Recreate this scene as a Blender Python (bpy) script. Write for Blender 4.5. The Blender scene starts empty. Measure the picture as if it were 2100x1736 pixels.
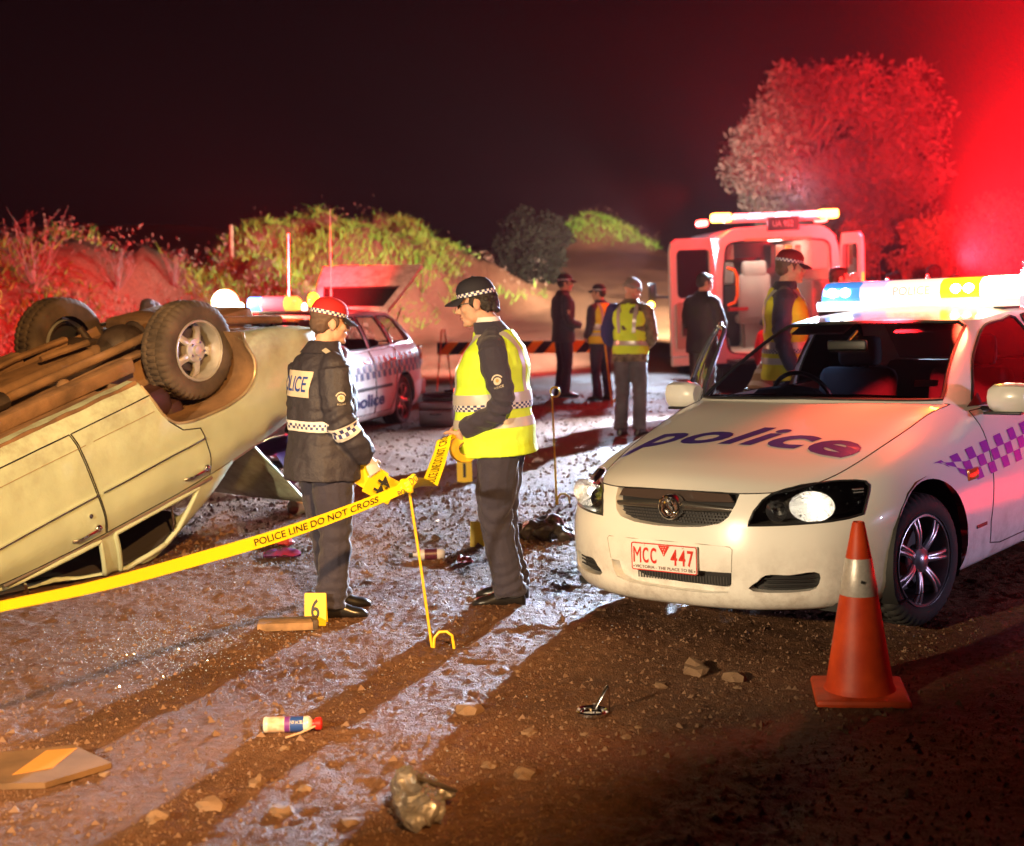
import bpy, bmesh, math, random
import numpy as np
from mathutils import Vector, Matrix, noise
from mathutils.bvhtree import BVHTree

scene = bpy.context.scene
COL = scene.collection
R = math.radians
random.seed(7); rng = np.random.default_rng(7)

# ------------------------------------------------------------------ camera
CAM_H = 1.77
cam_d = bpy.data.cameras.new('camera'); cam = bpy.data.objects.new('camera', cam_d); COL.objects.link(cam)
cam_d.sensor_fit = 'HORIZONTAL'; cam_d.sensor_width = 36.0; cam_d.lens = 36.0 * 3000.3 / 2100.0
PITCH, ROLL = 0.0994, -0.0177
_f = Vector((0, math.cos(PITCH), -math.sin(PITCH))); _u = Vector((0, math.sin(PITCH), math.cos(PITCH))); _r = Vector((1, 0, 0))
_r2 = _r * math.cos(ROLL) + _u * math.sin(ROLL); _u2 = -_r * math.sin(ROLL) + _u * math.cos(ROLL)
cam.matrix_world = Matrix(((_r2.x, _u2.x, -_f.x, 0), (_r2.y, _u2.y, -_f.y, 0), (_r2.z, _u2.z, -_f.z, CAM_H), (0, 0, 0, 1)))
cam_d.clip_start = 0.1; cam_d.clip_end = 600
cam_d.dof.use_dof = True; cam_d.dof.focus_distance = 7.4; cam_d.dof.aperture_fstop = 2.4
scene.camera = cam

# ------------------------------------------------------------------ world, exposure
w = bpy.data.worlds.new('World'); scene.world = w; w.use_nodes = True
nt = w.node_tree; bg = nt.nodes['Background']
bg.inputs[0].default_value = (0.030, 0.008, 0.018, 1); bg.inputs[1].default_value = 0.05   # moonless night sky
vs = scene.view_settings
vs.view_transform = 'Standard'; vs.look = 'None'; vs.gamma = 1.0; vs.exposure = 0.0; vs.use_curve_mapping = False
scene.cycles.use_denoising = True
scene.cycles.max_bounces = 8; scene.cycles.transparent_max_bounces = 16; scene.cycles.volume_bounces = 0
scene.cycles.sample_clamp_indirect = 4.0

def lamp(name, kind, loc, power, color, radius=0.1, aim=None, angle=60, blend=0.5):
    d = bpy.data.lights.new(name, kind); o = bpy.data.objects.new(name, d); COL.objects.link(o)
    o.location = loc; d.energy = power; d.color = color; d.shadow_soft_size = radius
    if kind == 'SPOT':
        d.spot_size = R(angle); d.spot_blend = blend
    if aim is not None:
        o.rotation_euler = (Vector(aim) - Vector(loc)).to_track_quat('-Z', 'Y').to_euler()
    return o
WARM = (1.0, 0.62, 0.29); COOL = (0.66, 0.80, 1.0); RED = (1.0, 0.012, 0.02); AMBER = (1.0, 0.45, 0.03); BLUE = (0.05, 0.2, 1.0)
# two floodlights out of the picture on the photographer's side, a third far to the right
lamp('floodlight', 'SPOT', (-4.2, 0.8, 2.3), 3400, (1.0, .75, .46), 0.12, aim=(-0.2, 8.2, 0.8), angle=45, blend=0.6)
lamp('floodlight', 'SPOT', (1.6, -1.8, 5.2), 10000, (1.0, .52, .17), 0.12, aim=(-2.5, 7.7, 0.2), angle=35, blend=0.9)
lamp('floodlight', 'SPOT', (11.0, 4.2, 1.5), 1500, (.72, .62, 1.0), 0.15, aim=(2.7, 8.2, 0.8), angle=24, blend=0.7)
# ambulance rear light and headlamps; side fills added for banks and far ground
lamp('ambulance_scene_light', 'SPOT', (4.2, 21.35, 3.0), 38000, COOL, 0.08, aim=(0.9, 7.0, 0.0), angle=84, blend=0.6)
lamp('far_fill_light', 'SPOT', (2.55, 25.2, 2.3), 10500, (.86, .95, .95), 0.1, aim=(-4.0, 32.0, 2.4), angle=100, blend=0.6)
lamp('far_fill_light', 'SPOT', (2.5, 24.6, 2.4), 6000, (.86, .95, .95), 0.1, aim=(-8.0, 23.3, 3.0), angle=44, blend=0.6)
lamp('far_fill_light', 'SPOT', (2.4, 29.0, 2.5), 2300, COOL, 0.08, aim=(0.5, 18.0, 0.0), angle=62, blend=0.5)  # added for the far ground, stands beyond the ambulance
lamp('ambulance_headlamp', 'SPOT', (3.7, 28.6, 1.3), 36000, (1.0, .86, .66), 0.1, aim=(2.3, 42, 2.6), angle=64, blend=0.9)
# red beacons
lamp('ambulance_beacon_light', 'SPOT', (4.2, 22.1, 3.05), 45000, RED, 0.1, aim=(4.9, 27.0, 9.0), angle=125, blend=0.6)  # extra upward spot added for a red halo in the haze
lamp('ambulance_beacon_light', 'POINT', (2.95, 21.6, 2.98), 420, RED, 0.1)
lamp('ambulance_beacon_light', 'POINT', (5.2, 21.5, 3.02), 420, RED, 0.1)
lamp('wagon_beacon_light', 'SPOT', (-2.45, 17.2, 1.95), 9000, RED, 0.1, aim=(-8.0, 24.0, 1.5), angle=130, blend=0.8)
lamp('ambulance_beacon_light', 'SPOT', (2.75, 21.7, 3.0), 18000, RED, 0.1, aim=(-3.2, 32.0, 1.0), angle=56, blend=0.8)
lamp('wagon_beacon_light', 'POINT', (-2.45, 16.6, 1.85), 120, RED, 0.1)
lamp('wagon_alley_light', 'POINT', (-3.3, 16.9, 1.62), 200, (1.0, 0.72, 0.42), 0.06)

# ------------------------------------------------------------------ helpers
MATS = {}
def M(name, col=(.5, .5, .5), rough=.5, metal=0.0, spec=.5, nz=None, bump=None, coat=0.0, emit=None, sheen=0.0, trans=0.0, sss=0.0, col2=None, bump2=None):
    if name in MATS: return MATS[name]
    m = bpy.data.materials.new(name); m.use_nodes = True; t = m.node_tree; b = t.nodes['Principled BSDF']
    L = t.links.new
    b.inputs['Base Color'].default_value = (*col, 1); b.inputs['Roughness'].default_value = rough
    b.inputs['Metallic'].default_value = metal; b.inputs['Specular IOR Level'].default_value = spec
    b.inputs['Coat Weight'].default_value = coat; b.inputs['Coat Roughness'].default_value = 0.04
    b.inputs['Sheen Weight'].default_value = sheen; b.inputs['Transmission Weight'].default_value = trans
    if sss: b.inputs['Subsurface Weight'].default_value = sss; b.inputs['Subsurface Radius'].default_value = (.012, .005, .003)
    tc = None
    if nz or bump: tc = t.nodes.new('ShaderNodeTexCoord')
    if nz:
        n = t.nodes.new('ShaderNodeTexNoise'); n.inputs['Scale'].default_value = nz[0]; n.inputs['Detail'].default_value = 6
        r = t.nodes.new('ShaderNodeValToRGB'); a = nz[1]
        r.color_ramp.elements[0].position = .3; r.color_ramp.elements[1].position = .7
        c2 = col2 or tuple(min(1, c * (1 + a)) for c in col)
        r.color_ramp.elements[0].color = (*[c * (1 - a) for c in col], 1) if not col2 else (*col, 1)
        r.color_ramp.elements[1].color = (*c2, 1)
        L(tc.outputs['Object'], n.inputs['Vector']); L(n.outputs['Fac'], r.inputs[0]); L(r.outputs[0], b.inputs['Base Color'])
    if bump:
        n = t.nodes.new('ShaderNodeTexNoise'); n.inputs['Scale'].default_value = bump[0]; n.inputs['Detail'].default_value = 8; n.inputs['Roughness'].default_value = .65
        bp = t.nodes.new('ShaderNodeBump'); bp.inputs['Strength'].default_value = bump[1]; bp.inputs['Distance'].default_value = bump[2] if len(bump) > 2 else .01
        L(tc.outputs['Object'], n.inputs['Vector']); L(n.outputs['Fac'], bp.inputs['Height']); L(bp.outputs[0], b.inputs['Normal'])
    if emit:
        b.inputs['Emission Color'].default_value = (*emit[0], 1); b.inputs['Emission Strength'].default_value = emit[1]
    MATS[name] = m; return m

def glass(name, tintc=(.75, .8, .8), refl=.08, rough=.0):
    if name in MATS: return MATS[name]
    m = bpy.data.materials.new(name); m.use_nodes = True; t = m.node_tree; t.nodes.clear(); L = t.links.new
    o = t.nodes.new('ShaderNodeOutputMaterial'); mx = t.nodes.new('ShaderNodeMixShader'); tr = t.nodes.new('ShaderNodeBsdfTransparent')
    gl = t.nodes.new('ShaderNodeBsdfGlossy'); lw = t.nodes.new('ShaderNodeFresnel'); lw.inputs[0].default_value = 1.5
    gl.inputs['Roughness'].default_value = rough; tr.inputs[0].default_value = (*tintc, 1)
    L(lw.outputs[0], mx.inputs[0]); L(tr.outputs[0], mx.inputs[1]); L(gl.outputs[0], mx.inputs[2]); L(mx.outputs[0], o.inputs[0])
    MATS[name] = m; return m

def link(o, parent=None):
    COL.objects.link(o)
    if parent is not None: o.parent = parent
    return o

def tag(o, label=None, cat=None, group=None, kind=None):
    if label: o['label'] = label
    if cat: o['category'] = cat
    if group: o['group'] = group
    if kind: o['kind'] = kind
    return o

def thing(name, label, cat, loc=(0, 0, 0), yaw=0.0, group=None):
    o = bpy.data.objects.new(name, None); COL.objects.link(o); o.empty_display_size = .2
    o.location = loc; o.rotation_euler = (0, 0, yaw)
    return tag(o, label, cat, group)

def shade(me, ang=40):
    me.polygons.foreach_set('use_smooth', [True] * len(me.polygons))
    try: me.set_sharp_from_angle(angle=R(ang))
    except Exception: pass

def mesh_obj(name, v, f, mats, parent=None, mi=None, ang=40, smooth=True):
    me = bpy.data.meshes.new(name); me.from_pydata([tuple(map(float, p)) for p in v], [], [tuple(int(i) for i in q) for q in f])
    for m in (mats if isinstance(mats, (list, tuple)) else [mats]): me.materials.append(m)
    if mi is not None: me.polygons.foreach_set('material_index', list(mi))
    if smooth: shade(me, ang)
    me.update(); return link(bpy.data.objects.new(name, me), parent)

def bm_obj(name, bm, mats, parent=None, ang=40):
    me = bpy.data.meshes.new(name); bm.to_mesh(me)
    for m in (mats if isinstance(mats, (list, tuple)) else [mats]): me.materials.append(m)
    shade(me, ang); return link(bpy.data.objects.new(name, me), parent)

def nrm(v):
    v = np.asarray(v, float); return v / (np.linalg.norm(v) + 1e-12)

def frame_of(d, hint=(0, 0, 1)):
    d = nrm(d); h = np.array(hint, float)
    if abs(d @ h) > .95: h = np.array([1., 0, 0])
    a = nrm(np.cross(h, d)); b = np.cross(d, a); return a, b

class MB:
    """collects shapes into one mesh"""
    def __init__(s): s.v = []; s.f = []; s.m = []; s.cm = 0; s.T = None
    def raw(s, v, f):
        n = len(s.v); v = np.asarray(v, float).reshape(-1, 3)
        if s.T is not None: v = v @ s.T[0].T + s.T[1]
        s.v.extend(v.tolist()); s.f.extend([tuple(i + n for i in q) for q in f]); s.m.extend([s.cm] * len(f)); return s
    def mat(s, i): s.cm = i; return s
    def box(s, c, d, rot=None, bev=0.0, taper=None):
        d = np.array(d, float) / 2; c = np.array(c, float)
        if bev <= 0:
            P = np.array([[x, y, z] for z in (-1, 1) for y in (-1, 1) for x in (-1, 1)], float)
            P = P * d
            if taper is not None: P[4:, :2] *= taper
            F = [(0, 2, 3, 1), (4, 5, 7, 6), (0, 1, 5, 4), (2, 6, 7, 3), (0, 4, 6, 2), (1, 3, 7, 5)]
        else:
            bev = min(bev, d.min() * .95)
            rings = []; n = 3
            loops = []
            for (zz, ins) in [(-d[2], bev), (-d[2] + bev * .3, bev * .3), (-d[2] + bev, 0), (d[2] - bev, 0), (d[2] - bev * .3, bev * .3), (d[2], bev)]:
                lp = []
                r = max(bev - ins * .0, 1e-4)
                for (sx, sy, a0) in [(1, 1, 0), (-1, 1, 90), (-1, -1, 180), (1, -1, 270)]:
                    for k in range(n + 1):
                        a = R(a0 + 90 * k / n)
                        lp.append([sx * (d[0] - bev) + (r - ins) * math.cos(a), sy * (d[1] - bev) + (r - ins) * math.sin(a), zz])
                loops.append(lp)
            P = np.array(loops).reshape(-1, 3); q = 4 * (n + 1); F = []
            for i in range(5):
                for k in range(q): F.append((i * q + k, i * q + (k + 1) % q, (i + 1) * q + (k + 1) % q, (i + 1) * q + k))
            F.append(tuple(range(q))[::-1]); F.append(tuple(5 * q + k for k in range(q)))
            if taper is not None: P[:, :2] *= (1 + (taper - 1) * (P[:, 2:] + d[2]) / (2 * d[2]))
        if rot is not None: P = P @ np.array(rot).T
        return s.raw(P + c, F)
    def tube(s, pts, r, n=8, closed=False, cap=True, rz=None, hint=(0, 0, 1)):
        P = np.array(pts, float); m = len(P); rr = np.broadcast_to(np.array(r, float), (m,)); r2 = rr if rz is None else np.broadcast_to(np.array(rz, float), (m,))
        V = []; pa = None
        for i in range(m):
            if closed: d = P[(i + 1) % m] - P[i - 1]
            else: d = P[min(i + 1, m - 1)] - P[max(i - 1, 0)]
            d = nrm(d)
            if pa is None: a, b = frame_of(d, hint)
            else:
                a = nrm(pa - d * (pa @ d)); b = np.cross(d, a)
            pa = a
            for k in range(n):
                t = 2 * math.pi * k / n; V.append(P[i] + a * rr[i] * math.cos(t) + b * r2[i] * math.sin(t))
        F = []
        for i in range(m if closed else m - 1):
            j = (i + 1) % m
            for k in range(n): F.append((i * n + k, i * n + (k + 1) % n, j * n + (k + 1) % n, j * n + k))
        if cap and not closed: F.append(tuple(range(n))[::-1]); F.append(tuple((m - 1) * n + k for k in range(n)))
        return s.raw(V, F)
    def cyl(s, a, b, r, r2=None, n=16): return s.tube([a, b], [r, r if r2 is None else r2], n)
    def ell(s, c, r, n=14, m=9, rot=None):
        V = [[0, 0, -1]]; F = []
        for i in range(1, m):
            ph = math.pi * (i / m - .5)
            for k in range(n):
                t = 2 * math.pi * k / n; V.append([math.cos(ph) * math.cos(t), math.cos(ph) * math.sin(t), math.sin(ph)])
        V.append([0, 0, 1]); V = np.array(V) * np.array(r)
        if rot is not None: V = V @ np.array(rot).T
        for k in range(n): F.append((0, 1 + (k + 1) % n, 1 + k))
        for i in range(m - 2):
            for k in range(n): F.append((1 + i * n + k, 1 + i * n + (k + 1) % n, 1 + (i + 1) * n + (k + 1) % n, 1 + (i + 1) * n + k))
        l = 1 + (m - 2) * n
        for k in range(n): F.append((l + k, l + (k + 1) % n, len(V) - 1))
        return s.raw(V + np.array(c, float), F)
    def lathe(s, prof, n=32, o=(0, 0, 0), axis='x', a0=0, a1=360):
        """profile of (radius, along-axis)"""
        V = []; m = len(prof); full = abs(a1 - a0) >= 360; nn = n if full else n + 1
        for k in range(nn):
            t = R(a0 + (a1 - a0) * k / n)
            for (r, h) in prof:
                p = [r * math.cos(t), r * math.sin(t)]
                V.append([h, p[0], p[1]] if axis == 'x' else ([p[0], h, p[1]] if axis == 'y' else [p[0], p[1], h]))
        F = []
        for k in range(n):
            j = (k + 1) % nn
            for i in range(m - 1): F.append((k * m + i, j * m + i, j * m + i + 1, k * m + i + 1))
        return s.raw(np.array(V) + np.array(o, float), F)
    def grid(s, G, closed=False):
        G = np.asarray(G, float); a, b = G.shape[:2]; F = []
        for i in range(a - 1):
            for j in range(b if closed else b - 1): F.append((i * b + j, i * b + (j + 1) % b, (i + 1) * b + (j + 1) % b, (i + 1) * b + j))
        return s.raw(G.reshape(-1, 3), F)
    def loft(s, rings, cap=True):
        G = np.asarray(rings, float); a, b = G.shape[:2]; n = len(s.v); s.grid(G, True)
        if cap: s.f.append(tuple(n + k for k in range(b))[::-1]); s.f.append(tuple(n + (a - 1) * b + k for k in range(b))); s.m.extend([s.cm] * 2)
        return s
    def prism(s, poly, o, ex, ey, ez, depth):
        o, ex, ey, ez = (np.array(q, float) for q in (o, ex, ey, ez)); n = len(poly)
        A = [o + ex * p[0] + ey * p[1] for p in poly]; B = [a + ez * depth for a in A]
        F = [tuple(range(n))[::-1], tuple(range(n, 2 * n))] + [(i, (i + 1) % n, n + (i + 1) % n, n + i) for i in range(n)]
        return s.raw(A + B, F)
    def build(s, name, mats, parent=None, ang=40, label=None):
        o = mesh_obj(name, s.v, s.f, mats, parent, s.m if isinstance(mats, (list, tuple)) else None, ang)
        if label: o['label'] = label
        return o

def cr(t, P, q):
    """cubic through points P at knots t, sampled at q"""
    t = np.asarray(t, float); P = np.asarray(P, float); q = np.asarray(q, float)
    d = (P[1:] - P[:-1]) / (t[1:] - t[:-1]).reshape(-1, *([1] * (P.ndim - 1)))
    T = np.empty_like(P); T[0] = d[0]; T[-1] = d[-1]
    h = (t[1:] - t[:-1]).reshape(-1, *([1] * (P.ndim - 1)))
    T[1:-1] = (d[:-1] * h[1:] + d[1:] * h[:-1]) / (h[1:] + h[:-1])
    i = np.clip(np.searchsorted(t, q, 'right') - 1, 0, len(t) - 2)
    hh = (t[i + 1] - t[i]); u = ((q - t[i]) / hh); s = (-1,) + (1,) * (P.ndim - 1)
    u = u.reshape(s); hh = hh.reshape(s)
    return P[i] * (2 * u**3 - 3 * u**2 + 1) + T[i] * hh * (u**3 - 2 * u**2 + u) + P[i + 1] * (3 * u**2 - 2 * u**3) + T[i + 1] * hh * (u**3 - u**2)

def surf(G, nu, nv):
    G = np.asarray(G, float)
    a = np.linalg.norm(np.diff(G, axis=0), axis=2).mean(1); ta = np.r_[0, np.cumsum(np.maximum(a, 1e-4))]
    b = np.linalg.norm(np.diff(G, axis=1), axis=2).mean(0); tb = np.r_[0, np.cumsum(np.maximum(b, 1e-4))]
    A = cr(ta, G, np.linspace(0, ta[-1], nu)); A = np.transpose(A, (1, 0, 2))
    return np.transpose(cr(tb, A, np.linspace(0, tb[-1], nv)), (1, 0, 2))

def spline(P, n, closed=False):
    P = np.asarray(P, float)
    if closed: P = np.vstack([P[-2:], P, P[:3]])
    t = np.r_[0, np.cumsum(np.maximum(np.linalg.norm(np.diff(P, axis=0), axis=1), 1e-6))]
    if closed: return cr(t, P, np.linspace(t[2], t[-3], n + 1)[:-1])
    return cr(t, P, np.linspace(0, t[-1], n))

def coons(c0, c1, d0, d1, nu, nv):
    """c0,c1 along u at v=0,1; d0,d1 along v at u=0,1"""
    c0, c1 = spline(c0, nu), spline(c1, nu); d0, d1 = spline(d0, nv), spline(d1, nv)
    u = np.linspace(0, 1, nu)[:, None, None]; v = np.linspace(0, 1, nv)[None, :, None]
    return ((1 - v) * c0[:, None] + v * c1[:, None] + (1 - u) * d0[None] + u * d1[None]
            - ((1 - u) * (1 - v) * c0[0] + u * (1 - v) * c0[-1] + (1 - u) * v * c1[0] + u * v * c1[-1]))

def mirror_x(G):
    """half grid whose first column (axis 1) lies on the centre plane -> whole grid"""
    H = G[:, ::-1].copy(); H[..., 0] *= -1
    return np.concatenate([H[:, :-1], G], 1)

# ---- exact knife cuts of a surface by an outline projected along an axis
def inpoly(p, poly):
    c = False; n = len(poly); j = n - 1
    for i in range(n):
        a, b = poly[i], poly[j]
        if (a[1] > p[1]) != (b[1] > p[1]) and p[0] < (b[0] - a[0]) * (p[1] - a[1]) / (b[1] - a[1]) + a[0]: c = not c
        j = i
    return c
SIDE = ((0, 0, 0), (0, 1, 0), (0, 0, 1)); FRONT = ((0, 0, 0), (1, 0, 0), (0, 0, 1)); TOP = ((0, 0, 0), (1, 0, 0), (0, 1, 0))
def knife(bm, fr, poly, cond=None):
    o, ex, ey = (Vector(q) for q in fr)
    pr = lambda c: ((c - o).dot(ex), (c - o).dot(ey))
    xs = [p[0] for p in poly]; ys = [p[1] for p in poly]; bb = (min(xs), min(ys), max(xs), max(ys))
    def over(f, b):
        P = [pr(v.co) for v in f.verts]
        return not (max(p[0] for p in P) < b[0] or min(p[0] for p in P) > b[2] or max(p[1] for p in P) < b[1] or min(p[1] for p in P) > b[3])
    fs = set(f for f in bm.faces if (cond is None or cond(f.calc_center_median())) and over(f, bb))
    n = len(poly)
    for i in range(n):
        a, b = poly[i], poly[(i + 1) % n]; e = 1e-4
        eb = (min(a[0], b[0]) - e, min(a[1], b[1]) - e, max(a[0], b[0]) + e, max(a[1], b[1]) + e)
        sel = [f for f in fs if over(f, eb)]
        if not sel: continue
        no = ex * (b[1] - a[1]) - ey * (b[0] - a[0])
        if no.length < 1e-7: continue
        geom = set(sel)
        for f in sel: geom.update(f.edges); geom.update(f.verts)
        fs.difference_update(sel)
        r = bmesh.ops.bisect_plane(bm, geom=list(geom), dist=1e-6, plane_co=o + ex * a[0] + ey * a[1], plane_no=no)
        fs.update(g for g in r['geom'] if isinstance(g, bmesh.types.BMFace))
    return [f for f in fs if f.is_valid and inpoly(pr(f.calc_center_median()), poly)]

def extract(bm, faces, delete=True):
    nb = bmesh.new(); mp = {}
    for f in faces:
        vs_ = []
        for v in f.verts:
            if v not in mp: mp[v] = nb.verts.new(v.co)
            vs_.append(mp[v])
        try: nb.faces.new(vs_)
        except ValueError: pass
    if delete: bmesh.ops.delete(bm, geom=list(faces), context='FACES')
    bmesh.ops.remove_doubles(nb, verts=nb.verts[:], dist=1e-5)
    nb.normal_update(); return nb

def grid_bm(*grids, weld=2e-3):
    bm = bmesh.new()
    for G in grids:
        a, b = G.shape[:2]; V = [[bm.verts.new(G[i, j]) for j in range(b)] for i in range(a)]
        for i in range(a - 1):
            for j in range(b - 1):
                try: bm.faces.new((V[i][j], V[i][j + 1], V[i + 1][j + 1], V[i + 1][j]))
                except ValueError: pass
    if weld: bmesh.ops.remove_doubles(bm, verts=bm.verts[:], dist=weld)
    bmesh.ops.recalc_face_normals(bm, faces=bm.faces[:]); return bm

def loops_of(bm):
    es = [e for e in bm.edges if len(e.link_faces) == 1]; used = set(); out = []
    for e in es:
        if e in used: continue
        used.add(e); lp = [e.verts[0], e.verts[1]]
        while True:
            nx = [x for x in lp[-1].link_edges if x not in used and len(x.link_faces) == 1]
            if not nx: break
            used.add(nx[0]); lp.append(nx[0].other_vert(lp[-1]))
        P = [np.array(v.co) for v in lp]
        if lp[0] == lp[-1]: P = P[:-1]
        Q = [P[0]]
        for p in P[1:]:
            if np.linalg.norm(p - Q[-1]) > .004: Q.append(p)
        if len(Q) > 3: out.append((np.array(Q), lp[0] == lp[-1]))
    return out

def shift(bm, d):
    bm.normal_update()
    for v, c in [(v, v.co + v.normal * d) for v in bm.verts]: v.co = c

def bvh_of(*bms):
    V = []; F = []
    for bm in bms:
        n = len(V); bm.verts.index_update(); V += [v.co.copy() for v in bm.verts]; F += [[n + v.index for v in f.verts] for f in bm.faces]
    return BVHTree.FromPolygons(V, F)

# ---- lettering as flat meshes
def text_flat(s, size=1.0, bold=0.0, shear=0.0, space=1.0):
    c = bpy.data.curves.new('lettering', 'FONT'); c.body = s; c.size = size; c.offset = bold; c.shear = shear; c.space_character = space
    c.align_x = 'CENTER'; c.align_y = 'CENTER'; c.resolution_u = 4
    o = bpy.data.objects.new('lettering', c); COL.objects.link(o)
    me = bpy.data.meshes.new_from_object(o.evaluated_get(bpy.context.evaluated_depsgraph_get()))
    V = np.array([v.co[:] for v in me.vertices]).reshape(-1, 3); F = [tuple(p.vertices) for p in me.polygons]
    bpy.data.objects.remove(o); bpy.data.meshes.remove(me); bpy.data.curves.remove(c)
    return V[:, :2], F
def text_fit(s, w_, h_, **k):
    V, F = text_flat(s, 1.0, **k); lo, hi = V.min(0), V.max(0)
    return (V - (lo + hi) / 2) / (hi - lo) * np.array([w_, h_]), F
def chop(V2, F, step):
    bm = bmesh.new(); vs_ = [bm.verts.new((p[0], p[1], 0)) for p in V2]
    for f in F:
        try: bm.faces.new([vs_[i] for i in f])
        except ValueError: pass
    lo, hi = V2.min(0), V2.max(0)
    for ax, n in ((0, Vector((1, 0, 0))), (1, Vector((0, 1, 0)))):
        for x in np.arange(lo[ax] + step / 2, hi[ax], step):
            bmesh.ops.bisect_plane(bm, geom=bm.verts[:] + bm.edges[:] + bm.faces[:], dist=1e-6, plane_co=n * float(x), plane_no=n)
    bm.verts.index_update()
    V = np.array([v.co[:] for v in bm.verts]); F2 = [tuple(v.index for v in f.verts) for f in bm.faces]; bm.free()
    return V[:, :2], F2
def text_on(mb, s, o, ex, ey, w_, h_, lift=0.0, **k):
    V, F = text_fit(s, w_, h_, **k); o, ex, ey = (np.array(q, float) for q in (o, ex, ey)); n = np.cross(ex, ey)
    mb.raw(o + V[:, :1] * ex + V[:, 1:2] * ey + n * lift, F); return mb
def project(V2, fr, bvh, dirn, lift=.003, start=2.0):
    """flat points in a frame -> lying on a surface, cast along dirn"""
    o, ex, ey = (np.array(q, float) for q in fr); d = nrm(dirn); out = []
    for p in V2:
        q = o + ex * p[0] + ey * p[1]; h = bvh.ray_cast(Vector(q - d * start), Vector(d), start + 3)
        if h[0] is None:
            h = bvh.find_nearest(Vector(q))
        n = np.array(h[1]); n = n if n @ d < 0 else -n
        out.append(np.array(h[0]) + n * lift)
    return np.array(out)

def voxel(mb, size, smooth=2, name='tmp', amp=0.0, nscale=8.0, fn=None):
    """merge the overlapping closed shapes of mb into one continuous skin"""
    me = bpy.data.meshes.new(name); me.from_pydata(mb.v, [], mb.f); o = bpy.data.objects.new(name, me); COL.objects.link(o)
    r = o.modifiers.new('r', 'REMESH'); r.mode = 'VOXEL'; r.voxel_size = size; r.use_smooth_shade = True
    if smooth: s = o.modifiers.new('s', 'SMOOTH'); s.iterations = smooth; s.factor = .5
    m2 = bpy.data.meshes.new_from_object(o.evaluated_get(bpy.context.evaluated_depsgraph_get()))
    bpy.data.objects.remove(o); bpy.data.meshes.remove(me)
    n = len(m2.vertices); co = np.empty(n * 3); m2.vertices.foreach_get('co', co); co = co.reshape(-1, 3)
    if amp or fn is not None:
        nn = np.empty(n * 3); m2.vertices.foreach_get('normal', nn); nn = nn.reshape(-1, 3)
        dd = np.zeros(n)
        if amp: dd += amp * np.array([noise.noise(Vector(p) * nscale) + .5 * noise.noise(Vector(p) * nscale * 2.3 + Vector((3, 1, 7))) for p in co])
        if fn is not None: dd += fn(co)
        co = co + nn * dd[:, None]; m2.vertices.foreach_set('co', co.ravel()); m2.update()
    return m2
# ================================================================== SETTING: ground, banks, plants
def vn(x, y, seed=0):
    xi = np.floor(x).astype(np.int64); yi = np.floor(y).astype(np.int64); fx = x - xi; fy = y - yi
    fx = fx * fx * (3 - 2 * fx); fy = fy * fy * (3 - 2 * fy)
    def h(i, j):
        n = (i * 374761393 + j * 668265263 + seed * 974711) & 0x7fffffff
        n = ((n ^ (n >> 13)) * 1274126177) & 0x7fffffff
        return ((n ^ (n >> 16)) & 0xffff) / 32767.5 - 1
    return (h(xi, yi) * (1 - fx) + h(xi + 1, yi) * fx) * (1 - fy) + (h(xi, yi + 1) * (1 - fx) + h(xi + 1, yi + 1) * fx) * fy
def fbm(x, y, s, o=4, seed=0, g=.5):
    r = 0; a = 1
    for k in range(o): r = r + a * vn(x * s, y * s, seed + k); s *= 2.03; a *= g
    return r
def sst(a, b, x): t = np.clip((x - a) / (b - a), 0, 1); return t * t * (3 - 2 * t)
def seg_ridge(x, y, a, b, h0, h1, wd, top=.12):
    ax, ay = a; bx, by = b; dx, dy = bx - ax, by - ay
    t = np.clip(((x - ax) * dx + (y - ay) * dy) / (dx * dx + dy * dy), 0, 1)
    d = np.hypot(x - ax - t * dx, y - ay - t * dy) + .35 * fbm(x, y, .55, 3, 11)
    return (h0 + (h1 - h0) * t) * (1 - sst(top * wd, wd, d))
def bank_z(x, y):
    m = np.maximum(seg_ridge(x, y, (-11.5, 21.0), (-5.0, 26.6), 3.6, 1.9, 3.3), np.maximum(seg_ridge(x, y, (-5.0, 32.6), (-2.9, 34.8), 2.3, 2.1, 3.3), seg_ridge(x, y, (-2.9, 34.8), (.3, 39.5), 2.1, -.1, 3.3)))
    m = np.maximum(m, seg_ridge(x, y, (2.6, 47.5), (4.6, 48.5), 1.1, .3, 2.2))
    return m * (1 + .13 * fbm(x, y, .9, 5, 5, .6))
def base_z(x, y):
    z = 2.75 * sst(25, 50, y) * (1 - .5 * sst(3, 9, x)) + 1.0 * sst(-3, -12, x) * sst(24, 36, y)
    return z + .05 * fbm(x, y, .25, 3, 2) * sst(10, 20, y)
def ground_z(x, y): return base_z(x, y) + bank_z(x, y)
def gz(x, y): return float(ground_z(np.array([float(x)]), np.array([float(y)]))[0])

def axis_pts(lo, a, b, hi, fine, growth):
    m = list(np.arange(a, b, fine)); s = fine; q = b
    while q < hi: m.append(q); s *= growth; q += min(s, 3.0)
    m.append(hi); s = fine; q = a; left = []
    while q > lo: s *= growth; q -= min(s, 3.0); left.append(q)
    return np.array(left[::-1] + m)
gx = axis_pts(-90, -2.9, 3.0, 90, .016, 1.08); gy = axis_pts(-20, 4.0, 10.0, 170, .016, 1.018)
X, Y = np.meshgrid(gx, gy)
near = 1 - sst(13, 21, Y)
track = fbm(X * .9 + Y * .25, Y * .30, .8, 3, 21)
rel = .018 * fbm(X, Y, 1.6, 3, 31) + .006 * fbm(X, Y, 6, 2, 41) + .007 * np.maximum(fbm(X, Y, 17, 3, 51), 0) ** 1.3 + .010 * np.maximum(fbm(X, Y, 40, 2, 61), .1) ** 1.2
flat = sst(.2, .6, track)
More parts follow.
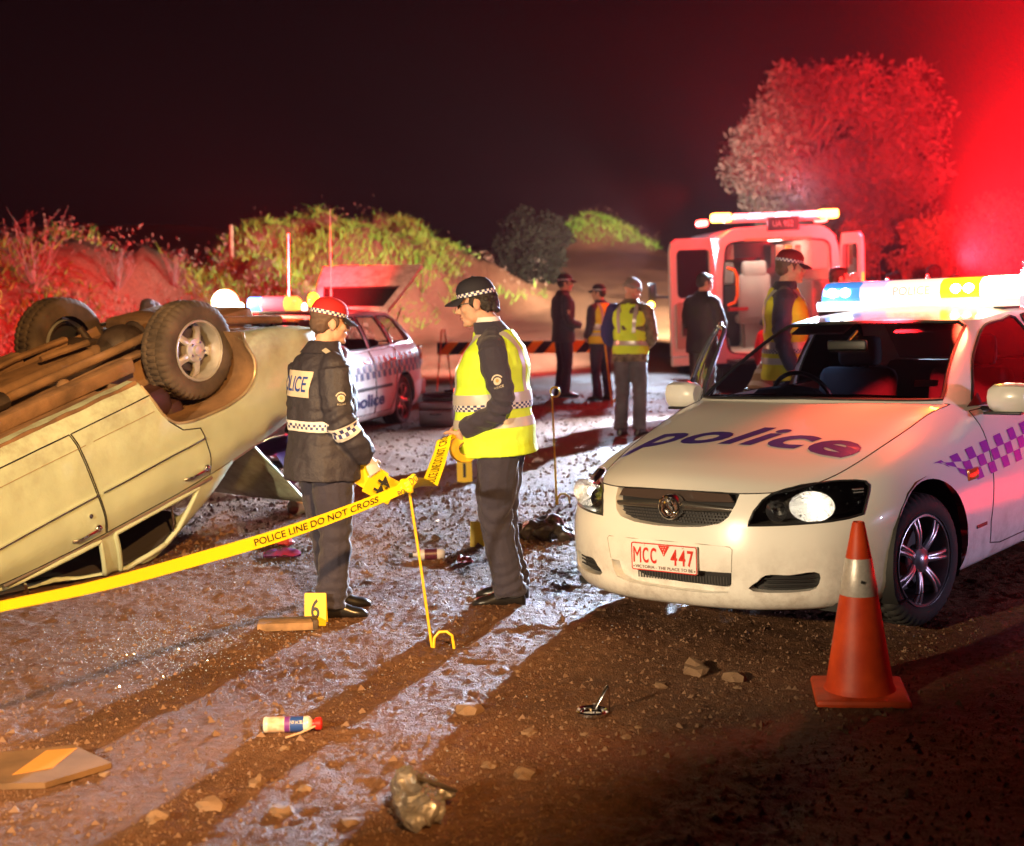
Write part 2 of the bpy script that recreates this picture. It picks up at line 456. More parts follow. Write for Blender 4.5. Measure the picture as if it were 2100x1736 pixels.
Z = ground_z(X, Y) + rel * near * (1 - .35 * flat) + .01 * fbm(X, Y, 2.5, 3, 71) * (1 - near) - .006
def dirt_material():
    m = bpy.data.materials.new('dirt'); m.use_nodes = True; t = m.node_tree; b = t.nodes['Principled BSDF']; L = t.links.new; N = t.nodes.new
    tc = N('ShaderNodeTexCoord')
    n1 = N('ShaderNodeTexNoise'); n1.inputs['Scale'].default_value = .7; n1.inputs['Detail'].default_value = 5
    n2 = N('ShaderNodeTexNoise'); n2.inputs['Scale'].default_value = 26; n2.inputs['Detail'].default_value = 8; n2.inputs['Roughness'].default_value = .7
    v = N('ShaderNodeTexVoronoi'); v.inputs['Scale'].default_value = 120; v.feature = 'F1'
    for n in (n1, n2, v): L(tc.outputs['Object'], n.inputs['Vector'])
    r1 = N('ShaderNodeValToRGB'); r1.color_ramp.elements[0].position = .35; r1.color_ramp.elements[1].position = .68
    r1.color_ramp.elements[0].color = (.10, .048, .025, 1); r1.color_ramp.elements[1].color = (.185, .095, .052, 1)
    r2 = N('ShaderNodeValToRGB'); r2.color_ramp.elements[0].position = .3; r2.color_ramp.elements[1].position = .75
    r2.color_ramp.elements[0].color = (.55, .52, .5, 1); r2.color_ramp.elements[1].color = (1.3, 1.25, 1.2, 1)
    mu = N('ShaderNodeMixRGB'); mu.blend_type = 'MULTIPLY'; mu.inputs[0].default_value = 1
    L(n1.outputs['Fac'], r1.inputs[0]); L(n2.outputs['Fac'], r2.inputs[0]); L(r1.outputs[0], mu.inputs[1]); L(r2.outputs[0], mu.inputs[2]); L(mu.outputs[0], b.inputs['Base Color'])
    ro = N('ShaderNodeMapRange'); ro.inputs[1].default_value = .35; ro.inputs[2].default_value = .65; ro.inputs[3].default_value = .58; ro.inputs[4].default_value = .8
    L(n1.outputs['Fac'], ro.inputs[0]); L(ro.outputs[0], b.inputs['Roughness']); b.inputs['Specular IOR Level'].default_value = .2
    b1 = N('ShaderNodeBump'); b1.inputs['Strength'].default_value = .8; b1.inputs['Distance'].default_value = .012
    b2 = N('ShaderNodeBump'); b2.inputs['Strength'].default_value = .7; b2.inputs['Distance'].default_value = .006; b2.invert = True
    L(n2.outputs['Fac'], b1.inputs['Height']); L(v.outputs['Distance'], b2.inputs['Height']); L(b1.outputs[0], b2.inputs['Normal'])
    n3 = N('ShaderNodeTexNoise'); n3.inputs['Scale'].default_value = 7; n3.inputs['Detail'].default_value = 7; n3.inputs['Roughness'].default_value = .62; L(tc.outputs['Object'], n3.inputs['Vector'])
    b3 = N('ShaderNodeBump'); b3.inputs['Strength'].default_value = .75; b3.inputs['Distance'].default_value = .035; L(n3.outputs['Fac'], b3.inputs['Height']); L(b3.outputs[0], b1.inputs['Normal']); L(b2.outputs[0], b.inputs['Normal'])
    return m
DIRT = dirt_material()
na, nb_ = X.shape
idx = np.arange(na * nb_).reshape(na, nb_)
F = np.stack([idx[:-1, :-1], idx[:-1, 1:], idx[1:, 1:], idx[1:, :-1]], -1).reshape(-1, 4)
me = bpy.data.meshes.new('ground'); me.vertices.add(na * nb_); me.vertices.foreach_set('co', np.stack([X, Y, Z], -1).astype(np.float32).ravel())
me.loops.add(F.size); me.loops.foreach_set('vertex_index', F.ravel().astype(np.int32)); me.polygons.add(len(F))
me.polygons.foreach_set('loop_start', np.arange(0, F.size, 4, dtype=np.int32)); me.polygons.foreach_set('use_smooth', np.ones(len(F), dtype=bool))
me.update(calc_edges=True); me.materials.append(DIRT)
ground = link(bpy.data.objects.new('ground', me)); tag(ground, kind='structure')
GN = (gx, gy, Z)
def surf_z(x, y):
    i = int(np.clip(np.searchsorted(gx, x) - 1, 0, len(gx) - 2)); j = int(np.clip(np.searchsorted(gy, y) - 1, 0, len(gy) - 2))
    u = (x - gx[i]) / (gx[i + 1] - gx[i]); v = (y - gy[j]) / (gy[j + 1] - gy[j])
    return float((Z[j, i] * (1 - u) + Z[j, i + 1] * u) * (1 - v) + (Z[j + 1, i] * (1 - u) + Z[j + 1, i + 1] * u) * v)

# ---- plants ------------------------------------------------------------------
def leaf_cloud(C, size, spread_dir=None, n_each=1, aspect=2.2, seed=0):
    """one small bent leaf (2 triangles) at every point of C, oriented at random"""
    r = np.random.default_rng(seed); C = np.repeat(np.asarray(C, float), n_each, 0); n = len(C)
    a = r.normal(size=(n, 3)); a /= np.linalg.norm(a, axis=1)[:, None]
    if spread_dir is not None: a = a * .8 + spread_dir; a /= np.linalg.norm(a, axis=1)[:, None]
    b = np.cross(a, r.normal(size=(n, 3))); b /= np.linalg.norm(b, axis=1)[:, None]
    s = size * r.uniform(.6, 1.4, n)[:, None]
    P = np.stack([C, C + a * s * .5 + b * s / aspect * .5, C + a * s, C + a * s * .5 - b * s / aspect * .5], 1).reshape(-1, 3)
    return P, np.arange(4 * n).reshape(-1, 4)
def np_mesh(name, P, F, mat, parent=None):
    me = bpy.data.meshes.new(name); k = F.shape[1]
    me.vertices.add(len(P)); me.vertices.foreach_set('co', P.astype(np.float32).ravel()); me.loops.add(F.size); me.loops.foreach_set('vertex_index', F.ravel().astype(np.int32))
    me.polygons.add(len(F)); me.polygons.foreach_set('loop_start', np.arange(0, F.size, k, dtype=np.int32)); me.update(calc_edges=True); me.materials.append(mat)
    return link(bpy.data.objects.new(name, me), parent)

GRASS = M('grass_blades', (.07, .22, .012), .7, spec=.2, nz=(1.3, .5), col2=(.20, .34, .05))
SCRUB = M('dry_scrub', (.16, .10, .07), .8, spec=.15, nz=(2, .5), col2=(.30, .20, .14))
LEAF = M('tree_leaves', (.055, .06, .038), .7, spec=.15, nz=(.8, .4), col2=(.10, .105, .075))
LEAFG = M('shrub_leaves', (.045, .055, .03), .7, spec=.15, nz=(1.5, .4), col2=(.08, .11, .05))
LEAFP = M('pale_leaves', (.10, .105, .09), .7, spec=.15)
BARK = M('bark', (.11, .085, .065), .8, bump=(14, .6))
TWIG = M('twigs', (.20, .16, .13), .8)

def scatter(n, test, x0, x1, y0, y1, seed):
    r = np.random.default_rng(seed); x = r.uniform(x0, x1, n); y = r.uniform(y0, y1, n); k = test(x, y) > r.uniform(0, 1, n)
    return x[k], y[k]
# grass on the bank tops
def grassy(x, y):
    b = bank_z(x, y); far = (y > 31) & (x > -3.2); return np.where(far, np.clip((b - .15) / .25, 0, 1), np.clip((b - .75) / .6, 0, 1)) * sst(-.55, .1, fbm(x, y, .45, 3, 81))
x, y = scatter(170000, grassy, -14, 5, 19, 50, 3)
rr = np.random.default_rng(4); zz = ground_z(x, y); n = len(x); hgt = rr.uniform(.07, .20, n) * (1 + .6 * fbm(x, y, 1.1, 2, 9)); ang = rr.uniform(0, 6.283, n); wd = rr.uniform(.012, .028, n)
lean = rr.normal(0, .12, (n, 2)); B = np.stack([x, y, zz - .03], 1); D = np.stack([np.cos(ang), np.sin(ang), 0 * ang], 1) * wd[:, None]
top = B + np.stack([lean[:, 0], lean[:, 1], hgt], 1)
np_mesh_o = np_mesh('bank_grass', np.stack([B - D, B + D, top], 1).reshape(-1, 3), np.arange(3 * n).reshape(-1, 3), GRASS)
tag(np_mesh_o, 'pale green grass growing along the tops of the earth banks', 'grass', kind='stuff')
# dry scrub clumps on the bank faces
def scrubby(x, y):
    b = bank_z(x, y); return np.where((y > 31) & (x > -3.2), .12, 1) * (b > .25) * sst(-1.3, -.2, fbm(x, y, .8, 3, 91)) * (1 - .93 * sst(.9, 1.6, b))
x, y = scatter(170000, scrubby, -14, 5, 17, 50, 5); x2, y2 = scatter(150000, scrubby, -12, -2.5, 17.5, 29, 8); x, y = np.r_[x, x2], np.r_[y, y2]
C = np.stack([x, y, ground_z(x, y) + np.random.default_rng(6).uniform(0, .34, len(x)) * (.4 + sst(-.2, .5, fbm(x, y, 1.6, 2, 95)))], 1)
P, F = leaf_cloud(C, .065, np.array([0, -.2, .7]), 1, 3.0, 7)
tag(np_mesh('bank_scrub', P, F, SCRUB), 'low dry scrub covering the faces of the earth banks', 'scrub', kind='stuff')

def branch_path(a, b, bend, n=6, seed=0):
    r = np.random.default_rng(seed); a = np.array(a, float); b = np.array(b, float); t = np.linspace(0, 1, n)[:, None]
    return a + (b - a) * t + np.sin(t * math.pi) * r.normal(size=3) * bend
def tree(name, label, cat, loc, h, crown_r, crown_h, leaves, leaf=.16, mat=LEAF, trunk_r=.22, clumps=60, seed=1, group=None, low=.25):
    r = np.random.default_rng(seed); t = thing(name, label, cat, (loc[0], loc[1], gz(*loc)), 0, group)
    cen = []
    for k in range(clumps):
        d = r.normal(size=3); d /= np.linalg.norm(d); rad = r.uniform(.55, 1.0) ** .6
        p = np.array([d[0] * crown_r * rad, d[1] * crown_r * rad * .8, h - crown_h / 2 + d[2] * crown_h / 2 * rad])
        if d[2] < 0: p[:2] *= 1.0 + .1 * d[2]
        if p[2] > h * low * .6: cen.append(p)
    cen = np.array(cen); mb = MB()
    fork = np.array([0, 0, h * low]); mb.tube(branch_path((0, 0, -.2), fork, .08, 5, seed), np.linspace(trunk_r, trunk_r * .7, 5), 9)
    mains = [cen[i] * np.array([.55, .55, .8]) + np.array([0, 0, h * .05]) for i in r.choice(len(cen), min(7, len(cen)), replace=False)]
    for i, m_ in enumerate(mains): mb.tube(branch_path(fork - [0, 0, .1], m_, h * .04, 6, seed + i), np.linspace(trunk_r * .5, trunk_r * .15, 6), 6)
    for i, c in enumerate(cen):
        j = min(mains, key=lambda q: np.linalg.norm(q - c)); mb.tube(branch_path(j, c, h * .02, 5, seed + 50 + i), np.linspace(trunk_r * .16, trunk_r * .04, 5), 5)
    mb.build('trunk', BARK, t)
    k = r.integers(0, len(cen), leaves); rad = crown_r * .27 * r.uniform(.6, 1.3, len(cen))
    off = r.normal(size=(leaves, 3)); off /= np.linalg.norm(off, axis=1)[:, None]; off *= (r.uniform(0, 1, leaves) ** .45)[:, None]
    C = cen[k] + off * rad[k][:, None] * np.array([1, 1, .8])
    P, F = leaf_cloud(C, leaf, np.array([0, 0, -.15]), 1, 2.4, seed + 9); np_mesh('crown', P, F, mat, t)
    return t
# ================================================================== VEHICLES
# vehicle frame: x to the vehicle's left, y from the nose to the tail, z up
def wall_grid(ST, nu, nv):
    P = np.array([s[0] for s in ST], float)
    full = np.vstack([(P * [-1, 1])[::-1][:-1], P]); T = np.gradient(full, axis=0); T /= np.linalg.norm(T, axis=1)[:, None]
    N = np.stack([T[:, 1], -T[:, 0]], 1)[len(P) - 1:]; N[0] = (0, -1); N[-1] = (0, 1)
    G = []
    for (p, prof, top, bulge), n in zip(ST, N):
        rows = [[p[0] - n[0] * d, p[1] - n[1] * d, z] for d, z in prof]
        s = np.array(rows[-1]); t = np.array(top, float); m = s * .42 + t * .58
        ch = nrm(t - s); nn = np.array([n[0], n[1], 0]); nn = nrm(nn - ch * (nn @ ch))
        rows += [(m + nn * bulge).tolist(), t.tolist()]
        G.append(rows)
    G = np.array(G); H = G[::-1][:-1].copy(); H[..., 0] *= -1
    return surf(np.concatenate([H, G]), nu, nv)
def panel_grid(d0, d1, c0, c1, nu, nv, pw=2.0):
    """half panel from the centre line d0 to the edge d1, between front edge c0 and rear edge c1; mirrored"""
    d0, d1 = spline(d0, nv), spline(d1, nv); c0, c1 = spline(c0, nu), spline(c1, nu)
    u = np.linspace(0, 1, nu)[:, None, None]; v = np.linspace(0, 1, nv)[None, :, None]
    w_ = np.concatenate([u, u, u ** pw], 2)
    B = d0[None] * (1 - w_) + d1[None] * w_
    B = B + (1 - v) * (c0 - B[:, 0])[:, None] + v * (c1 - B[:, -1])[:, None]
    return mirror_x(np.transpose(B, (1, 0, 2)))
def green_grid(base, roof, bul, nu, nv):
    A = np.array(base, float); B = np.array(roof, float); G = []
    P = A[:, :2]; full = np.vstack([(P * [-1, 1])[::-1][:-1], P]); T = np.gradient(full, axis=0); T /= np.linalg.norm(T, axis=1)[:, None]
    N = np.stack([T[:, 1], -T[:, 0], 0 * T[:, 0]], 1)[len(P) - 1:]
    for k, t in enumerate((0, .33, .67, 1.0)):
        G.append(A * (1 - t) + B * t + N * (4 * t * (1 - t) * bul) + np.array([0, 0, 1]) * (4 * t * (1 - t) * bul * .6))
    G = np.stack(G, 1); H = G[::-1][:-1].copy(); H[..., 0] *= -1
    return surf(np.concatenate([H, G]), nu, nv)
def lerp_prof(a, b, t): return [(p[0] * (1 - t) + q[0] * t, p[1] * (1 - t) + q[1] * t) for p, q in zip(a, b)]

SEDAN_F = [(.14, .185), (.055, .20), (.012, .25), (0, .35), (0, .46), (.018, .57)]
SEDAN_S = [(.10, .175), (.05, .195), (.02, .26), (0, .40), (-.004, .54), (.006, .66)]
SEDAN_R = [(.16, .24), (.08, .26), (.03, .32), (0, .45), (0, .60), (.02, .80)]
def sedan_stations():
    Q = [((0, 0), 0, (0, .10, .742), .010), ((.20, .006), 0, (.19, .105, .742), .010), ((.40, .045), 0, (.38, .135, .738), .012), ((.57, .125), 0, (.52, .22, .742), .016),
         ((.715, .237), .1, (.60, .36, .757), .022), ((.818, .40), .4, (.645, .50, .785), .03), ((.882, .59), .75, (.68, .66, .825), .04), ((.915, .85), 1, (.71, .88, .88), .045),
         ((.935, 1.1), 1, (.732, 1.12, .935), .048), ((.945, 1.35), 1, (.745, 1.34, .985), .048), ((.948, 1.6), 1, (.765, 1.55, 1.01), .045), ((.95, 1.9), 1, (.835, 1.85, .985), .03),
         ((.95, 2.5), 1, (.85, 2.5, .985), .028), ((.948, 3.1), 1, (.845, 3.1, .995), .028), ((.94, 3.6), 1, (.81, 3.6, 1.01), .035), ((.925, 4.0), 1.2, (.74, 4.0, 1.03), .045),
         ((.89, 4.4), 1.6, (.70, 4.4, 1.045), .04), ((.80, 4.70), 2, (.66, 4.62, 1.05), .02), ((.5, 4.85), 2, (.42, 4.72, 1.05), .015), ((0, 4.89), 2, (0, 4.76, 1.05), .012)]
    out = []
    for p, t, top, b in Q:
        pr = lerp_prof(SEDAN_F, SEDAN_S, t) if t <= 1 else lerp_prof(SEDAN_S, SEDAN_R, t - 1)
        out.append((p, pr, top, b))
    return out
SB = [(0, 1.345, 1.03), (.40, 1.385, 1.03), (.66, 1.465, 1.022), (.745, 1.53, 1.012), (.80, 1.64, 1.0), (.833, 1.85, .985), (.85, 2.5, .985), (.845, 3.1, .995), (.80, 3.65, 1.01), (.735, 3.95, 1.03), (.60, 4.10, 1.035), (0, 4.20, 1.04)]
SR = [(0, 2.20, 1.425), (.33, 2.215, 1.42), (.50, 2.255, 1.412), (.565, 2.31, 1.405), (.59, 2.36, 1.405), (.605, 2.5, 1.415), (.615, 2.8, 1.425), (.61, 3.2, 1.415), (.575, 3.55, 1.395), (.53, 3.70, 1.375), (.42, 3.74, 1.37), (0, 3.78, 1.37)]
def sedan_shell():
    ST = sedan_stations(); tops = [s[2] for s in ST]
    wall = grid_bm(wall_grid(ST, 220, 30))
    hood = grid_bm(panel_grid([(0, .10, .742), (0, .17, .785), (0, .30, .832), (0, .55, .888), (0, .85, .942), (0, 1.1, .988), (0, 1.36, 1.032)], tops[4:11], tops[:5],
                              [(0, 1.36, 1.032), (.4, 1.40, 1.032), (.66, 1.48, 1.023), (.765, 1.55, 1.01)], 26, 44))
    gh = grid_bm(green_grid(SB, SR, .022, 150, 14))
    roof = grid_bm(panel_grid([(0, 2.20, 1.425), (0, 2.5, 1.457), (0, 2.95, 1.472), (0, 3.4, 1.45), (0, 3.78, 1.37)], SR[3:10], SR[:4], SR[11:8:-1], 16, 30, 2.4))
    boot = grid_bm(panel_grid([(0, 4.2, 1.04), (0, 4.5, 1.06), (0, 4.76, 1.05)], [(.735, 3.95, 1.03), (.70, 4.4, 1.045), (.66, 4.62, 1.05)], [SB[11], SB[10], SB[9]], [tops[19], tops[18], tops[17]], 12, 12))
    return wall, hood, gh, roof, boot
WHITE = M('white_paint', (.80, .78, .73), .28, coat=.6, spec=.5)
def add_mud(m, z0, z1, amt):
    t = m.node_tree; b = t.nodes['Principled BSDF']; L = t.links.new; N = t.nodes.new; src = b.inputs['Base Color'].links[0].from_socket if b.inputs['Base Color'].links else None
    tc = N('ShaderNodeTexCoord'); sp = N('ShaderNodeSeparateXYZ'); mr = N('ShaderNodeMapRange'); n = N('ShaderNodeTexNoise'); n.inputs['Scale'].default_value = 7; n.inputs['Detail'].default_value = 9; n.inputs['Roughness'].default_value = .7
    mr.inputs[1].default_value = z0; mr.inputs[2].default_value = z1; mr.inputs[3].default_value = 0; mr.inputs[4].default_value = 1; L(tc.outputs['Object'], sp.inputs[0]); L(sp.outputs[2], mr.inputs[0]); L(tc.outputs['Object'], n.inputs['Vector'])
    r = N('ShaderNodeValToRGB'); r.color_ramp.elements[0].position = .42; r.color_ramp.elements[1].position = .72; L(n.outputs['Fac'], r.inputs[0])
    mu = N('ShaderNodeMath'); mu.operation = 'MULTIPLY'; L(r.outputs[0], mu.inputs[0]); L(mr.outputs[0], mu.inputs[1]); m2 = N('ShaderNodeMath'); m2.operation = 'MULTIPLY'; m2.inputs[1].default_value = amt; L(mu.outputs[0], m2.inputs[0])
    mx = N('ShaderNodeMixRGB'); L(m2.outputs[0], mx.inputs[0]); mx.inputs[2].default_value = (.16, .085, .045, 1)
    if src: L(src, mx.inputs[1])
    else: mx.inputs[1].default_value = b.inputs['Base Color'].default_value
    L(mx.outputs[0], b.inputs['Base Color'])
    rm = N('ShaderNodeMapRange'); rm.inputs[3].default_value = b.inputs['Roughness'].default_value; rm.inputs[4].default_value = .8; L(m2.outputs[0], rm.inputs[0]); L(rm.outputs[0], b.inputs['Roughness'])
add_mud(WHITE, .55, .18, .75)
GAP = M('black_rubber', (.008, .008, .008), .7)
BLACKP = M('black_plastic', (.015, .015, .016), .45)
MESHM = M('grille_mesh', (.02, .02, .022), .4)
TYRE = M('tyre_rubber', (.018, .017, .016), .8, bump=(60, .3, .004))
ALLOY = M('alloy', (.45, .45, .46), .32, metal=.85)
CHROME = M('chrome', (.75, .75, .76), .12, metal=1.0)
DARKM = M('dark_metal', (.05, .048, .045), .5, metal=.6)
NAVY = M('livery_blue', (.045, .025, .20), .45)
SEATM = M('seat_cloth', (.07, .065, .07), .9)
GLASS = glass('window_glass', (.62, .66, .66))
LENS = glass('lamp_glass', (.93, .95, .96))
HLIT = M('headlight_filament', (1, .95, .85), .5, emit=((1.0, .90, .74), 15))
REFLT = M('reflector', (.88, .85, .80), .22, metal=.92, bump=(70, 1.0, .012))
INTER = M('interior_trim', (.07, .065, .07), .6)

def seam(bm, name, mat, r, parent, n=5):
    mb = MB()
    for P, cl in loops_of(bm):
        if len(P) > 3: mb.tube(P, r, n, closed=cl)
    return mb.build(name, mat, parent) if mb.v else None
def rrect(x0, y0, x1, y1, r, n=5):
    out = []
    for cx, cy, a0 in ((x1 - r, y1 - r, 0), (x0 + r, y1 - r, 90), (x0 + r, y0 + r, 180), (x1 - r, y0 + r, 270)):
        for k in range(n + 1): a = R(a0 + 90 * k / n); out.append((cx + r * math.cos(a), cy + r * math.sin(a)))
    return out
def smooth_poly(P, n): return [tuple(p) for p in spline(np.array(P, float), n, True)]
def circle(cy, cz, r, n=36): return [(cy + r * math.cos(2 * math.pi * k / n), cz + r * math.sin(2 * math.pi * k / n)) for k in range(n)]

def wheel(parent, loc, out=1, r=.33, wd=.21, rim=.225, style='seven', rim_mat=None, steer=0.0, tyre_mat=None, flip=False):
    """a wheel on the x axis, its outer face towards out*x"""
    rm = rim_mat or ALLOY; w_ = bpy.data.objects.new('wheel', None); COL.objects.link(w_); w_.parent = parent; w_.location = loc; w_.empty_display_size = .1
    w_.rotation_euler = (0, 0, steer + (0 if out > 0 else math.pi))
    h = wd / 2; mb = MB(); n = 176
    prof = [(rim, h - .012), (rim + .02, h), (r - .045, h + .004), (r - .018, h - .012), (r - .004, h - .03), (r, h * .45), (r - .006, h * .40), (r - .006, h * .34), (r, h * .30), (r, -h * .30), (r - .006, -h * .34), (r - .006, -h * .4), (r, -h * .45), (r - .004, -h + .03), (r - .018, -h + .012), (r - .045, -h - .004), (rim, -h + .012)]
    G = []
    for k in range(n):
        t = 2 * math.pi * k / n; row = []
        for i, (q, x) in enumerate(prof):
            qq = q - (.010 if (k % 4 == 0 and i in (3, 4, 5, 11, 12, 13)) or (k % 4 == 2 and i in (7, 8, 9, 10)) else 0)
            row.append([x, qq * math.cos(t), qq * math.sin(t)])
        G.append(row)
    G.append(G[0]); mb.grid(np.array(G)); mb.build('tyre', tyre_mat or TYRE, w_, 50)
    mb = MB(); mb.lathe([(rim + .004, h + .002), (rim + .006, h - .008), (rim - .008, h - .004), (rim - .016, h - .03), (rim - .022, h - .09), (rim - .03, -h + .02)], 48)
    if style == 'seven':
        for k in range(7):
            a = 2 * math.pi * k / 7
            for s in (-1, 1):
                P = [];
                for t in np.linspace(0, 1, 6):
                    q = .045 + (rim - .055) * t; aa = a + s * (.22 * (1 - t) * .35 + .085 * (t ** 1.2)); P.append([h - .035 + .022 * math.sin(t * 2.6), q * math.cos(aa), q * math.sin(aa)])
                mb.tube(P, [.02, .017, .014, .0125, .012, .014], 8, rz=.011, hint=(1, 0, 0))
        mb.lathe([(0, h - .005), (.032, h - .006), (.038, h - .012), (.06, h - .02), (.072, h - .03), (.075, h - .06)], 28)
    elif style == 'mag':
        for k in range(5):
            a = 2 * math.pi * k / 5 + .3; c, s = math.cos(a), math.sin(a); er = np.array([0, c, s]); et = np.array([0, -s, c]); ex = np.array([1., 0, 0]); rings = []
            for q, wd2, x0, th in ((.03, .030, h - .045, .03), (.07, .026, h - .04, .03), (.12, .022, h - .055, .028), (rim - .03, .034, h - .085, .03), (rim - .012, .046, h - .10, .03)):
                rings.append([er * q + et * u * wd2 + ex * (x0 + v) for u, v in ((-1, -th), (1, -th), (1, -.006), (.45, .0), (.0, .004), (-.45, .0), (-1, -.006))])
            mb.loft(rings)
        mb.lathe([(0, h - .012), (.03, h - .014), (.034, h - .03), (.075, h - .034), (.082, h - .05), (.08, h - .09)], 28)
    else:
        mb.lathe([(.02, h - .035), (.09, h - .03), (.10, h - .022), (.105, h - .04)], 36)
        for k in range(6):
            a = 2 * math.pi * k / 6; P = [[h - .03 - .012 * t, (.09 + (rim - .10) * t) * math.cos(a), (.09 + (rim - .10) * t) * math.sin(a)] for t in np.linspace(0, 1, 4)]
            mb.tube(P, [.05, .038, .036, .048], 8, rz=.012, hint=(1, 0, 0))
        mb.lathe([(rim - .03, h - .035), (rim - .045, h - .05), (rim - .03, h - .06)], 36)
    mb.build('rim', rm, w_, 50)
    for k in range(5): mb = MB(); a = 2 * math.pi * k / 5 + .3; q = .057; mb.cyl((h - .05, q * math.cos(a), q * math.sin(a)), (h - .018, q * math.cos(a), q * math.sin(a)), .0095, n=6); mb.build('lug_nut', CHROME if style == 'mag' else DARKM, w_)
    mb = MB(); mb.lathe([(.03, -.01), (.16, -.01), (.16, -.03), (.03, -.03)], 36); mb.lathe([(.17, -.05), (rim - .02, -.06)], 30); mb.build('brake_disc', DARKM, w_)
    return w_

def rotm_z(a): return Matrix.Rotation(R(a), 3, 'Z')
def beam(name, c, color, strength): return M(name, color, .4, emit=(color, strength))

def chequer(bvh, name, parent, rows, cols, y_of, z_of, sgn, mat, lift=.003):
    """dark squares of a chequered band on the side of a vehicle"""
    V = []; F = []
    for i in range(cols):
        for j in range(rows):
            if (i + j) % 2: continue
            P = []; S = 3
            for a in range(S):
                for b in range(S): P.append((y_of(i + a / (S - 1), j + b / (S - 1)), z_of(i + a / (S - 1), j + b / (S - 1))))
            q = project(P, ((0, 0, 0), (0, 1, 0), (0, 0, 1)), bvh, (-sgn, 0, 0), lift); n = len(V); V += q.tolist()
            for a in range(S - 1):
                for b in range(S - 1): F.append((n + a * S + b, n + a * S + b + 1, n + (a + 1) * S + b + 1, n + (a + 1) * S + b))
    return mesh_obj(name, V, F, mat, parent)

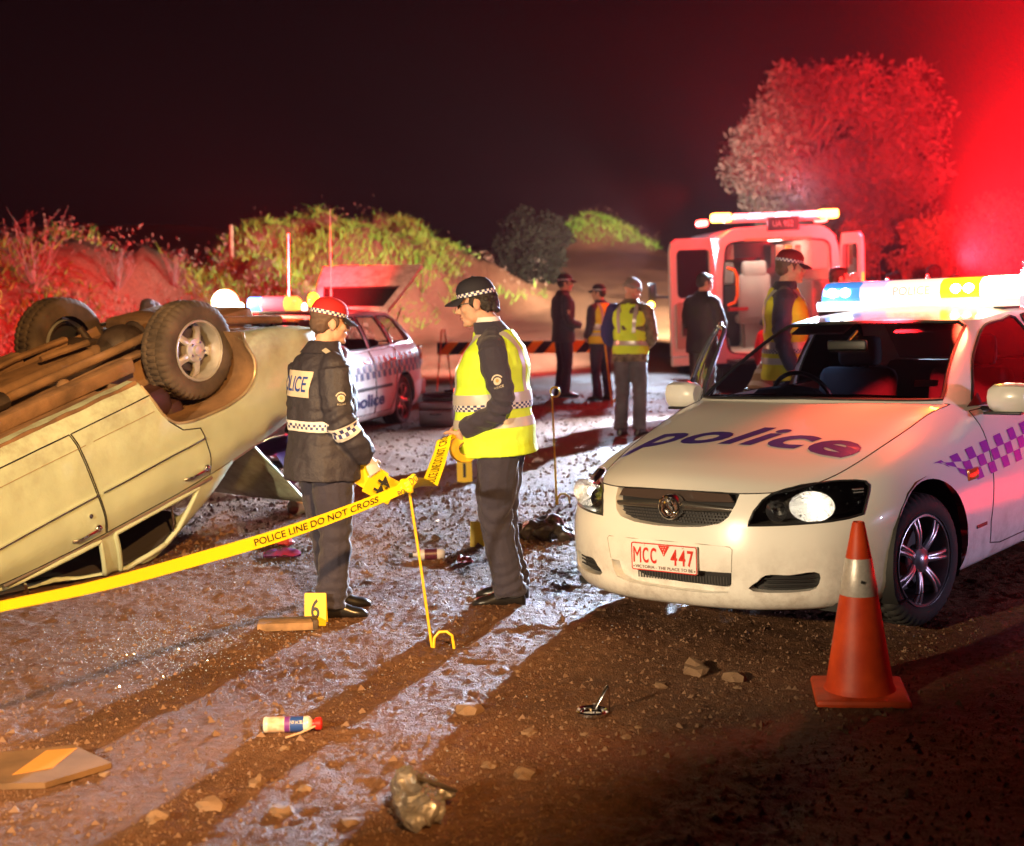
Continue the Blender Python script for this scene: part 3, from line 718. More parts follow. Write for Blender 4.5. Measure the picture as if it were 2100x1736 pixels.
# ------------------------------------------------------------------ the white police sedan
def police_sedan():
    t = thing('police_car', 'white police sedan facing the viewer with lettered bonnet, lit headlights and light bar', 'car', (.7355, 6.8497, 0))
    Rz = Matrix.Rotation(-.6911, 4, 'Z') @ Matrix.Rotation(.0271, 4, 'X') @ Matrix.Rotation(-.0289, 4, 'Y')
    t.rotation_euler = Rz.to_euler()
    wall, hood, gh, roof, boot = sedan_shell(); B0 = bvh_of(wall, hood, gh, roof, boot)
    # --- lamps
    HL = [(.41, .075, .601), (.427, .103, .661), (.453, .145, .709), (.485, .187, .737), (.524, .236, .750), (.565, .308, .760), (.671, .469, .764), (.729, .529, .761), (.762, .557, .754), (.783, .555, .735),
          (.793, .519, .70), (.797, .478, .658), (.799, .448, .622), (.763, .379, .612), (.711, .299, .606), (.638, .217, .604), (.556, .15, .602)]
    for s in (1, -1):
        ex = np.array([s * .83, .557, 0]); ex /= np.linalg.norm(ex); inw = np.array([-s * ex[1], abs(ex[0]), 0]); fr = ((0, 0, 0), ex, (0, 0, 1))
        poly = [((s * p[0]) * ex[0] + p[1] * ex[1], p[2]) for p in HL]
        cond = lambda c, s=s: c.x * s > .3 and c.y < .8
        parts = [extract(b, knife(b, fr, poly, cond)) for b in (wall, hood)]
        me_ = bpy.data.meshes.new('l'); lens = bmesh.new()
        for p in parts:
            p.to_mesh(me_); lens.from_mesh(me_)
        bmesh.ops.remove_doubles(lens, verts=lens.verts[:], dist=.004)
        root = bpy.data.objects.new('headlight', None); COL.objects.link(root); root.parent = t; root.empty_display_size = .1
        seam(lens, 'lamp_gasket', BLACKP, .006, root)
        hb = lens.copy()
        bmesh.ops.translate(hb, vec=Vector(inw * .15), verts=hb.verts[:]); bm_obj('lamp_housing', hb, M('lamp_housing', (.17, .15, .13), .32, metal=.6), root)
        mb = MB()
        for P, cl in loops_of(lens):
            mb.grid(np.stack([P, P + inw * .15], 0), True)
        mb.build('lamp_bucket', M('lamp_bucket', (.20, .18, .16), .25, metal=.7), root)
        c = np.array([s * .640, .272, .674]); fwd = np.array([s * .30, -.95, 0])
        mb = MB(); mb.T = (np.array([[fwd[0], -fwd[1], 0], [fwd[1], fwd[0], 0], [0, 0, 1]]) @ np.diag([1, 1.35, .92]), c)
        for k in range(18): mb.lathe([(.078, .02), (.068 - .006 * (k % 2), -.008), (.046 - .004 * (k % 2), -.040), (.012, -.052)], 2, a0=20 * k, a1=20 * k + 20)
        mb.T = None; mb.build('reflector', REFLT, root); mb = MB()
        mb.T = (np.array([[fwd[0], -fwd[1], 0], [fwd[1], fwd[0], 0], [0, 0, 1]]), np.array([s * .508, .175, .660])); mb.lathe([(.05, .012), (.042, -.01), (.028, -.035), (.008, -.042)], 24)
        mb.build('high_beam_reflector', CHROME, root)
        mb = MB(); mb.T = (np.array([[fwd[0], -fwd[1], 0], [fwd[1], fwd[0], 0], [0, 0, 1]]), c)
        mb.ell((-.016, 0, 0), (.020, .020, .020)); mb.ell((-.004, .035, -.03), (.008, .012, .010)); mb.build('bulb', HLIT, root)
        mb = MB()
        for k in range(7): mb.box((s * (.757 + .002 * k), .50 - .005 * k, .645 + .014 * k), (.05, .02, .005), Matrix.Rotation(s * .9, 3, 'Z'))
        mb.ell((s * .765, .49, .665), (.014, .014, .014)); mb.build('indicator', M('indicator_glass', (.7, .72, .75), .1, metal=.8), root)
        rg = np.random.default_rng(5); mb = MB()
        for P, cl in loops_of(lens)[:1]:
            cc = P.mean(0)
            for q in range(46): p = cc + (P[rg.integers(len(P))] - cc) * rg.uniform(.15, .85) + inw * rg.uniform(.03, .07); mb.box(p, rg.uniform(.004, .011, 3), rotm_z(rg.uniform(0, 90)))
        mb.build('glint_chips', CHROME, root)['kind'] = 'stuff'  # loose chrome chips added as glints inside the lamp
        bm_obj('lens', lens, LENS, root)
    # --- grille, intakes
    GR = [(-.345, .735), (-.329, .741), (0, .746), (.335, .741), (.345, .735), (.339, .690), (.318, .637), (.282, .607), (.19, .588), (.06, .580), (-.06, .580), (-.19, .588), (-.282, .607), (-.318, .637), (-.339, .690)]
    frontc = lambda c: c.y < .30
    def recess(src, poly, name, depth, mat, rim_mat, rr=.004, wallmat=None):
        p = extract(src, knife(src, FRONT, poly, frontc)); root = bpy.data.objects.new(name, None); COL.objects.link(root); root.parent = t; root.empty_display_size = .1
        mb = MB()
        for P, cl in loops_of(p): mb.grid(np.stack([P, P * [.975, 1, 1] + np.array([0, depth, 0])], 0), True)
        mb.build('surround', wallmat or WHITE, root)
        bmesh.ops.translate(p, vec=Vector((0, depth, 0)), verts=p.verts[:]); bm_obj('backing', p, mat, root)
        return root
    g = recess(wall, GR, 'grille', .05, MESHM, CHROME, .004)
    # grille bars, honeycomb and badge
    def fy(x, z):
        h = B0.ray_cast(Vector((x, -1, z)), Vector((0, 1, 0)), 3); return h[0].y if h[0] else 0
    mb = MB()
    for s in (1, -1):
        xs = np.linspace(.05, .332, 9); mb.tube([[s * x, fy(s * x, .675) + .014, .677 - .012 * (x / .33)] for x in xs], [.024 - .012 * k / 8 for k in range(9)], 10, rz=.012, hint=(0, 1, 0))
    mb.build('grille_bar', M('grille_bar', (.16, .15, .14), .25, metal=.8), g)
    mb = MB(); UP = [(x, z) for x, z in ((-.325, .700), (-.30, .736), (0, .741), (.30, .736), (.325, .700), (.15, .692), (-.15, .692))]; mb.prism(UP, (0, .112, 0), (1, 0, 0), (0, 0, 1), (0, -1, 0), .01); mb.build('grille_shield', M('grille_shield', (.05, .035, .03), .25, coat=.6), g)
    mb = MB()
    for z in np.arange(.60, .735, .014):
        for x in np.arange(-.32, .33, .017):
            if z < .668 and inpoly((x, z), GR) and inpoly((x, z + .01), GR): mb.box((x + (.0085 if int(z / .014) % 2 else 0), fy(x, z) + .043, z), (.013, .006, .009))
    o = mb.build('honeycomb', M('honeycomb', (.045, .045, .048), .35), g); o['kind'] = 'stuff'
    mb = MB(); byc = fy(0, .666) - .006; mb.T = (np.array([[0, 1, 0], [-1, 0, 0], [0, 0, 1.]]), np.array([.006, byc, .668]))
    mb.lathe([(0, .004), (.042, .004), (.046, .010), (.054, .014), (.060, .010), (.062, 0), (.06, -.04)], 40); mb.T = None
    # relief on the badge: an animal leaning over a round stone
    mb.tube([(-.012, byc - .008, .63), (-.024, byc - .012, .655), (-.018, byc - .013, .685), (.004, byc - .013, .700), (.020, byc - .010, .694), (.028, byc - .008, .680)], [.008, .012, .013, .013, .010, .006], 8)
    mb.tube([(.006, byc - .012, .694), (.016, byc - .012, .672), (.028, byc - .010, .656)], [.009, .007, .006], 8); mb.ell((.030, byc - .008, .642), (.014, .008, .014)); mb.tube([(-.02, byc - .01, .66), (-.002, byc - .012, .648), (.008, byc - .01, .632)], [.008, .008, .006], 8)
    mb.build('badge', CHROME, g)
    FOG = smooth_poly([(.415, .312), (.45, .340), (.476, .367), (.58, .372), (.695, .369), (.692, .335), (.677, .305), (.62, .293), (.548, .291), (.47, .294), (.425, .303)], 26)
    for s in (1, -1):
        poly = [(s * x, z) for x, z in (FOG if s > 0 else FOG[::-1])]
        r_ = recess(wall, poly, 'bumper_vent', .06, BLACKP, None)
        mb = MB()
        for z in (.315, .335, .352): mb.tube([[s * x, fy(s * x, z) + .03, z] for x in np.linspace(.47, .665, 5)], .004, 5)
        mb.build('vent_slats', BLACKP, r_)
    INT = [(-.340, .395), (-.20, .388), (0, .386), (.20, .384), (.342, .382), (.338, .33), (.318, .285), (.229, .279), (0, .281), (-.229, .292), (-.306, .312), (-.325, .34)]
    r_ = recess(wall, INT, 'lower_intake', .055, WHITE, None)
    mb = MB(); DK = [(-.215, .384), (.325, .376), (.320, .32), (.289, .310), (.05, .312), (-.15, .325), (-.20, .347)]
    mb.prism(DK, (0, .058, 0), (1, 0, 0), (0, 0, 1), (0, -1, 0), .012); mb.build('intake_mesh', MESHM, r_)
    mb = MB()
    for x in np.arange(-.19, .31, .016): mb.box((x, .044, .335), (.005, .004, .04))
    mb.build('intake_bars', M('intake_bars', (.05, .05, .05), .5), r_)
    # --- wheel arches
    arch_c = {}
    for s in (1, -1):
        for yc, rr in ((.935, .385), (3.80, .38)):
            a = extract(wall, knife(wall, SIDE, circle(yc, .328, rr, 44), lambda c, s=s: c.x * s > .6))
            a.free()
    # --- doors, glass
    DF = [(1.655, .965), (1.652, .84), (1.66, .70), (1.63, .52), (1.60, .40), (1.61, .285), (1.75, .262), (2.74, .262), (2.76, .40), (2.79, .70), (2.80, .985)]
    DR = [(2.815, .985), (2.805, .70), (2.775, .40), (2.755, .262), (3.28, .262), (3.36, .34), (3.46, .55), (3.62, .72), (3.72, .80), (3.74, .99)]
    WF = smooth_poly([(1.70, .985), (1.80, 1.075), (1.93, 1.18), (2.14, 1.29), (2.36, 1.368), (2.60, 1.388), (2.80, 1.388), (2.80, 1.2), (2.79, 1.005), (2.4, 1.000), (2.0, .998)], 40)
    WR = smooth_poly([(2.88, 1.01), (2.88, 1.2), (2.89, 1.386), (3.1, 1.384), (3.35, 1.36), (3.52, 1.27), (3.63, 1.13), (3.66, 1.035), (3.3, 1.018)], 36)
    WS = [(-.722, 1.035), (-.60, 1.038), (-.33, 1.045), (0, 1.05), (.33, 1.045), (.60, 1.038), (.722, 1.035), (.708, 1.075), (.575, 1.375), (.53, 1.400), (.33, 1.410), (0, 1.414), (-.33, 1.410), (-.53, 1.400), (-.575, 1.375), (-.708, 1.075)]
    wsb = extract(gh, knife(gh, FRONT, WS, lambda c: c.y < 2.5)); o = bm_obj('windscreen', wsb, GLASS, t); seam(wsb, 'windscreen_seal', GAP, .011, o)
    WB = [(-.58, 1.07), (.58, 1.07), (.48, 1.345), (-.48, 1.345)]
    wrb = extract(gh, knife(gh, FRONT, WB, lambda c: c.y > 3.3)); o = bm_obj('rear_window', wrb, GLASS, t); seam(wrb, 'window_seal', GAP, .008, o)
    body_pieces = []
    doors = {}
    for s in (1, -1):
        cnd = lambda c, s=s: c.x * s > .4
        for nm, wp in (('front', WF), ('rear', WR)):
            wbm = extract(gh, knife(gh, SIDE, wp, lambda c, s=s: c.x * s > .45)); doors[(s, nm, 'w')] = wbm
        for nm, dp in (('front', DF), ('rear', DR)):
            doors[(s, nm)] = extract(wall, knife(wall, SIDE, dp, cnd))
    open_door = None
    for (k, dbm) in [(k, v) for k, v in doors.items() if len(k) == 2]:
        s, nm = k
        if k == (-1, 'front'): open_door = dbm; continue
        o = bm_obj('door', dbm, WHITE, t); seam(dbm, 'door_gap', GAP, .0035, o)
        wo = bm_obj('door_window', doors[(s, nm, 'w')], GLASS, o); seam(doors[(s, nm, 'w')], 'window_seal', GAP, .009, o)
        yh = 2.62 if nm == 'front' else 3.50
        h = B0.ray_cast(Vector((s * 2, yh, .86)), Vector((-s, 0, 0)), 3)[0]
        mb = MB(); mb.tube([(h.x - s * .004, yh - .10, .86), (h.x + s * .026, yh - .075, .862), (h.x + s * .03, yh, .864), (h.x + s * .026, yh + .075, .862), (h.x - s * .004, yh + .10, .86)], [.012, .014, .015, .014, .012], 8); mb.build('handle', WHITE, o)
    # the driver's door stands open, swung forward about its front edge
    dr = bpy.data.objects.new('door', None); COL.objects.link(dr); dr.parent = t; dr['label'] = 'open driver door seen edge on'
    hp = Vector((-.90, 1.64, 0)); dr.location = hp; dr.rotation_euler = (0, 0, R(34))
    def moved(bm):
        b = bm.copy(); bmesh.ops.translate(b, vec=-hp, verts=b.verts[:]); return b
    bm_obj('door_skin', moved(open_door), WHITE, dr)
    ib = moved(open_door); bmesh.ops.translate(ib, vec=Vector((.07, 0, 0)), verts=ib.verts[:]); bm_obj('door_lining', ib, INTER, dr)
    mb = MB()
    for P, cl in loops_of(moved(open_door)): mb.grid(np.stack([P, P + np.array([.07, 0, 0])], 0), True)
    mb.build('door_edge', WHITE, dr)
    wb = moved(doors[(-1, 'front', 'w')]); bm_obj('door_window', wb, GLASS, dr); seam(wb, 'window_frame', M('door_frame', (.6, .6, .62), .2, metal=.9), .017, dr, 8)
    # --- bonnet, body
    o = bm_obj('bonnet', hood, WHITE, t)
    seam(hood, 'bonnet_gap', GAP, .0030, o)
    me_ = bpy.data.meshes.new('b'); body = bmesh.new()
    for b in (wall, gh, roof, boot): b.to_mesh(me_); body.from_mesh(me_)
    bm_obj('body', body, WHITE, t)
    # --- wheels, liners, floor
    for s in (1, -1):
        wheel(t, (s * .80, .90, .325), s, .325, .21, .222, 'seven', steer=R(-9))
        wheel(t, (s * .80, 3.79, .325), s, .325, .21, .222, 'seven')
    for s in (1, -1):
        for yc in (.935, 3.80):
            mb = MB(); c = circle(yc, .328, .40, 24)
            A = np.array([[s * .90, p[0], max(p[1], .17)] for p in c]); Bq = np.array([[s * .50, p[0], max(p[1], .17)] for p in c]); mb.grid(np.stack([A, Bq], 0), True); mb.raw(Bq, [tuple(range(24))]); mb.build('wheel_liner', GAP, t)
    mb = MB(); mb.box((0, 2.45, .20), (1.5, 4.3, .04)); mb.box((0, 2.5, .14), (1.2, 2.9, .10)); mb.box((0, 1.25, .50), (1.35, .06, .7)); mb.build('floor_pan', GAP, t)  # lower box added to block light passing under the car
    # --- plate panel line and number plate
    PP = [(-.363, .506), (0, .512), (.348, .498), (.346, .392), (.343, .383)]
    mb = MB(); mb.tube(project([(-.340, .398), (-.352, .45), (-.363, .495), (-.355, .506), (-.2, .510), (0, .511), (.2, .509), (.335, .502), (.347, .49), (.345, .44), (.342, .385)], FRONT, B0, (0, 1, 0), .0), .0022, 5); mb.build('bumper_crease', M('crease', (.35, .33, .29), .5), t)
    pl = bpy.data.objects.new('number_plate', None); COL.objects.link(pl); pl.parent = t; pl.location = (0, -.016, .432); pl.rotation_euler = (R(-2), 0, 0)
    mb = MB(); mb.prism(rrect(-.186, -.067, .186, .067, .01), (0, 0, 0), (1, 0, 0), (0, 0, 1), (0, 1, 0), .008); mb.box((0, .025, 0), (.2, .045, .1)); mb.build('plate', M('plate_white', (.78, .76, .72), .35), pl)
    RP = M('plate_red', (.62, .03, .02), .4); mb = MB()
    mb.tube([(p[0], -.001, p[1]) for p in rrect(-.183, -.064, .183, .064, .009)], .0028, 5, closed=True)
    X_, Z_ = (1, 0, 0), (0, 0, 1)
    [text_on(mb, ch, (x, -.0035, .008), X_, Z_, w_, .076, bold=b_) for ch, x, w_, b_ in (('M', -.151, .044, 0), ('C', -.103, .034, .02), ('C', -.058, .034, .02), ('4', .058, .038, .012), ('4', .104, .038, .012), ('7', .150, .034, .02))]
    mb.raw([(-.030, -.0035, .0605), (.034, -.0035, .0605), (.002, -.0035, .008)], [(0, 1, 2)]); mb.build('plate_numbers', RP, pl)
    mb = MB(); text_on(mb, 'VICTORIA - THE PLACE TO BE', (0, -.0035, -.048), X_, Z_, .325, .0145, bold=.004)
    for x in (-.172, .172): mb.ell((x, -.002, -.050), (.0035, .003, .0035), 8, 5)
    mb.build('plate_slogan', M('plate_dark', (.10, .03, .02), .5), pl)
    mb = MB()
    for q in ((-.012, .052), (0, .052), (.014, .053), (-.004, .042), (.008, .041), (.002, .030), (.001, .020)): mb.ell((q[0], -.004, q[1]), (.0026, .001, .0026), 6, 4)
    for x in (-.11, .108): mb.ell((x, -.004, .058), (.005, .004, .005), 8, 5)
    mb.build('plate_stars', M('plate_star', (.8, .78, .74), .3), pl)
    # --- lettering on the bonnet
    Hb = bvh_of(hood)
    V2, F2 = text_fit('police', 1.27, .38, bold=.030, shear=.32, space=1.08); V2, F2 = chop(V2, F2, .05)
    V3 = project(V2, ((.015, .70, 0), (1, 0, 0), (0, 1, 0)), Hb, (0, 0, -1), .003); mesh_obj('bonnet_lettering', V3, F2, NAVY, t)
    # --- chequered band on both sides
    for s in (1, -1):
        Wb = bvh_of(*([doors[k] for k in doors if len(k) == 2] + [wall]))
        def zof(i, j):
            u = i / 30.; top = .775 + .085 * min(1, u * 2.2); bot = .775 - .0 - .15 * min(1, i / 3.6) + .10 * u; return bot + (top - bot) * j / 3
        def yof(i, j): return 1.03 + i * .088 + .02 * (3 - j)
        chequer(Wb, 'chequer_band', t, 3, 30, yof, zof, s, M('chequer_lit_purple', (.24, .03, .46), .4))  # purple of mixed red and blue light put into the chequer colour
        mb = MB(); hx = B0.ray_cast(Vector((s * 2, 1.40, .675)), Vector((-s, 0, 0)), 3)[0].x
        mb.box((hx, 1.40, .675), (.022, .13, .06), bev=.008); mb.build('side_repeater', M('repeater', (.45, .10, .03), .2, coat=1), t)
        mb = MB(); hx = B0.ray_cast(Vector((s * 2, 1.48, .40)), Vector((-s, 0, 0)), 3)[0].x
        mb.box((hx, 1.48, .40), (.008, .13, .017)); mb.build('fender_badge', DARKM, t)
    # --- mirrors
    for s in (1, -1):
        mb = MB(); mb.loft([[(s * (.87 + x), 1.76 + dy * k + .02 * (1 - k), 1.02 + dz * kz) for dy, dz in ((-.075, -.03), (-.085, .02), (-.06, .07), (-.02, .085), (.035, .08), (.045, .06), (.045, -.06), (.03, -.075), (-.04, -.07))] for x, k, kz in ((.03, .75, .7), (.06, .95, .92), (.12, 1, 1), (.18, .95, 1), (.225, .8, .9), (.24, .55, .6))])
        o = mb.build('mirror', WHITE, t); mb = MB(); mb.tube([(s * .84, 1.80, .965), (s * .88, 1.79, .965), (s * .93, 1.78, .965)], [.03, .026, .03], 8, rz=.014); mb.box((s * .98, 1.745, .950), (.20, .10, .016), bev=.006); mb.build('mirror_arm', BLACKP, o)
        mb = MB(); mb.raw([(s * .825, 1.62, .99), (s * .84, 1.80, .985), (s * .812, 1.80, 1.05)], [(0, 1, 2)]); mb.build('mirror_sail', BLACKP, o)
    # --- interior
    for x, s in ((-.37, 1), (.37, -1)):
        st = bpy.data.objects.new('front_seat', None); COL.objects.link(st); st.parent = t; st.location = (x, 2.55, .30)
        mb = MB(); mb.box((0, -.12, .15), (.52, .52, .18), bev=.06); mb.build('cushion', SEATM, st)
        mb = MB(); mb.box((0, .20, .50), (.50, .16, .62), Matrix.Rotation(R(-14), 3, 'X'), bev=.06); mb.build('backrest', SEATM, st)
        mb = MB(); mb.box((0, .29, .90), (.28, .10, .19), bev=.04); mb.cyl((-.06, .27, .78), (-.06, .28, .86), .008); mb.cyl((.06, .27, .78), (.06, .28, .86), .008); mb.build('headrest', SEATM, st)
    mb = MB(); mb.box((0, 3.45, .45), (1.3, .5, .2), bev=.06); mb.box((0, 3.75, .78), (1.3, .16, .6), Matrix.Rotation(R(-20), 3, 'X'), bev=.06); mb.build('rear_seat', SEATM, t)
    mb = MB(); mb.loft([[(x, y, z) for y, z in ((1.46, .93), (1.52, .985), (1.75, .985), (1.93, .96), (1.98, .88), (1.9, .7), (1.5, .68))] for x in np.linspace(-.70, .70, 6)]); mb.tube([(-.62, 1.90, .955), (-.55, 1.90, 1.015), (-.37, 1.92, 1.035), (-.19, 1.90, 1.015), (-.12, 1.90, .955)], .04, 8); mb.build('dashboard', INTER, t)
    mb = MB(); a = np.array([0, .35, .94]); C = np.array([-.37, 2.08, .96])
    mb.tube([C + .19 * (math.cos(q) * np.array([1, 0, 0]) + math.sin(q) * np.array([0, -.40, .92])) for q in np.linspace(0, 2 * math.pi, 33)[:-1]], .014, 8, closed=True)
    mb.tube([C, C + np.array([0, -.18, -.07])], .03, 8); mb.tube([C - [.18, 0, 0], C + [.18, 0, 0]], .02, 6); mb.build('steering_wheel', BLACKP, t)
    mb = MB(); mb.box((.04, 1.86, 1.30), (.24, .03, .065), bev=.012); mb.cyl((.04, 1.86, 1.32), (.02, 2.02, 1.37), .01); mb.build('rear_view_mirror', BLACKP, t)
    for s in (1, -1): mb = MB(); mb.box((s * .33, 2.28, 1.375), (.34, .15, .012), Matrix.Rotation(R(18), 3, 'X')); mb.build('sun_visor', M('headlining', (.30, .27, .25), .9), t)
    mb = MB(); mb.raw([(.52, 1.66, 1.09), (.64, 1.69, 1.09), (.62, 1.75, 1.12), (.50, 1.72, 1.12)], [(0, 1, 2, 3)]); mb.build('windscreen_sticker', M('sticker', (.5, .42, .36), .7), t)
    for s in (1, -1):
        mb = MB(); P = [(s * .66, 1.50, 1.035), (s * .30, 1.44, 1.05), (s * .06 - .15, 1.43, 1.052)]; mb.tube(P, .008, 6); mb.tube([(p[0] * .98, p[1] + .02, p[2] + .012) for p in P], .006, 5); mb.build('wiper', BLACKP, t)
    mb = MB(); G = [[(x, 2.3 + 1.4 * v, 1.40 - .3 * (v > .9) - .02 * abs(x)) for x in np.linspace(-.5, .5, 5)] for v in np.linspace(0, 1, 6)]; mb.grid(G); mb.build('headlining', M('headlining', (.30, .27, .25), .9), t)
    # --- light bar on the roof
    lb = bpy.data.objects.new('light_bar', None); COL.objects.link(lb); lb.parent = t; lb.location = (0, 3.0, 1.50)
    def seg(x0, x1, sc=(1, 1)):
        pr = [(-.15, .015), (-.165, .05), (-.15, .10), (-.10, .128), (0, .135), (.10, .128), (.15, .10), (.165, .05), (.15, .015)]
        return [[(x, y * k, .015 + (z - .015) * kz) for y, z in pr] for x, k, kz in [(x0, sc[0], .4 + .6 * sc[0]), (x0 * .9 + x1 * .1, (sc[0] + 1) / 2 if sc[0] < 1 else 1, 1), (x0 * .1 + x1 * .9, (sc[1] + 1) / 2 if sc[1] < 1 else 1, 1), (x1, sc[1], .4 + .6 * sc[1])]]
    E_ = lambda n, c, c2, s_: M(n, c, .15, emit=(c2, s_), coat=1)
    MB().loft(seg(-.66, -.36, (.55, 1))).build('blue_lens', E_('blue_lens', (.05, .25, .8), (.10, .36, 1.0), .9), lb)
    MB().loft(seg(-.36, -.19)).build('clear_lens', E_('clear_lens', (.5, .4, .8), (.70, .55, 1.0), 1.3), lb)
    o = MB().loft(seg(-.19, .17)).build('sign_box', E_('sign_box', (.9, .88, .85), (1.0, .92, .86), 1.15), lb)
    MB().loft(seg(.17, .42)).build('amber_lens', E_('amber_lens', (.8, .5, .02), (1.0, .55, .02), 2.2), lb)
    MB().loft(seg(.42, .66, (1, .55))).build('red_lens', E_('red_lens', (.9, .4, .3), (1.0, .66, .42), 45), lb)
    mb = MB(); text_on(mb, 'POLICE', (-.01, -.1675, .068), (1, 0, 0), (0, .25, .97), .24, .055, lift=.001, bold=.01); mb.build('sign_lettering', M('sign_letters', (.6, .4, .42), .5, emit=((1, .45, .45), .6)), lb)
    mb = MB(); mb.loft([[(x, y, z) for y, z in ((-.16, -.045), (-.17, .0), (-.15, .016), (.15, .016), (.17, 0), (.16, -.045))] for x in np.linspace(-.66, .66, 4)]); mb.build('light_bar_base', E_('bar_base', (.8, .78, .76), (1, .88, .82), .8), lb)
    for x in (-.55, -.46, .27, .35): mb = MB(); mb.ell((x, -.155, .07), (.035, .02, .03)); mb.build('flash_tube', E_('flash_tubes', (1, 1, 1), (1, .95, .85), 22), lb)
    for s in (-1, 1): mb = MB(); mb.box((s * .52, 0, -.06), (.06, .26, .05)); mb.build('bar_foot', BLACKP, lb)
    return t, lb
CAR, LBAR = police_sedan()
bpy.context.view_layer.update()
mw = CAR.matrix_world
def on_car(p): return tuple(mw @ Vector(p))
lamp('light_bar_red_fill', 'SPOT', on_car((.48, 2.25, 1.62)), 800, (1.0, .07, .03), 0.25, aim=on_car((.40, 1.36, .96)), angle=36, blend=1.0)
lamp('light_bar_red_fill', 'SPOT', on_car((.20, 2.02, 1.47)), 450, RED, 0.05, aim=on_car((.0, 2.6, .8)), angle=100, blend=.5)  # added to redden the cabin behind the windscreen
lamp('light_bar_red_fill', 'SPOT', on_car((.22, 3.05, 1.74)), 800000, RED, 0.06, aim=on_car((4.2, 11.0, 4.3)), angle=127, blend=0.8)  # oversized spot added to redden the haze into a veil
lamp('light_bar_blue_lamp', 'POINT', on_car((-.78, 2.80, 1.58)), 14, (.3, .5, 1.0), 0.06)
lamp('light_bar_amber_lamp', 'POINT', on_car((.30, 2.75, 1.72)), 14, AMBER, 0.05)
# ------------------------------------------------------------------ the overturned old sedan
OLD_S = [(.16, .27), (.06, .285), (.025, .34), (.004, .50), (0, .66), (.012, .80)]
def old_stations():
    Q = [((0, 0), (0, .05, .86), .01), ((.5, .01), (.48, .06, .87), .012), ((.80, .05), (.74, .10, .885), .016), ((.91, .20), (.80, .24, .90), .02), ((.935, .6), (.83, .6, .93), .022), ((.94, 1.2), (.845, 1.2, .97), .022), ((.945, 1.9), (.87, 1.9, 1.035), .02),
         ((.945, 2.6), (.875, 2.6, 1.055), .02), ((.94, 3.2), (.865, 3.2, 1.06), .022), ((.935, 3.7), (.83, 3.7, 1.055), .025), ((.92, 4.2), (.79, 4.2, 1.03), .025), ((.89, 4.55), (.76, 4.55, 1.0), .02), ((.80, 4.72), (.70, 4.67, .95), .012), ((.5, 4.77), (.45, 4.73, .945), .01), ((0, 4.78), (0, 4.74, .945), .01)]
    up = lambda y: .24 * max(0, (y - 3.85) / .93) ** 1.3
    return [(p, [(d, z + up(p[1]) * max(0, 1 - (z - .27) / .55)) for d, z in OLD_S], t, b) for p, t, b in Q]
OB = [(0, 1.40, .985), (.50, 1.44, .985), (.76, 1.56, .99), (.825, 1.66, 1.01), (.862, 1.9, 1.04), (.872, 2.6, 1.06), (.862, 3.2, 1.065), (.83, 3.62, 1.06), (.74, 3.80, 1.055), (.5, 3.86, 1.055), (0, 3.88, 1.055)]
ORF = [(0, 2.05, 1.42), (.40, 2.06, 1.42), (.62, 2.11, 1.41), (.69, 2.18, 1.405), (.725, 2.4, 1.42), (.74, 2.7, 1.425), (.73, 2.95, 1.42), (.67, 3.15, 1.395), (.56, 3.24, 1.365), (.4, 3.27, 1.365), (0, 3.28, 1.365)]
def old_shell():
    ST = old_stations(); tops = [s[2] for s in ST]
    wall = grid_bm(wall_grid(ST, 200, 26)); gh = grid_bm(green_grid(OB, ORF, .018, 120, 12))
    roof = grid_bm(panel_grid([(0, 2.05, 1.395), (0, 2.4, 1.45), (0, 2.9, 1.45), (0, 3.28, 1.365)], ORF[3:8], ORF[:4], ORF[10:6:-1], 12, 20))
    hood = grid_bm(panel_grid([(0, .05, .86), (0, .5, .95), (0, 1.40, .99)], [tops[3], tops[4], tops[5], (.82, 1.66, .985)], tops[:4], OB[:4], 12, 16))
    return wall, gh, roof, hood
OLD_T = (-4.66, 6.977, .635); OLD_R = (-34.82, 16.13, 181.28)
OLDP = M('old_paint', (.46, .54, .39), .38, coat=.3, nz=(3.2, .13), bump=(2.5, .35, .03))
add_mud(OLDP, .75, .25, .7)
RUST = M('dusty_underbody', (.21, .115, .052), .9, nz=(5, .45), bump=(35, .7, .008))
GREASE = M('greasy_steel', (.06, .04, .026), .6, metal=.3, nz=(9, .5), bump=(40, .5, .006))
DUSTYT = M('dusty_tyre', (.075, .050, .030), .85, nz=(7, .5), bump=(60, .4, .004))
def rotm_x(a): return Matrix.Rotation(R(a), 3, 'X')
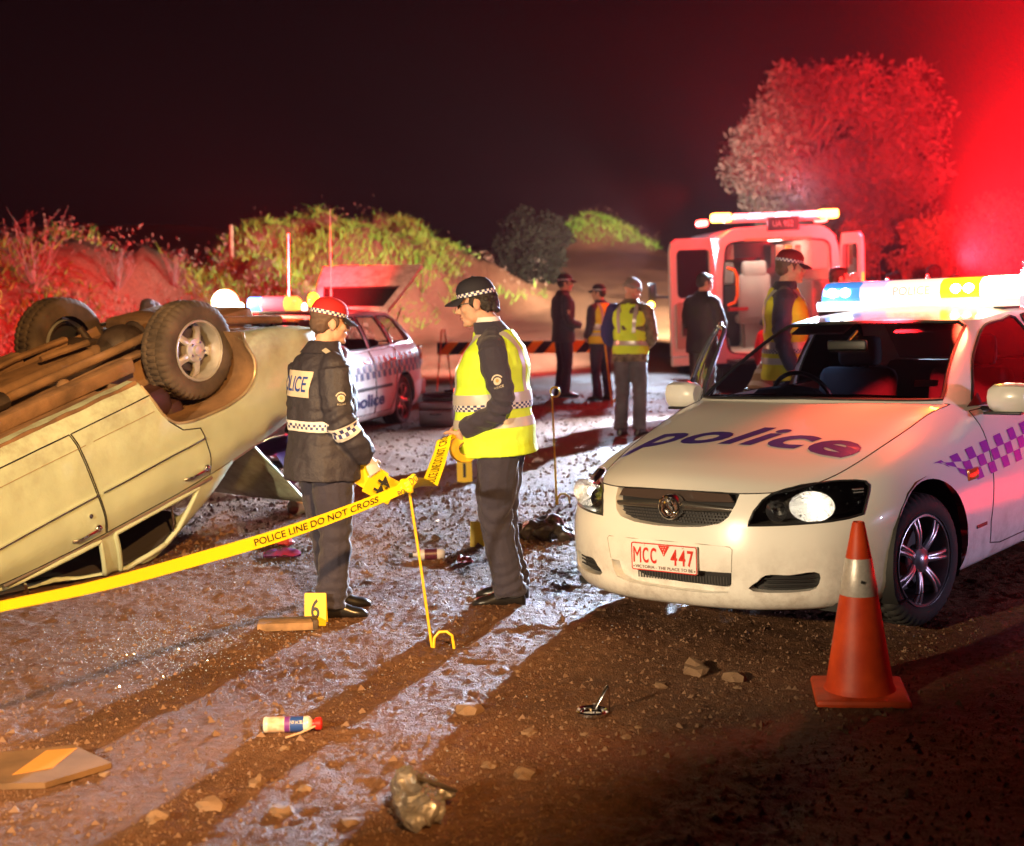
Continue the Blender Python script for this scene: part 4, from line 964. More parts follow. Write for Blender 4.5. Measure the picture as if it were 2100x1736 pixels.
def overturned_car():
    t = thing('overturned_car', 'pale green old sedan lying overturned on its roof with dusty underside', 'car', OLD_T)
    MW = Matrix.Rotation(R(OLD_R[0]), 4, 'Z') @ Matrix.Rotation(R(OLD_R[1]), 4, 'X') @ Matrix.Rotation(R(OLD_R[2]), 4, 'Y'); t.rotation_euler = MW.to_euler(); MW.translation = OLD_T; MI = MW.inverted()
    def crush(bm):      # the roof is pressed flat where it meets the ground
        for v in bm.verts:
            p = MW @ v.co
            if p.z < .012: p.z = .012 + .02 * (noise.noise(p * 5) + .4); v.co = MI @ p
    def crush_o(o):
        for v in o.data.vertices:
            p = MW @ v.co
            if p.z < .008: p.z = .008; v.co = MI @ p
        return o
    wall, gh, roof, hood = old_shell()
    for bm_, a_ in ((wall, .007), (gh, .012), (roof, .03), (hood, .03)):
        bm_.normal_update()
        for v, q in [(v, v.normal * (a_ * noise.noise(v.co * 2.6) + a_ * .5 * noise.noise(v.co * 6))) for v in bm_.verts]: v.co += q
    B0 = bvh_of(wall, gh)
    ARCH = [(2.955, .15), (2.965, .30), (3.0, .42), (3.05, .53), (3.12, .60), (3.21, .630), (3.39, .652), (3.62, .656), (3.78, .620), (3.875, .54), (3.90, .45), (3.88, .35), (3.85, .25), (3.85, .15)]
    for s in (1, -1):
        extract(wall, knife(wall, SIDE, ARCH, lambda c, s=s: c.x * s > .6)).free()
        extract(wall, knife(wall, SIDE, circle(.80, .30, .36, 30), lambda c, s=s: c.x * s > .6)).free()
    DF = [(1.42, 1.03), (1.40, .7), (1.41, .372), (2.345, .372), (2.372, .45), (2.398, .65), (2.43, .83), (2.452, 1.06)]
    DRR = [(2.462, 1.06), (2.44, .83), (2.41, .65), (2.384, .45), (2.357, .372), (2.985, .367), (3.02, .47), (3.075, .575), (3.165, .665), (3.31, .71), (3.335, .775), (3.352, .90), (3.36, 1.065)]
    WF = [(1.62, 1.06), (1.80, 1.20), (2.02, 1.34), (2.12, 1.375), (2.43, 1.385), (2.40, 1.085)]
    WR = [(2.52, 1.09), (2.56, 1.385), (2.95, 1.375), (3.06, 1.32), (3.18, 1.18), (3.24, 1.10)]
    doors = {}
    for s in (-1, 1):
        for nm, wp, dp in (('front', WF, DF), ('rear', WR, DRR)):
            doors[(s, nm, 'w')] = extract(gh, knife(gh, SIDE, wp, lambda c, s=s: c.x * s > .4)); doors[(s, nm)] = extract(wall, knife(wall, SIDE, dp, lambda c, s=s: c.x * s > .4))
    for k, b in doors.items():
        if len(k) == 3: continue
        s, nm = k; o = bm_obj('door', b, OLDP, t); seam(b, 'door_gap', GAP, .0045, o)
        wb = doors[(s, nm, 'w')]; crush(wb); crush_o(seam(wb, 'window_frame', OLDP, .016, o, 8))
        yy = 2.5 if nm == 'rear' else 1.7; xx = -s * 0
        mb = MB(); yv = 3.0 if nm == 'rear' else 1.84
        mb.tube([(s * .86, yv, 1.09), (s * .80, yv + .02, 1.25), (s * .755, yv + .03, 1.37)], .009, 6); crush_o(mb.build('quarter_bar', CHROME, o))
        def sx(y, z): return B0.ray_cast(Vector((s * 2, y, z)), Vector((-s, 0, 0)), 3)[0].x
        y0, y1 = (1.46, 2.43) if nm == 'front' else (2.46, 3.33)
        mb = MB(); mb.tube([(sx(y, .785) + s * .003, y, .785 + (.02 if y < 2.0 else 0) * (2.0 - y)) for y in np.linspace(y0, y1, 12)], .007, 6, rz=.015, hint=(1, 0, 0)); mb.build('chrome_strip', CHROME, o)
        yh = 2.33 if nm == 'front' else 3.25; x_ = sx(yh, .985)
        mb = MB(); mb.tube([(x_, yh - .14, .985), (x_ + s * .03, yh - .10, .985), (x_ + s * .032, yh + .02, .985), (x_ + s * .004, yh + .05, .985)], [.010, .011, .012, .012], 8); mb.ell((x_ + s * .012, yh + .05, .985), (.022, .026, .026)); mb.build('handle', CHROME, o)
        if nm == 'front':
            mb = MB(); mb.cyl((sx(2.34, .885), 2.34, .885), (sx(2.34, .885) + s * .01, 2.34, .885), .014, n=12); mb.build('lock', CHROME, o)
        mb = MB(); mb.tube([(sx(y, .47) + s * .001, y, .47) for y in np.linspace(y0 + .03, min(y1, 2.98), 10)], .003, 5); mb.build('crease', M('dusty_crease', (.30, .24, .14), .7), o)
    lining = roof.copy(); bmesh.ops.translate(lining, vec=Vector((0, 0, -.035)), verts=lining.verts[:])
    for b in (gh, roof): crush(b)
    crush(lining)
    for v in lining.verts: v.co.z -= .012
    bm_obj('headlining', lining, M('dark_lining', (.03, .022, .018), .9), t)
    crush(hood)
    body = bmesh.new(); me_ = bpy.data.meshes.new('b')
    wsb = extract(gh, knife(gh, FRONT, [(-.62, 1.06), (.62, 1.06), (.58, 1.36), (-.58, 1.36)], lambda c: c.y < 2.15)); wsb.free()
    extract(gh, knife(gh, FRONT, [(-.66, 1.10), (.66, 1.10), (.56, 1.35), (-.56, 1.35)], lambda c: c.y > 3.25)).free()
    for b in (wall, gh, roof): b.to_mesh(me_); body.from_mesh(me_)
    bm_obj('body', body, OLDP, t); bm_obj('bonnet', hood, OLDP, t)
    # chrome lip of the wheel openings and edge of the window line
    for s in (-1, 1):
        mb = MB(); P = []
        for y, z in ARCH[1:-1]:
            h = B0.ray_cast(Vector((s * 2, y, z)), Vector((-s, 0, 0)), 3)[0]; P.append((h.x + s * .002 if h else s * .93, y, z))
        mb.tube(spline(P, 40), .009, 6); mb.build('wheel_arch_lip', M('worn_lip', (.42, .33, .20), .35, metal=.4, nz=(9, .4)), t)
        mb = MB(); P = np.array(P); Q = P.copy(); Q[:, 0] = s * .50; mb.grid(np.stack([spline(P * [.995, 1, 1], 40), spline(Q, 40)], 0)); mb.raw(spline(Q, 40), [tuple(range(40))]); mb.build('wheel_well', RUST, t)
        mb = MB(); P = [(s * .868, y, z) for y, z in ((1.7, 1.035), (2.4, 1.068), (3.0, 1.078), (3.36, 1.078))]; mb.tube(spline(P, 20), .011, 6); P = [(s * .845, 3.36, 1.078), (s * .80, 3.8, 1.065), (s * .785, 4.2, 1.04), (s * .76, 4.55, 1.01)]; mb.tube(spline(P, 14), .008, 6); mb.build('belt_moulding', CHROME if s > 0 else M('dull_chrome', (.5, .47, .40), .3, metal=.8), t)
    # underside
    mb = MB(); ys = np.linspace(.25, 4.66, 60); xs = np.linspace(-.875, .875, 45)
    G = np.array([[(x, y, .30 - .045 * math.exp(-(x / .16) ** 2) * (y < 3.3) * -1 + .012 * math.sin(x * 38) * (abs(x) > .2) * (1.2 < y < 2.9) + .02 * noise.noise(Vector((x * 4, y * 3, 1)))  + .24 * max(0, (y - 3.85) / .93) ** 1.3) for x in xs] for y in ys]); mb.grid(G); mb.f = [q for q in mb.f if not any(2.93 < mb.v[i][1] < 3.92 and abs(mb.v[i][0]) > .5 for i in q)]; mb.m = [0] * len(mb.f); mb.build('floor_pan', RUST, t)
    mb = MB()
    for s in (-1, 1): mb.tube([(s * .872, y, .283 + .004 * math.sin(y * 23)) for y in np.linspace(1.0, 2.95, 30)], .012, 6, rz=.02); 
    mb.build('sill_flange', RUST, t)
    for s in (-1, 1):
        mb = MB(); mb.box((s * .55, 2.05, .262), (.11, 2.3, .09), bev=.015); mb.build('chassis_rail', RUST, t)
        mb = MB(); mb.tube([(s * .46, 2.75, .25), (s * .48, 3.1, .235), (s * .50, 3.56, .25)], [.035, .034, .04], 8, rz=.022); mb.ell((s * .46, 2.75, .25), (.05, .05, .05)); mb.build('trailing_arm', RUST, t)
        mb = MB(); mb.tube([(s * .25, 3.15, .24), (s * .18, 3.5, .24)], .022, 8); mb.build('upper_link', RUST, t)
        mb = MB(); a = np.linspace(0, 2 * math.pi * 6, 90); mb.tube([(s * .47 + .055 * math.cos(q), 3.52 + .055 * math.sin(q), .30 + .16 * q / a[-1]) for q in a], .009, 5); mb.build('coil_spring', GREASE, t)
        mb = MB(); mb.cyl((s * .52, 3.72, .22), (s * .42, 3.78, .48), .028, n=10); mb.build('shock_absorber', GREASE, t)
    mb = MB(); mb.tube([(0, .9, .27), (0, 3.42, .265)], .038, 12); mb.ell((0, 3.40, .268), (.05, .06, .05)); mb.build('drive_shaft', RUST, t)
    mb = MB(); mb.tube([(-.62, 3.62, .30), (-.3, 3.62, .30), (.3, 3.62, .30), (.62, 3.62, .30)], [.05, .042, .042, .05], 12); mb.ell((0, 3.62, .295), (.15, .17, .14)); mb.tube([(0, 3.40, .28), (0, 3.52, .29)], [.055, .09], 12); mb.lathe([(.02, 3.75), (.12, 3.77), (.13, 3.76)], 16, (0, 0, .295), 'y')
    for s in (-1, 1): mb.lathe([(.14, .56), (.145, .60), (.14, .66), (.05, .665)], 20, (0, 3.62, .30)) if s > 0 else mb.lathe([(.14, -.56), (.145, -.60), (.14, -.66), (.05, -.665)], 20, (0, 3.62, .30))
    mb.build('rear_axle', GREASE, t)
    mb = MB(); mb.tube([(-.26, 1.0, .25), (-.27, 2.0, .235), (-.25, 2.9, .235), (-.30, 3.25, .22), (-.34, 3.7, .20), (-.40, 4.2, .30), (-.42, 4.72, .46)], .03, 10); mb.build('exhaust_pipe', RUST, t)
    mb = MB(); mb.tube([(-.26, 1.85, .23), (-.27, 1.9, .225), (-.27, 2.42, .225), (-.26, 2.46, .23)], [.03, .10, .10, .03], 12, rz=[.03, .06, .06, .03]); mb.build('muffler', GREASE, t)
    mb = MB(); mb.box((.1, 4.25, .34), (.95, .55, .14), rotm_x(7), bev=.03); mb.build('fuel_tank', RUST, t)
    for s in (-1, 1):
        wheel(t, (s * .64, 3.62, .305), s, .325, .225, .195, 'mag', M('mag_alloy', (.62, .59, .52), .30, metal=.55, nz=(8, .25)), tyre_mat=DUSTYT)
        wheel(t, (s * .66, .80, .30), s, .325, .20, .195, 'mag', M('mag_alloy'), tyre_mat=DUSTYT)
    # boot lid hanging open, boot tub
    lid = bpy.data.objects.new('boot_lid', None); COL.objects.link(lid); lid.parent = t; lid.location = (0, 3.90, 1.06); lid.rotation_euler = (R(57), 0, 0)
    G = np.array([[(x, y, .02 - .10 * max(0, (y - .72) / .13) ** 2 - .02 * x * x) for x in np.linspace(-.72, .72, 13)] for y in np.linspace(0, .85, 11)])
    mb = MB(); mb.grid(G); mb.build('lid_skin', OLDP, lid); mb = MB(); mb.grid(G * [.97, .97, 1] - [0, -.01, .03]); mb.build('lid_inner', M('lid_inner', (.05, .04, .035), .7), lid)
    mb = MB(); mb.tube([tuple(p) for p in G[0]] + [tuple(p) for p in G[1:, -1]] + [tuple(p) for p in G[-1][::-1][1:]] + [tuple(p) for p in G[::-1][1:-1, 0]], .009, 6, closed=True); mb.build('lid_edge', OLDP, lid)
    for s in (-1, 1):
        mb = MB(); mb.tube([(s * .6, .0, -.02), (s * .6, -.06, -.12), (s * .6, .05, -.22), (s * .6, .2, -.24)], .012, 6); mb.build('hinge', GREASE, lid)
    mb = MB(); mb.box((0, 4.28, .62), (1.5, .86, .02)); mb.box((-.74, 4.28, .80), (.02, .86, .4)); mb.box((.74, 4.28, .80), (.02, .86, .4)); mb.box((0, 4.69, .80), (1.45, .02, .4)); mb.build('boot_tub', M('boot_tub', (.10, .03, .02), .8), t)
    mb = MB(); mb.box((0, 3.85, .8), (1.4, .04, .45)); mb.box((0, 2.05, .33), (1.6, 1.7, .02)); mb.build('bulkhead', GAP, t)
    # interior
    vin = M('old_vinyl', (.05, .02, .015), .5)
    for nm, y in (('front_seat', 2.05), ('rear_seat', 3.15)):
        so = bpy.data.objects.new(nm, None); COL.objects.link(so); so.parent = t
        mb = MB(); mb.box((0, y, .55), (1.3, .5, .2), bev=.05); mb.build('cushion', vin, so); mb = MB(); mb.box((0, y + .3, .85), (1.3, .16, .55), Matrix.Rotation(R(-12), 3, 'X'), bev=.05); mb.build('backrest', vin, so)
    mb = MB(); mb.box((0, 4.79, .60), (1.7, .10, .12), bev=.03); mb.build('rear_bumper', CHROME, t)
    mb = MB(); mb.box((0, -.03, .46), (1.75, .12, .14), bev=.03); mb.build('front_bumper', CHROME, t)
    for s in (-1, 1):
        mb = MB(); mb.box((s * .62, 4.765, .72), (.34, .03, .14), bev=.01); mb.build('tail_lamp', M('tail_lamp', (.35, .02, .015), .2, coat=1), t)
    return t
OLDCAR = overturned_car()

# ------------------------------------------------------------------ police wagon in the distance
def police_wagon():
    yaw = .29
    t = thing('police_wagon', 'white police station wagon with raised tailgate parked below the bank', 'car', (-3.29, 14.73, -.05), -yaw)
    ST = sedan_stations(); ST2 = []
    for p, pr, top, b in ST:
        if p[1] > 3.05:
            k = {3.1: (.845, 3.1, .995), 3.6: (.835, 3.6, 1.005), 4.0: (.82, 4.0, 1.01), 4.4: (.79, 4.4, 1.01), 4.70: (.72, 4.66, 1.005), 4.85: (.5, 4.80, 1.0), 4.89: (0, 4.84, 1.0)}[p[1]]
            top = k
        ST2.append((p, pr, top, b))
    tops = [s[2] for s in ST2]
    base = SB[:8] + [(.835, 3.6, 1.005), (.82, 4.0, 1.01), (.79, 4.4, 1.01), (.72, 4.66, 1.005), (.5, 4.80, 1.0), (0, 4.84, 1.0)]
    rf = SR[:7] + [(.615, 3.2, 1.43), (.60, 3.6, 1.425), (.58, 3.9, 1.415), (.56, 4.15, 1.40), (.50, 4.30, 1.39), (.35, 4.34, 1.385), (0, 4.36, 1.385)]
    wall = grid_bm(wall_grid(ST2, 140, 20))
    hood = grid_bm(panel_grid([(0, .10, .742), (0, .17, .785), (0, .30, .832), (0, .55, .888), (0, .85, .942), (0, 1.1, .988), (0, 1.36, 1.032)], tops[4:11], tops[:5], [(0, 1.36, 1.032), (.4, 1.40, 1.032), (.66, 1.48, 1.023), (.765, 1.55, 1.01)], 14, 20))
    gh = grid_bm(green_grid(base, rf, .02, 120, 10))
    roof = grid_bm(panel_grid([(0, 2.20, 1.425), (0, 2.5, 1.457), (0, 3.2, 1.48), (0, 4.0, 1.455), (0, 4.36, 1.40)], rf[3:12], rf[:4], [rf[13], rf[12], rf[11]], 12, 26, 2.4))
    B0 = bvh_of(wall, gh)
    for s in (1, -1):
        for yc in (.935, 3.80): extract(wall, knife(wall, SIDE, circle(yc, .328, .37, 30), lambda c, s=s: c.x * s > .6)).free()
    extract(gh, knife(gh, FRONT, [(-.58, 1.02), (.58, 1.02), (.48, 1.36), (-.48, 1.36)], lambda c: c.y > 4.3)).free()
    wsb = extract(gh, knife(gh, FRONT, [(-.70, 1.05), (0, 1.06), (.70, 1.05), (.56, 1.385), (0, 1.40), (-.56, 1.385)], lambda c: c.y < 2.5)); bm_obj('windscreen', wsb, GLASS, t)
    tail_open = [(-.62, .62), (.62, .62), (.60, 1.0), (-.60, 1.0)]
    extract(wall, knife(wall, FRONT, tail_open, lambda c: c.y > 4.6)).free()
    DF = [(1.655, .965), (1.66, .70), (1.60, .40), (1.61, .285), (1.75, .262), (2.74, .262), (2.79, .70), (2.80, .985)]
    DR = [(2.815, .985), (2.805, .70), (2.755, .262), (3.28, .262), (3.40, .42), (3.52, .68), (3.62, .80), (3.64, 1.0)]
    W1 = [(1.75, 1.02), (2.14, 1.29), (2.36, 1.36), (2.80, 1.38), (2.79, 1.01)]; W2 = [(2.88, 1.02), (2.89, 1.38), (3.45, 1.375), (3.56, 1.03)]; W3 = [(3.68, 1.04), (3.57, 1.37), (3.95, 1.36), (4.14, 1.30), (4.36, 1.06)]
    for s in (1, -1):
        cnd = lambda c, s=s: c.x * s > .4
        for nm, dp, wp in (('f', DF, W1), ('r', DR, W2)):
            b = extract(wall, knife(wall, SIDE, dp, cnd)); o = bm_obj('door', b, WHITE, t); seam(b, 'door_gap', GAP, .006, o)
            wb = extract(gh, knife(gh, SIDE, wp, cnd)); bm_obj('door_window', wb, GLASS, o); seam(wb, 'window_seal', GAP, .014, o)
            mb = MB(); yh = 2.62 if nm == 'f' else 3.46; h = B0.ray_cast(Vector((s * 2, yh, .86)), Vector((-s, 0, 0)), 3)[0]; mb.tube([(h.x, yh - .1, .86), (h.x + s * .03, yh, .863), (h.x, yh + .1, .86)], .014, 8); mb.build('handle', WHITE, o)
        wb = extract(gh, knife(gh, SIDE, W3, cnd)); bm_obj('side_window', wb, GLASS, t); seam(wb, 'window_seal', CHROME, .012, t)
        B1 = B0
        def zof(i, j): return .80 + .035 * min(1, i / 12) - .10 * (i < 8) * (8 - i) / 8 * 0 - .0 + (j - 3) * .075
        chequer(B1, 'chequer_band', t, 3, 40, lambda i, j: 1.1 + i * .088, lambda i, j: .905 + .02 * i / 40 + (j - 3) * .082, s, M('chequer_navy', (.02, .025, .10), .4), .006)
        V2, F2 = text_fit('police', .95, .20, bold=.03); V2, F2 = chop(V2, F2, .1); fr = ((0, 2.55, .40), (0, s, 0), (0, 0, 1)); V3 = project(V2, fr, B0, (-s, 0, 0), .006); mesh_obj('door_lettering', V3, F2, M('letter_navy', (.02, .025, .10), .4), t)
        mb = MB(); mb.box((s * .80, 4.60, .83), (.07, .20, .26), bev=.02); mb.build('tail_lamp', M('tail_lamp'), t)
        mb = MB(); mb.ell((s * .93, 1.78, 1.02), (.11, .07, .08)); mb.build('mirror', WHITE, t)
        mb = MB(); h = [B0.ray_cast(Vector((s * 2, y, .56)), Vector((-s, 0, 0)), 3)[0] for y in (1.4, 2.4, 3.3)]; mb.tube([(q.x + s * .003, q.y, q.z) for q in h], .006, 6, rz=.022); mb.build('side_moulding', BLACKP, t)
        mb = MB(); mb.box((s * .60, .28, .68), (.34, .22, .11), bev=.03); mb.build('headlight', M('indicator_glass'), t)
    body = bmesh.new(); me_ = bpy.data.meshes.new('b')
    for b in (wall, gh, roof): b.to_mesh(me_); body.from_mesh(me_)
    bm_obj('body', body, WHITE, t); bm_obj('bonnet', hood, WHITE, t)
    for s in (1, -1):
        for y in (.90, 3.79): wheel(t, (s * .80, y, .32), s, .32, .21, .215, 'seven')
    mb = MB(); mb.box((0, 2.45, .22), (1.5, 4.3, .04)); mb.box((0, 4.2, .60), (1.3, 1.0, .03)); mb.build('floor_pan', GAP, t)
    for x in (-.37, .37):
        so = bpy.data.objects.new('front_seat', None); COL.objects.link(so); so.parent = t
        mb = MB(); mb.box((x, 2.75, .80), (.5, .16, .62), Matrix.Rotation(R(-12), 3, 'X'), bev=.05); mb.build('backrest', SEATM, so); mb = MB(); mb.box((x, 2.82, 1.19), (.28, .1, .18), bev=.04); mb.build('headrest', SEATM, so)
    mb = MB(); mb.box((0, 3.55, .80), (1.3, .16, .6), Matrix.Rotation(R(-14), 3, 'X'), bev=.05); mb.build('rear_seat', SEATM, t)
    # tailgate, lifted
    tg = bpy.data.objects.new('tailgate', None); COL.objects.link(tg); tg.parent = t; tg.location = (0, 4.36, 1.43); tg.rotation_euler = (R(40), 0, 0); tg['label'] = 'raised tailgate with its dark window'
    o_ = [(-.50, 0), (.50, 0), (.64, .50), (.70, .95), (-.70, .95), (-.64, .50)]; i_ = [(-.42, .07), (.42, .07), (.54, .48), (-.54, .48)]
    mb = MB()
    def gp(p, z): return (p[0], p[1], z - .10 * max(0, p[1] - .5))
    ob = [gp(p, 0) for p in o_]; oi = [gp(p, -.05) for p in o_]; ib = [gp(p, 0) for p in i_]; ii = [gp(p, -.05) for p in i_]
    fr = [(0, 1, 7, 6), (1, 2, 8, 7), (2, 5, 9, 8), (5, 0, 6, 9), (2, 3, 4, 5)]
    mb.raw(ob + ib, fr); mb.raw(oi + ii, fr); mb.grid(np.array([ob, oi]), True); mb.grid(np.array([ib, ii]), True); mb.build('tailgate_frame', WHITE, tg)
    mb = MB(); mb.raw([gp(p, -.02) for p in i_], [(0, 1, 2, 3)]); mb.build('tailgate_window', M('tailgate_glass', (.02, .018, .02), .1), tg)
    mb = MB(); mb.tube([gp(p, -.022) for p in i_], .02, 6, closed=True); mb.build('window_seal', GAP, tg)
    for s in (-1, 1):
        mb = MB(); mb.cyl((s * .58, 4.36, 1.20), (s * .58, 4.62, 1.44), .010, n=6); mb.build('gas_strut', BLACKP, t)
    mb = MB(); mb.box((0, 4.80, .80), (.52, .012, .13)); mb.build('number_plate', M('plate_white'), t)
    mb = MB(); mb.box((0, 4.86, .42), (1.6, .08, .2), bev=.03); mb.build('rear_bumper', WHITE, t)
    # light bar
    lb = bpy.data.objects.new('light_bar', None); COL.objects.link(lb); lb.parent = t; lb.location = (0, 2.35, 1.465)
    mb = MB(); mb.box((-.12, 0, 0), (1.25, .26, .03), bev=.01); mb.build('light_bar_base', BLACKP, lb)
    mb = MB(); mb.lathe([(.085, .0), (.165, -.02), (.17, .03), (.09, .06)], 24, (-.74, -.02, .10), 'y'); mb.build('alley_glow_ring', M('alley_glow_ring', (.9, .8, .6), .3, emit=((1, .55, .22), 2.2)), lb)  # glowing ring added for the soft halo round the lamp
    mb = MB(); mb.ell((-.74, -.04, .10), (.085, .04, .085)); mb.build('alley_lamp', M('alley_lamp', (1, .9, .7), .4, emit=((1, .80, .52), 130)), lb)
    mb = MB(); mb.ell((-.52, -.05, .075), (.035, .03, .035)); mb.build('small_lamp', M('small_lamp', (1, .9, .7), .4, emit=((1, .85, .62), 30)), lb)
    mb = MB(); mb.tube([(-.42, 0, .09), (-.28, 0, .09), (-.26, 0, .09)], [.085, .085, .07], 14); mb.build('blue_lens', M('wagon_blue', (.05, .2, .9), .2, emit=((.08, .32, 1.0), 5)), lb)
    mb = MB(); mb.tube([(-.25, 0, .09), (.03, 0, .09)], .09, 16); mb.build('red_lens', M('wagon_red', (.6, .12, .2), .2, emit=((.9, .08, .16), 1.0)), lb)
    mb = MB(); mb.tube([(.04, 0, .09), (.17, 0, .09), (.21, 0, .09)], [.09, .09, .06], 16); mb.build('yellow_lens', M('wagon_yellow', (.8, .5, .05), .2, emit=((1, .6, .10), 1.3)), lb)
    mb = MB(); mb.ell((.38, 0, .13), (.07, .07, .09)); mb.build('amber_beacon', M('wagon_amber', (1, .5, .02), .2, emit=((1, .42, .02), 7)), lb)
    mb = MB(); mb.cyl((.38, 0, 0), (.38, 0, .05), .08, n=12); mb.build('beacon_base', BLACKP, lb)
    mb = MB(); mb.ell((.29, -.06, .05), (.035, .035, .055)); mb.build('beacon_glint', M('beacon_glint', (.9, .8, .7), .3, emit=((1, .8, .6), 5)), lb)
    for x, y, h_ in ((-.28, 3.1, .95), (.1, 3.5, 1.25)):
        mb = MB(); mb.tube([(x, y, 1.44), (x, y, 1.70), (x, y, 1.72), (x + .01, y + .02, 1.44 + h_)], [.014, .012, .006, .004], 6); mb.build('whip_aerial', M('aerial', (.4, .35, .35), .4), t)
    return t
WAGON = police_wagon()

# ------------------------------------------------------------------ ambulance seen from behind
AMBT = (4.02, 21.8, .03)
def ambulance():
    t = thing('ambulance', 'white ambulance van seen from behind with rear doors wide open', 'van', AMBT); t.rotation_euler = (0, R(-1.2), R(1))
    AW = M('ambulance_white', (.78, .76, .74), .35, coat=.4)
    def sec(k=1.0, w0=.99, h=2.42):   # cross section, left foot -> over the roof -> right foot
        L = [(-w0 * .97, .42), (-w0, .60), (-w0, 1.05), (-w0 * .975, 1.45), (-w0 * .93, 1.90), (-w0 * .89, 2.15), (-w0 * .82, h - .12), (-w0 * .70, h - .03), (-w0 * .4, h), (0, h + .012)]
        return L + [(-x, z) for x, z in L[::-1][1:]]
    rings = []
    for y, k in ((0, 1), (.02, 1.0), (.5, 1), (2, 1), (3.6, 1), (4.3, .98), (4.55, .95)):
        rings.append([(x * k, y, z * (1 if k == 1 else (.995 if k > .96 else .98))) for x, z in sec()])
    rings = spline(np.array(rings).reshape(len(rings), -1), 40).reshape(40, -1, 3)
    rings = np.array([spline(r_, 60) for r_ in rings])
    sk = grid_bm(rings)
    for s in (-1, 1):
        for yc in (1.1, 4.4): extract(sk, knife(sk, SIDE, circle(yc, .36, .40, 24), lambda c, s=s: c.x * s > .6)).free()
    bm_obj('body', sk, AW, t)
    # cab
    cab = [[(x * .97, 4.55, z * .98) for x, z in sec()], [(x * .93, 5.2, .30 + (z - .3) * .70 if z > 1.1 else z) for x, z in sec()], [(x * .85, 5.9, .30 + (z - .3) * .40 if z > .8 else z) for x, z in sec()], [(x * .7, 6.05, .42 + (z - .42) * .3) for x, z in sec()]]
    mb = MB(); mb.loft(np.array(cab)); mb.build('cab', AW, t)
    # rear frame round the opening
    OP = rrect(-.78, .56, .78, 2.20, .14, 6); OUT = [(x, z) for x, z in spline(np.array(sec()), 60)]
    mb = MB(); n = 200
    op2 = spline(np.array(OP + [OP[0]]), n)[:-1]; ou = np.array(OUT + [(0.9, .42), (0, .42), (-.9, .42), OUT[0]]); 
    def ang_sort(P, m):
        c = np.array([0, 1.3]); a = np.arctan2(P[:, 1] - c[1], P[:, 0] - c[0]); o = np.argsort(a); a, r_ = a[o], np.hypot(*(P[o] - c).T); q = np.linspace(-math.pi, math.pi, m, endpoint=False); rr_ = np.interp(q, np.r_[a - 2 * math.pi, a, a + 2 * math.pi], np.r_[r_, r_, r_]); return np.stack([c[0] + rr_ * np.cos(q), c[1] + rr_ * np.sin(q)], 1)
    A = ang_sort(spline(ou, 400), n); Bq = ang_sort(np.array(op2), n)
    ring = lambda P, y: np.c_[P[:, 0], np.full(len(P), y), P[:, 1]]
    mb.grid(np.stack([ring(A, 0), ring(A * .995 + [0, .006], -.03), ring(Bq * 1.02 - [0, .026], -.03), ring(Bq, .0), ring(Bq * .99 + [0, .013], .10)], 0), True); mb.build('rear_frame', AW, t)
    mb = MB(); mb.tube(ring(Bq, -.012), .016, 6, closed=True); mb.build('door_seal', GAP, t)
    # interior
    W = M('ambulance_lining', (.70, .64, .56), .6); GREY = M('ambulance_seat', (.45, .41, .38), .8); DK = M('ambulance_dark', (.05, .04, .04), .7)
    mb = MB(); mb.box((0, 1.75, .53), (1.7, 3.4, .04)); mb.box((-.86, 1.75, 1.4), (.03, 3.4, 1.72)); mb.box((.86, 1.75, 1.4), (.03, 3.4, 1.72)); mb.box((0, 1.75, 2.27), (1.7, 3.4, .04)); mb.build('lining', W, t)
    mb = MB(); mb.box((0, 3.45, .95), (1.7, .05, .86)); mb.box((-.62, 3.45, 1.75), (.46, .05, .9)); mb.box((.62, 3.45, 1.75), (.46, .05, .9)); mb.box((0, 3.45, 2.12), (.9, .05, .25)); mb.build('bulkhead', M('bulkhead', (.35, .30, .30), .6), t)
    st = bpy.data.objects.new('attendant_seat', None); COL.objects.link(st); st.parent = t
    mb = MB(); mb.box((-.05, 1.9, 1.0), (.50, .5, .14), bev=.05); mb.box((-.05, 1.9, .75), (.3, .3, .4)); mb.build('cushion', GREY, st)
    mb = MB(); mb.box((-.05, 1.68, 1.36), (.52, .13, .72), bev=.05); mb.build('backrest', GREY, st); mb = MB(); mb.box((-.05, 1.67, 1.80), (.40, .11, .26), bev=.05); mb.build('headrest', GREY, st)
    mb = MB(); mb.box((-.50, 2.6, 1.05), (.6, .7, 1.0), bev=.03); mb.build('equipment_locker', DK, t)
    mb = MB(); mb.box((-.52, 2.3, 1.75), (.5, .12, .36), bev=.04); mb.build('seat_back', GREY, t)
    mb = MB(); mb.box((.70, 1.6, 2.0), (.28, 2.6, .46), bev=.02); mb.box((-.72, 1.6, 2.10), (.24, 2.6, .28), bev=.02); mb.build('wall_cabinet', W, t)
    for k in range(4):
        mb = MB(); mb.box((.22 + .15 * k, .95 + .03 * k, 1.98), (.12, .03, .34), bev=.008); mb.build('cabinet_door', M('cabinet_amber', (.34, .18, .12), .3, coat=.5) if k != 1 else M('cabinet_orange', (.6, .22, .05), .4), t)
    mb = MB(); mb.box((.70, 1.0, 1.3), (.28, 1.4, .62), bev=.02); mb.build('side_bench', M('bench', (.24, .16, .15), .6), t)
    mb = MB(); mb.box((.30, 1.3, .95), (.55, 1.9, .10), bev=.04); mb.box((.30, 1.3, .75), (.5, 1.8, .06)); mb.build('stretcher', DK, t)
    mb = MB(); mb.tube([(-.755, -.01, 1.28), (-.66, -.05, 1.32), (-.62, -.06, 1.42), (-.62, -.06, 1.70), (-.66, -.05, 1.80), (-.755, -.01, 1.83)], .022, 8); mb.build('grab_handle', M('grab_yellow', (.75, .42, .02), .4), t)
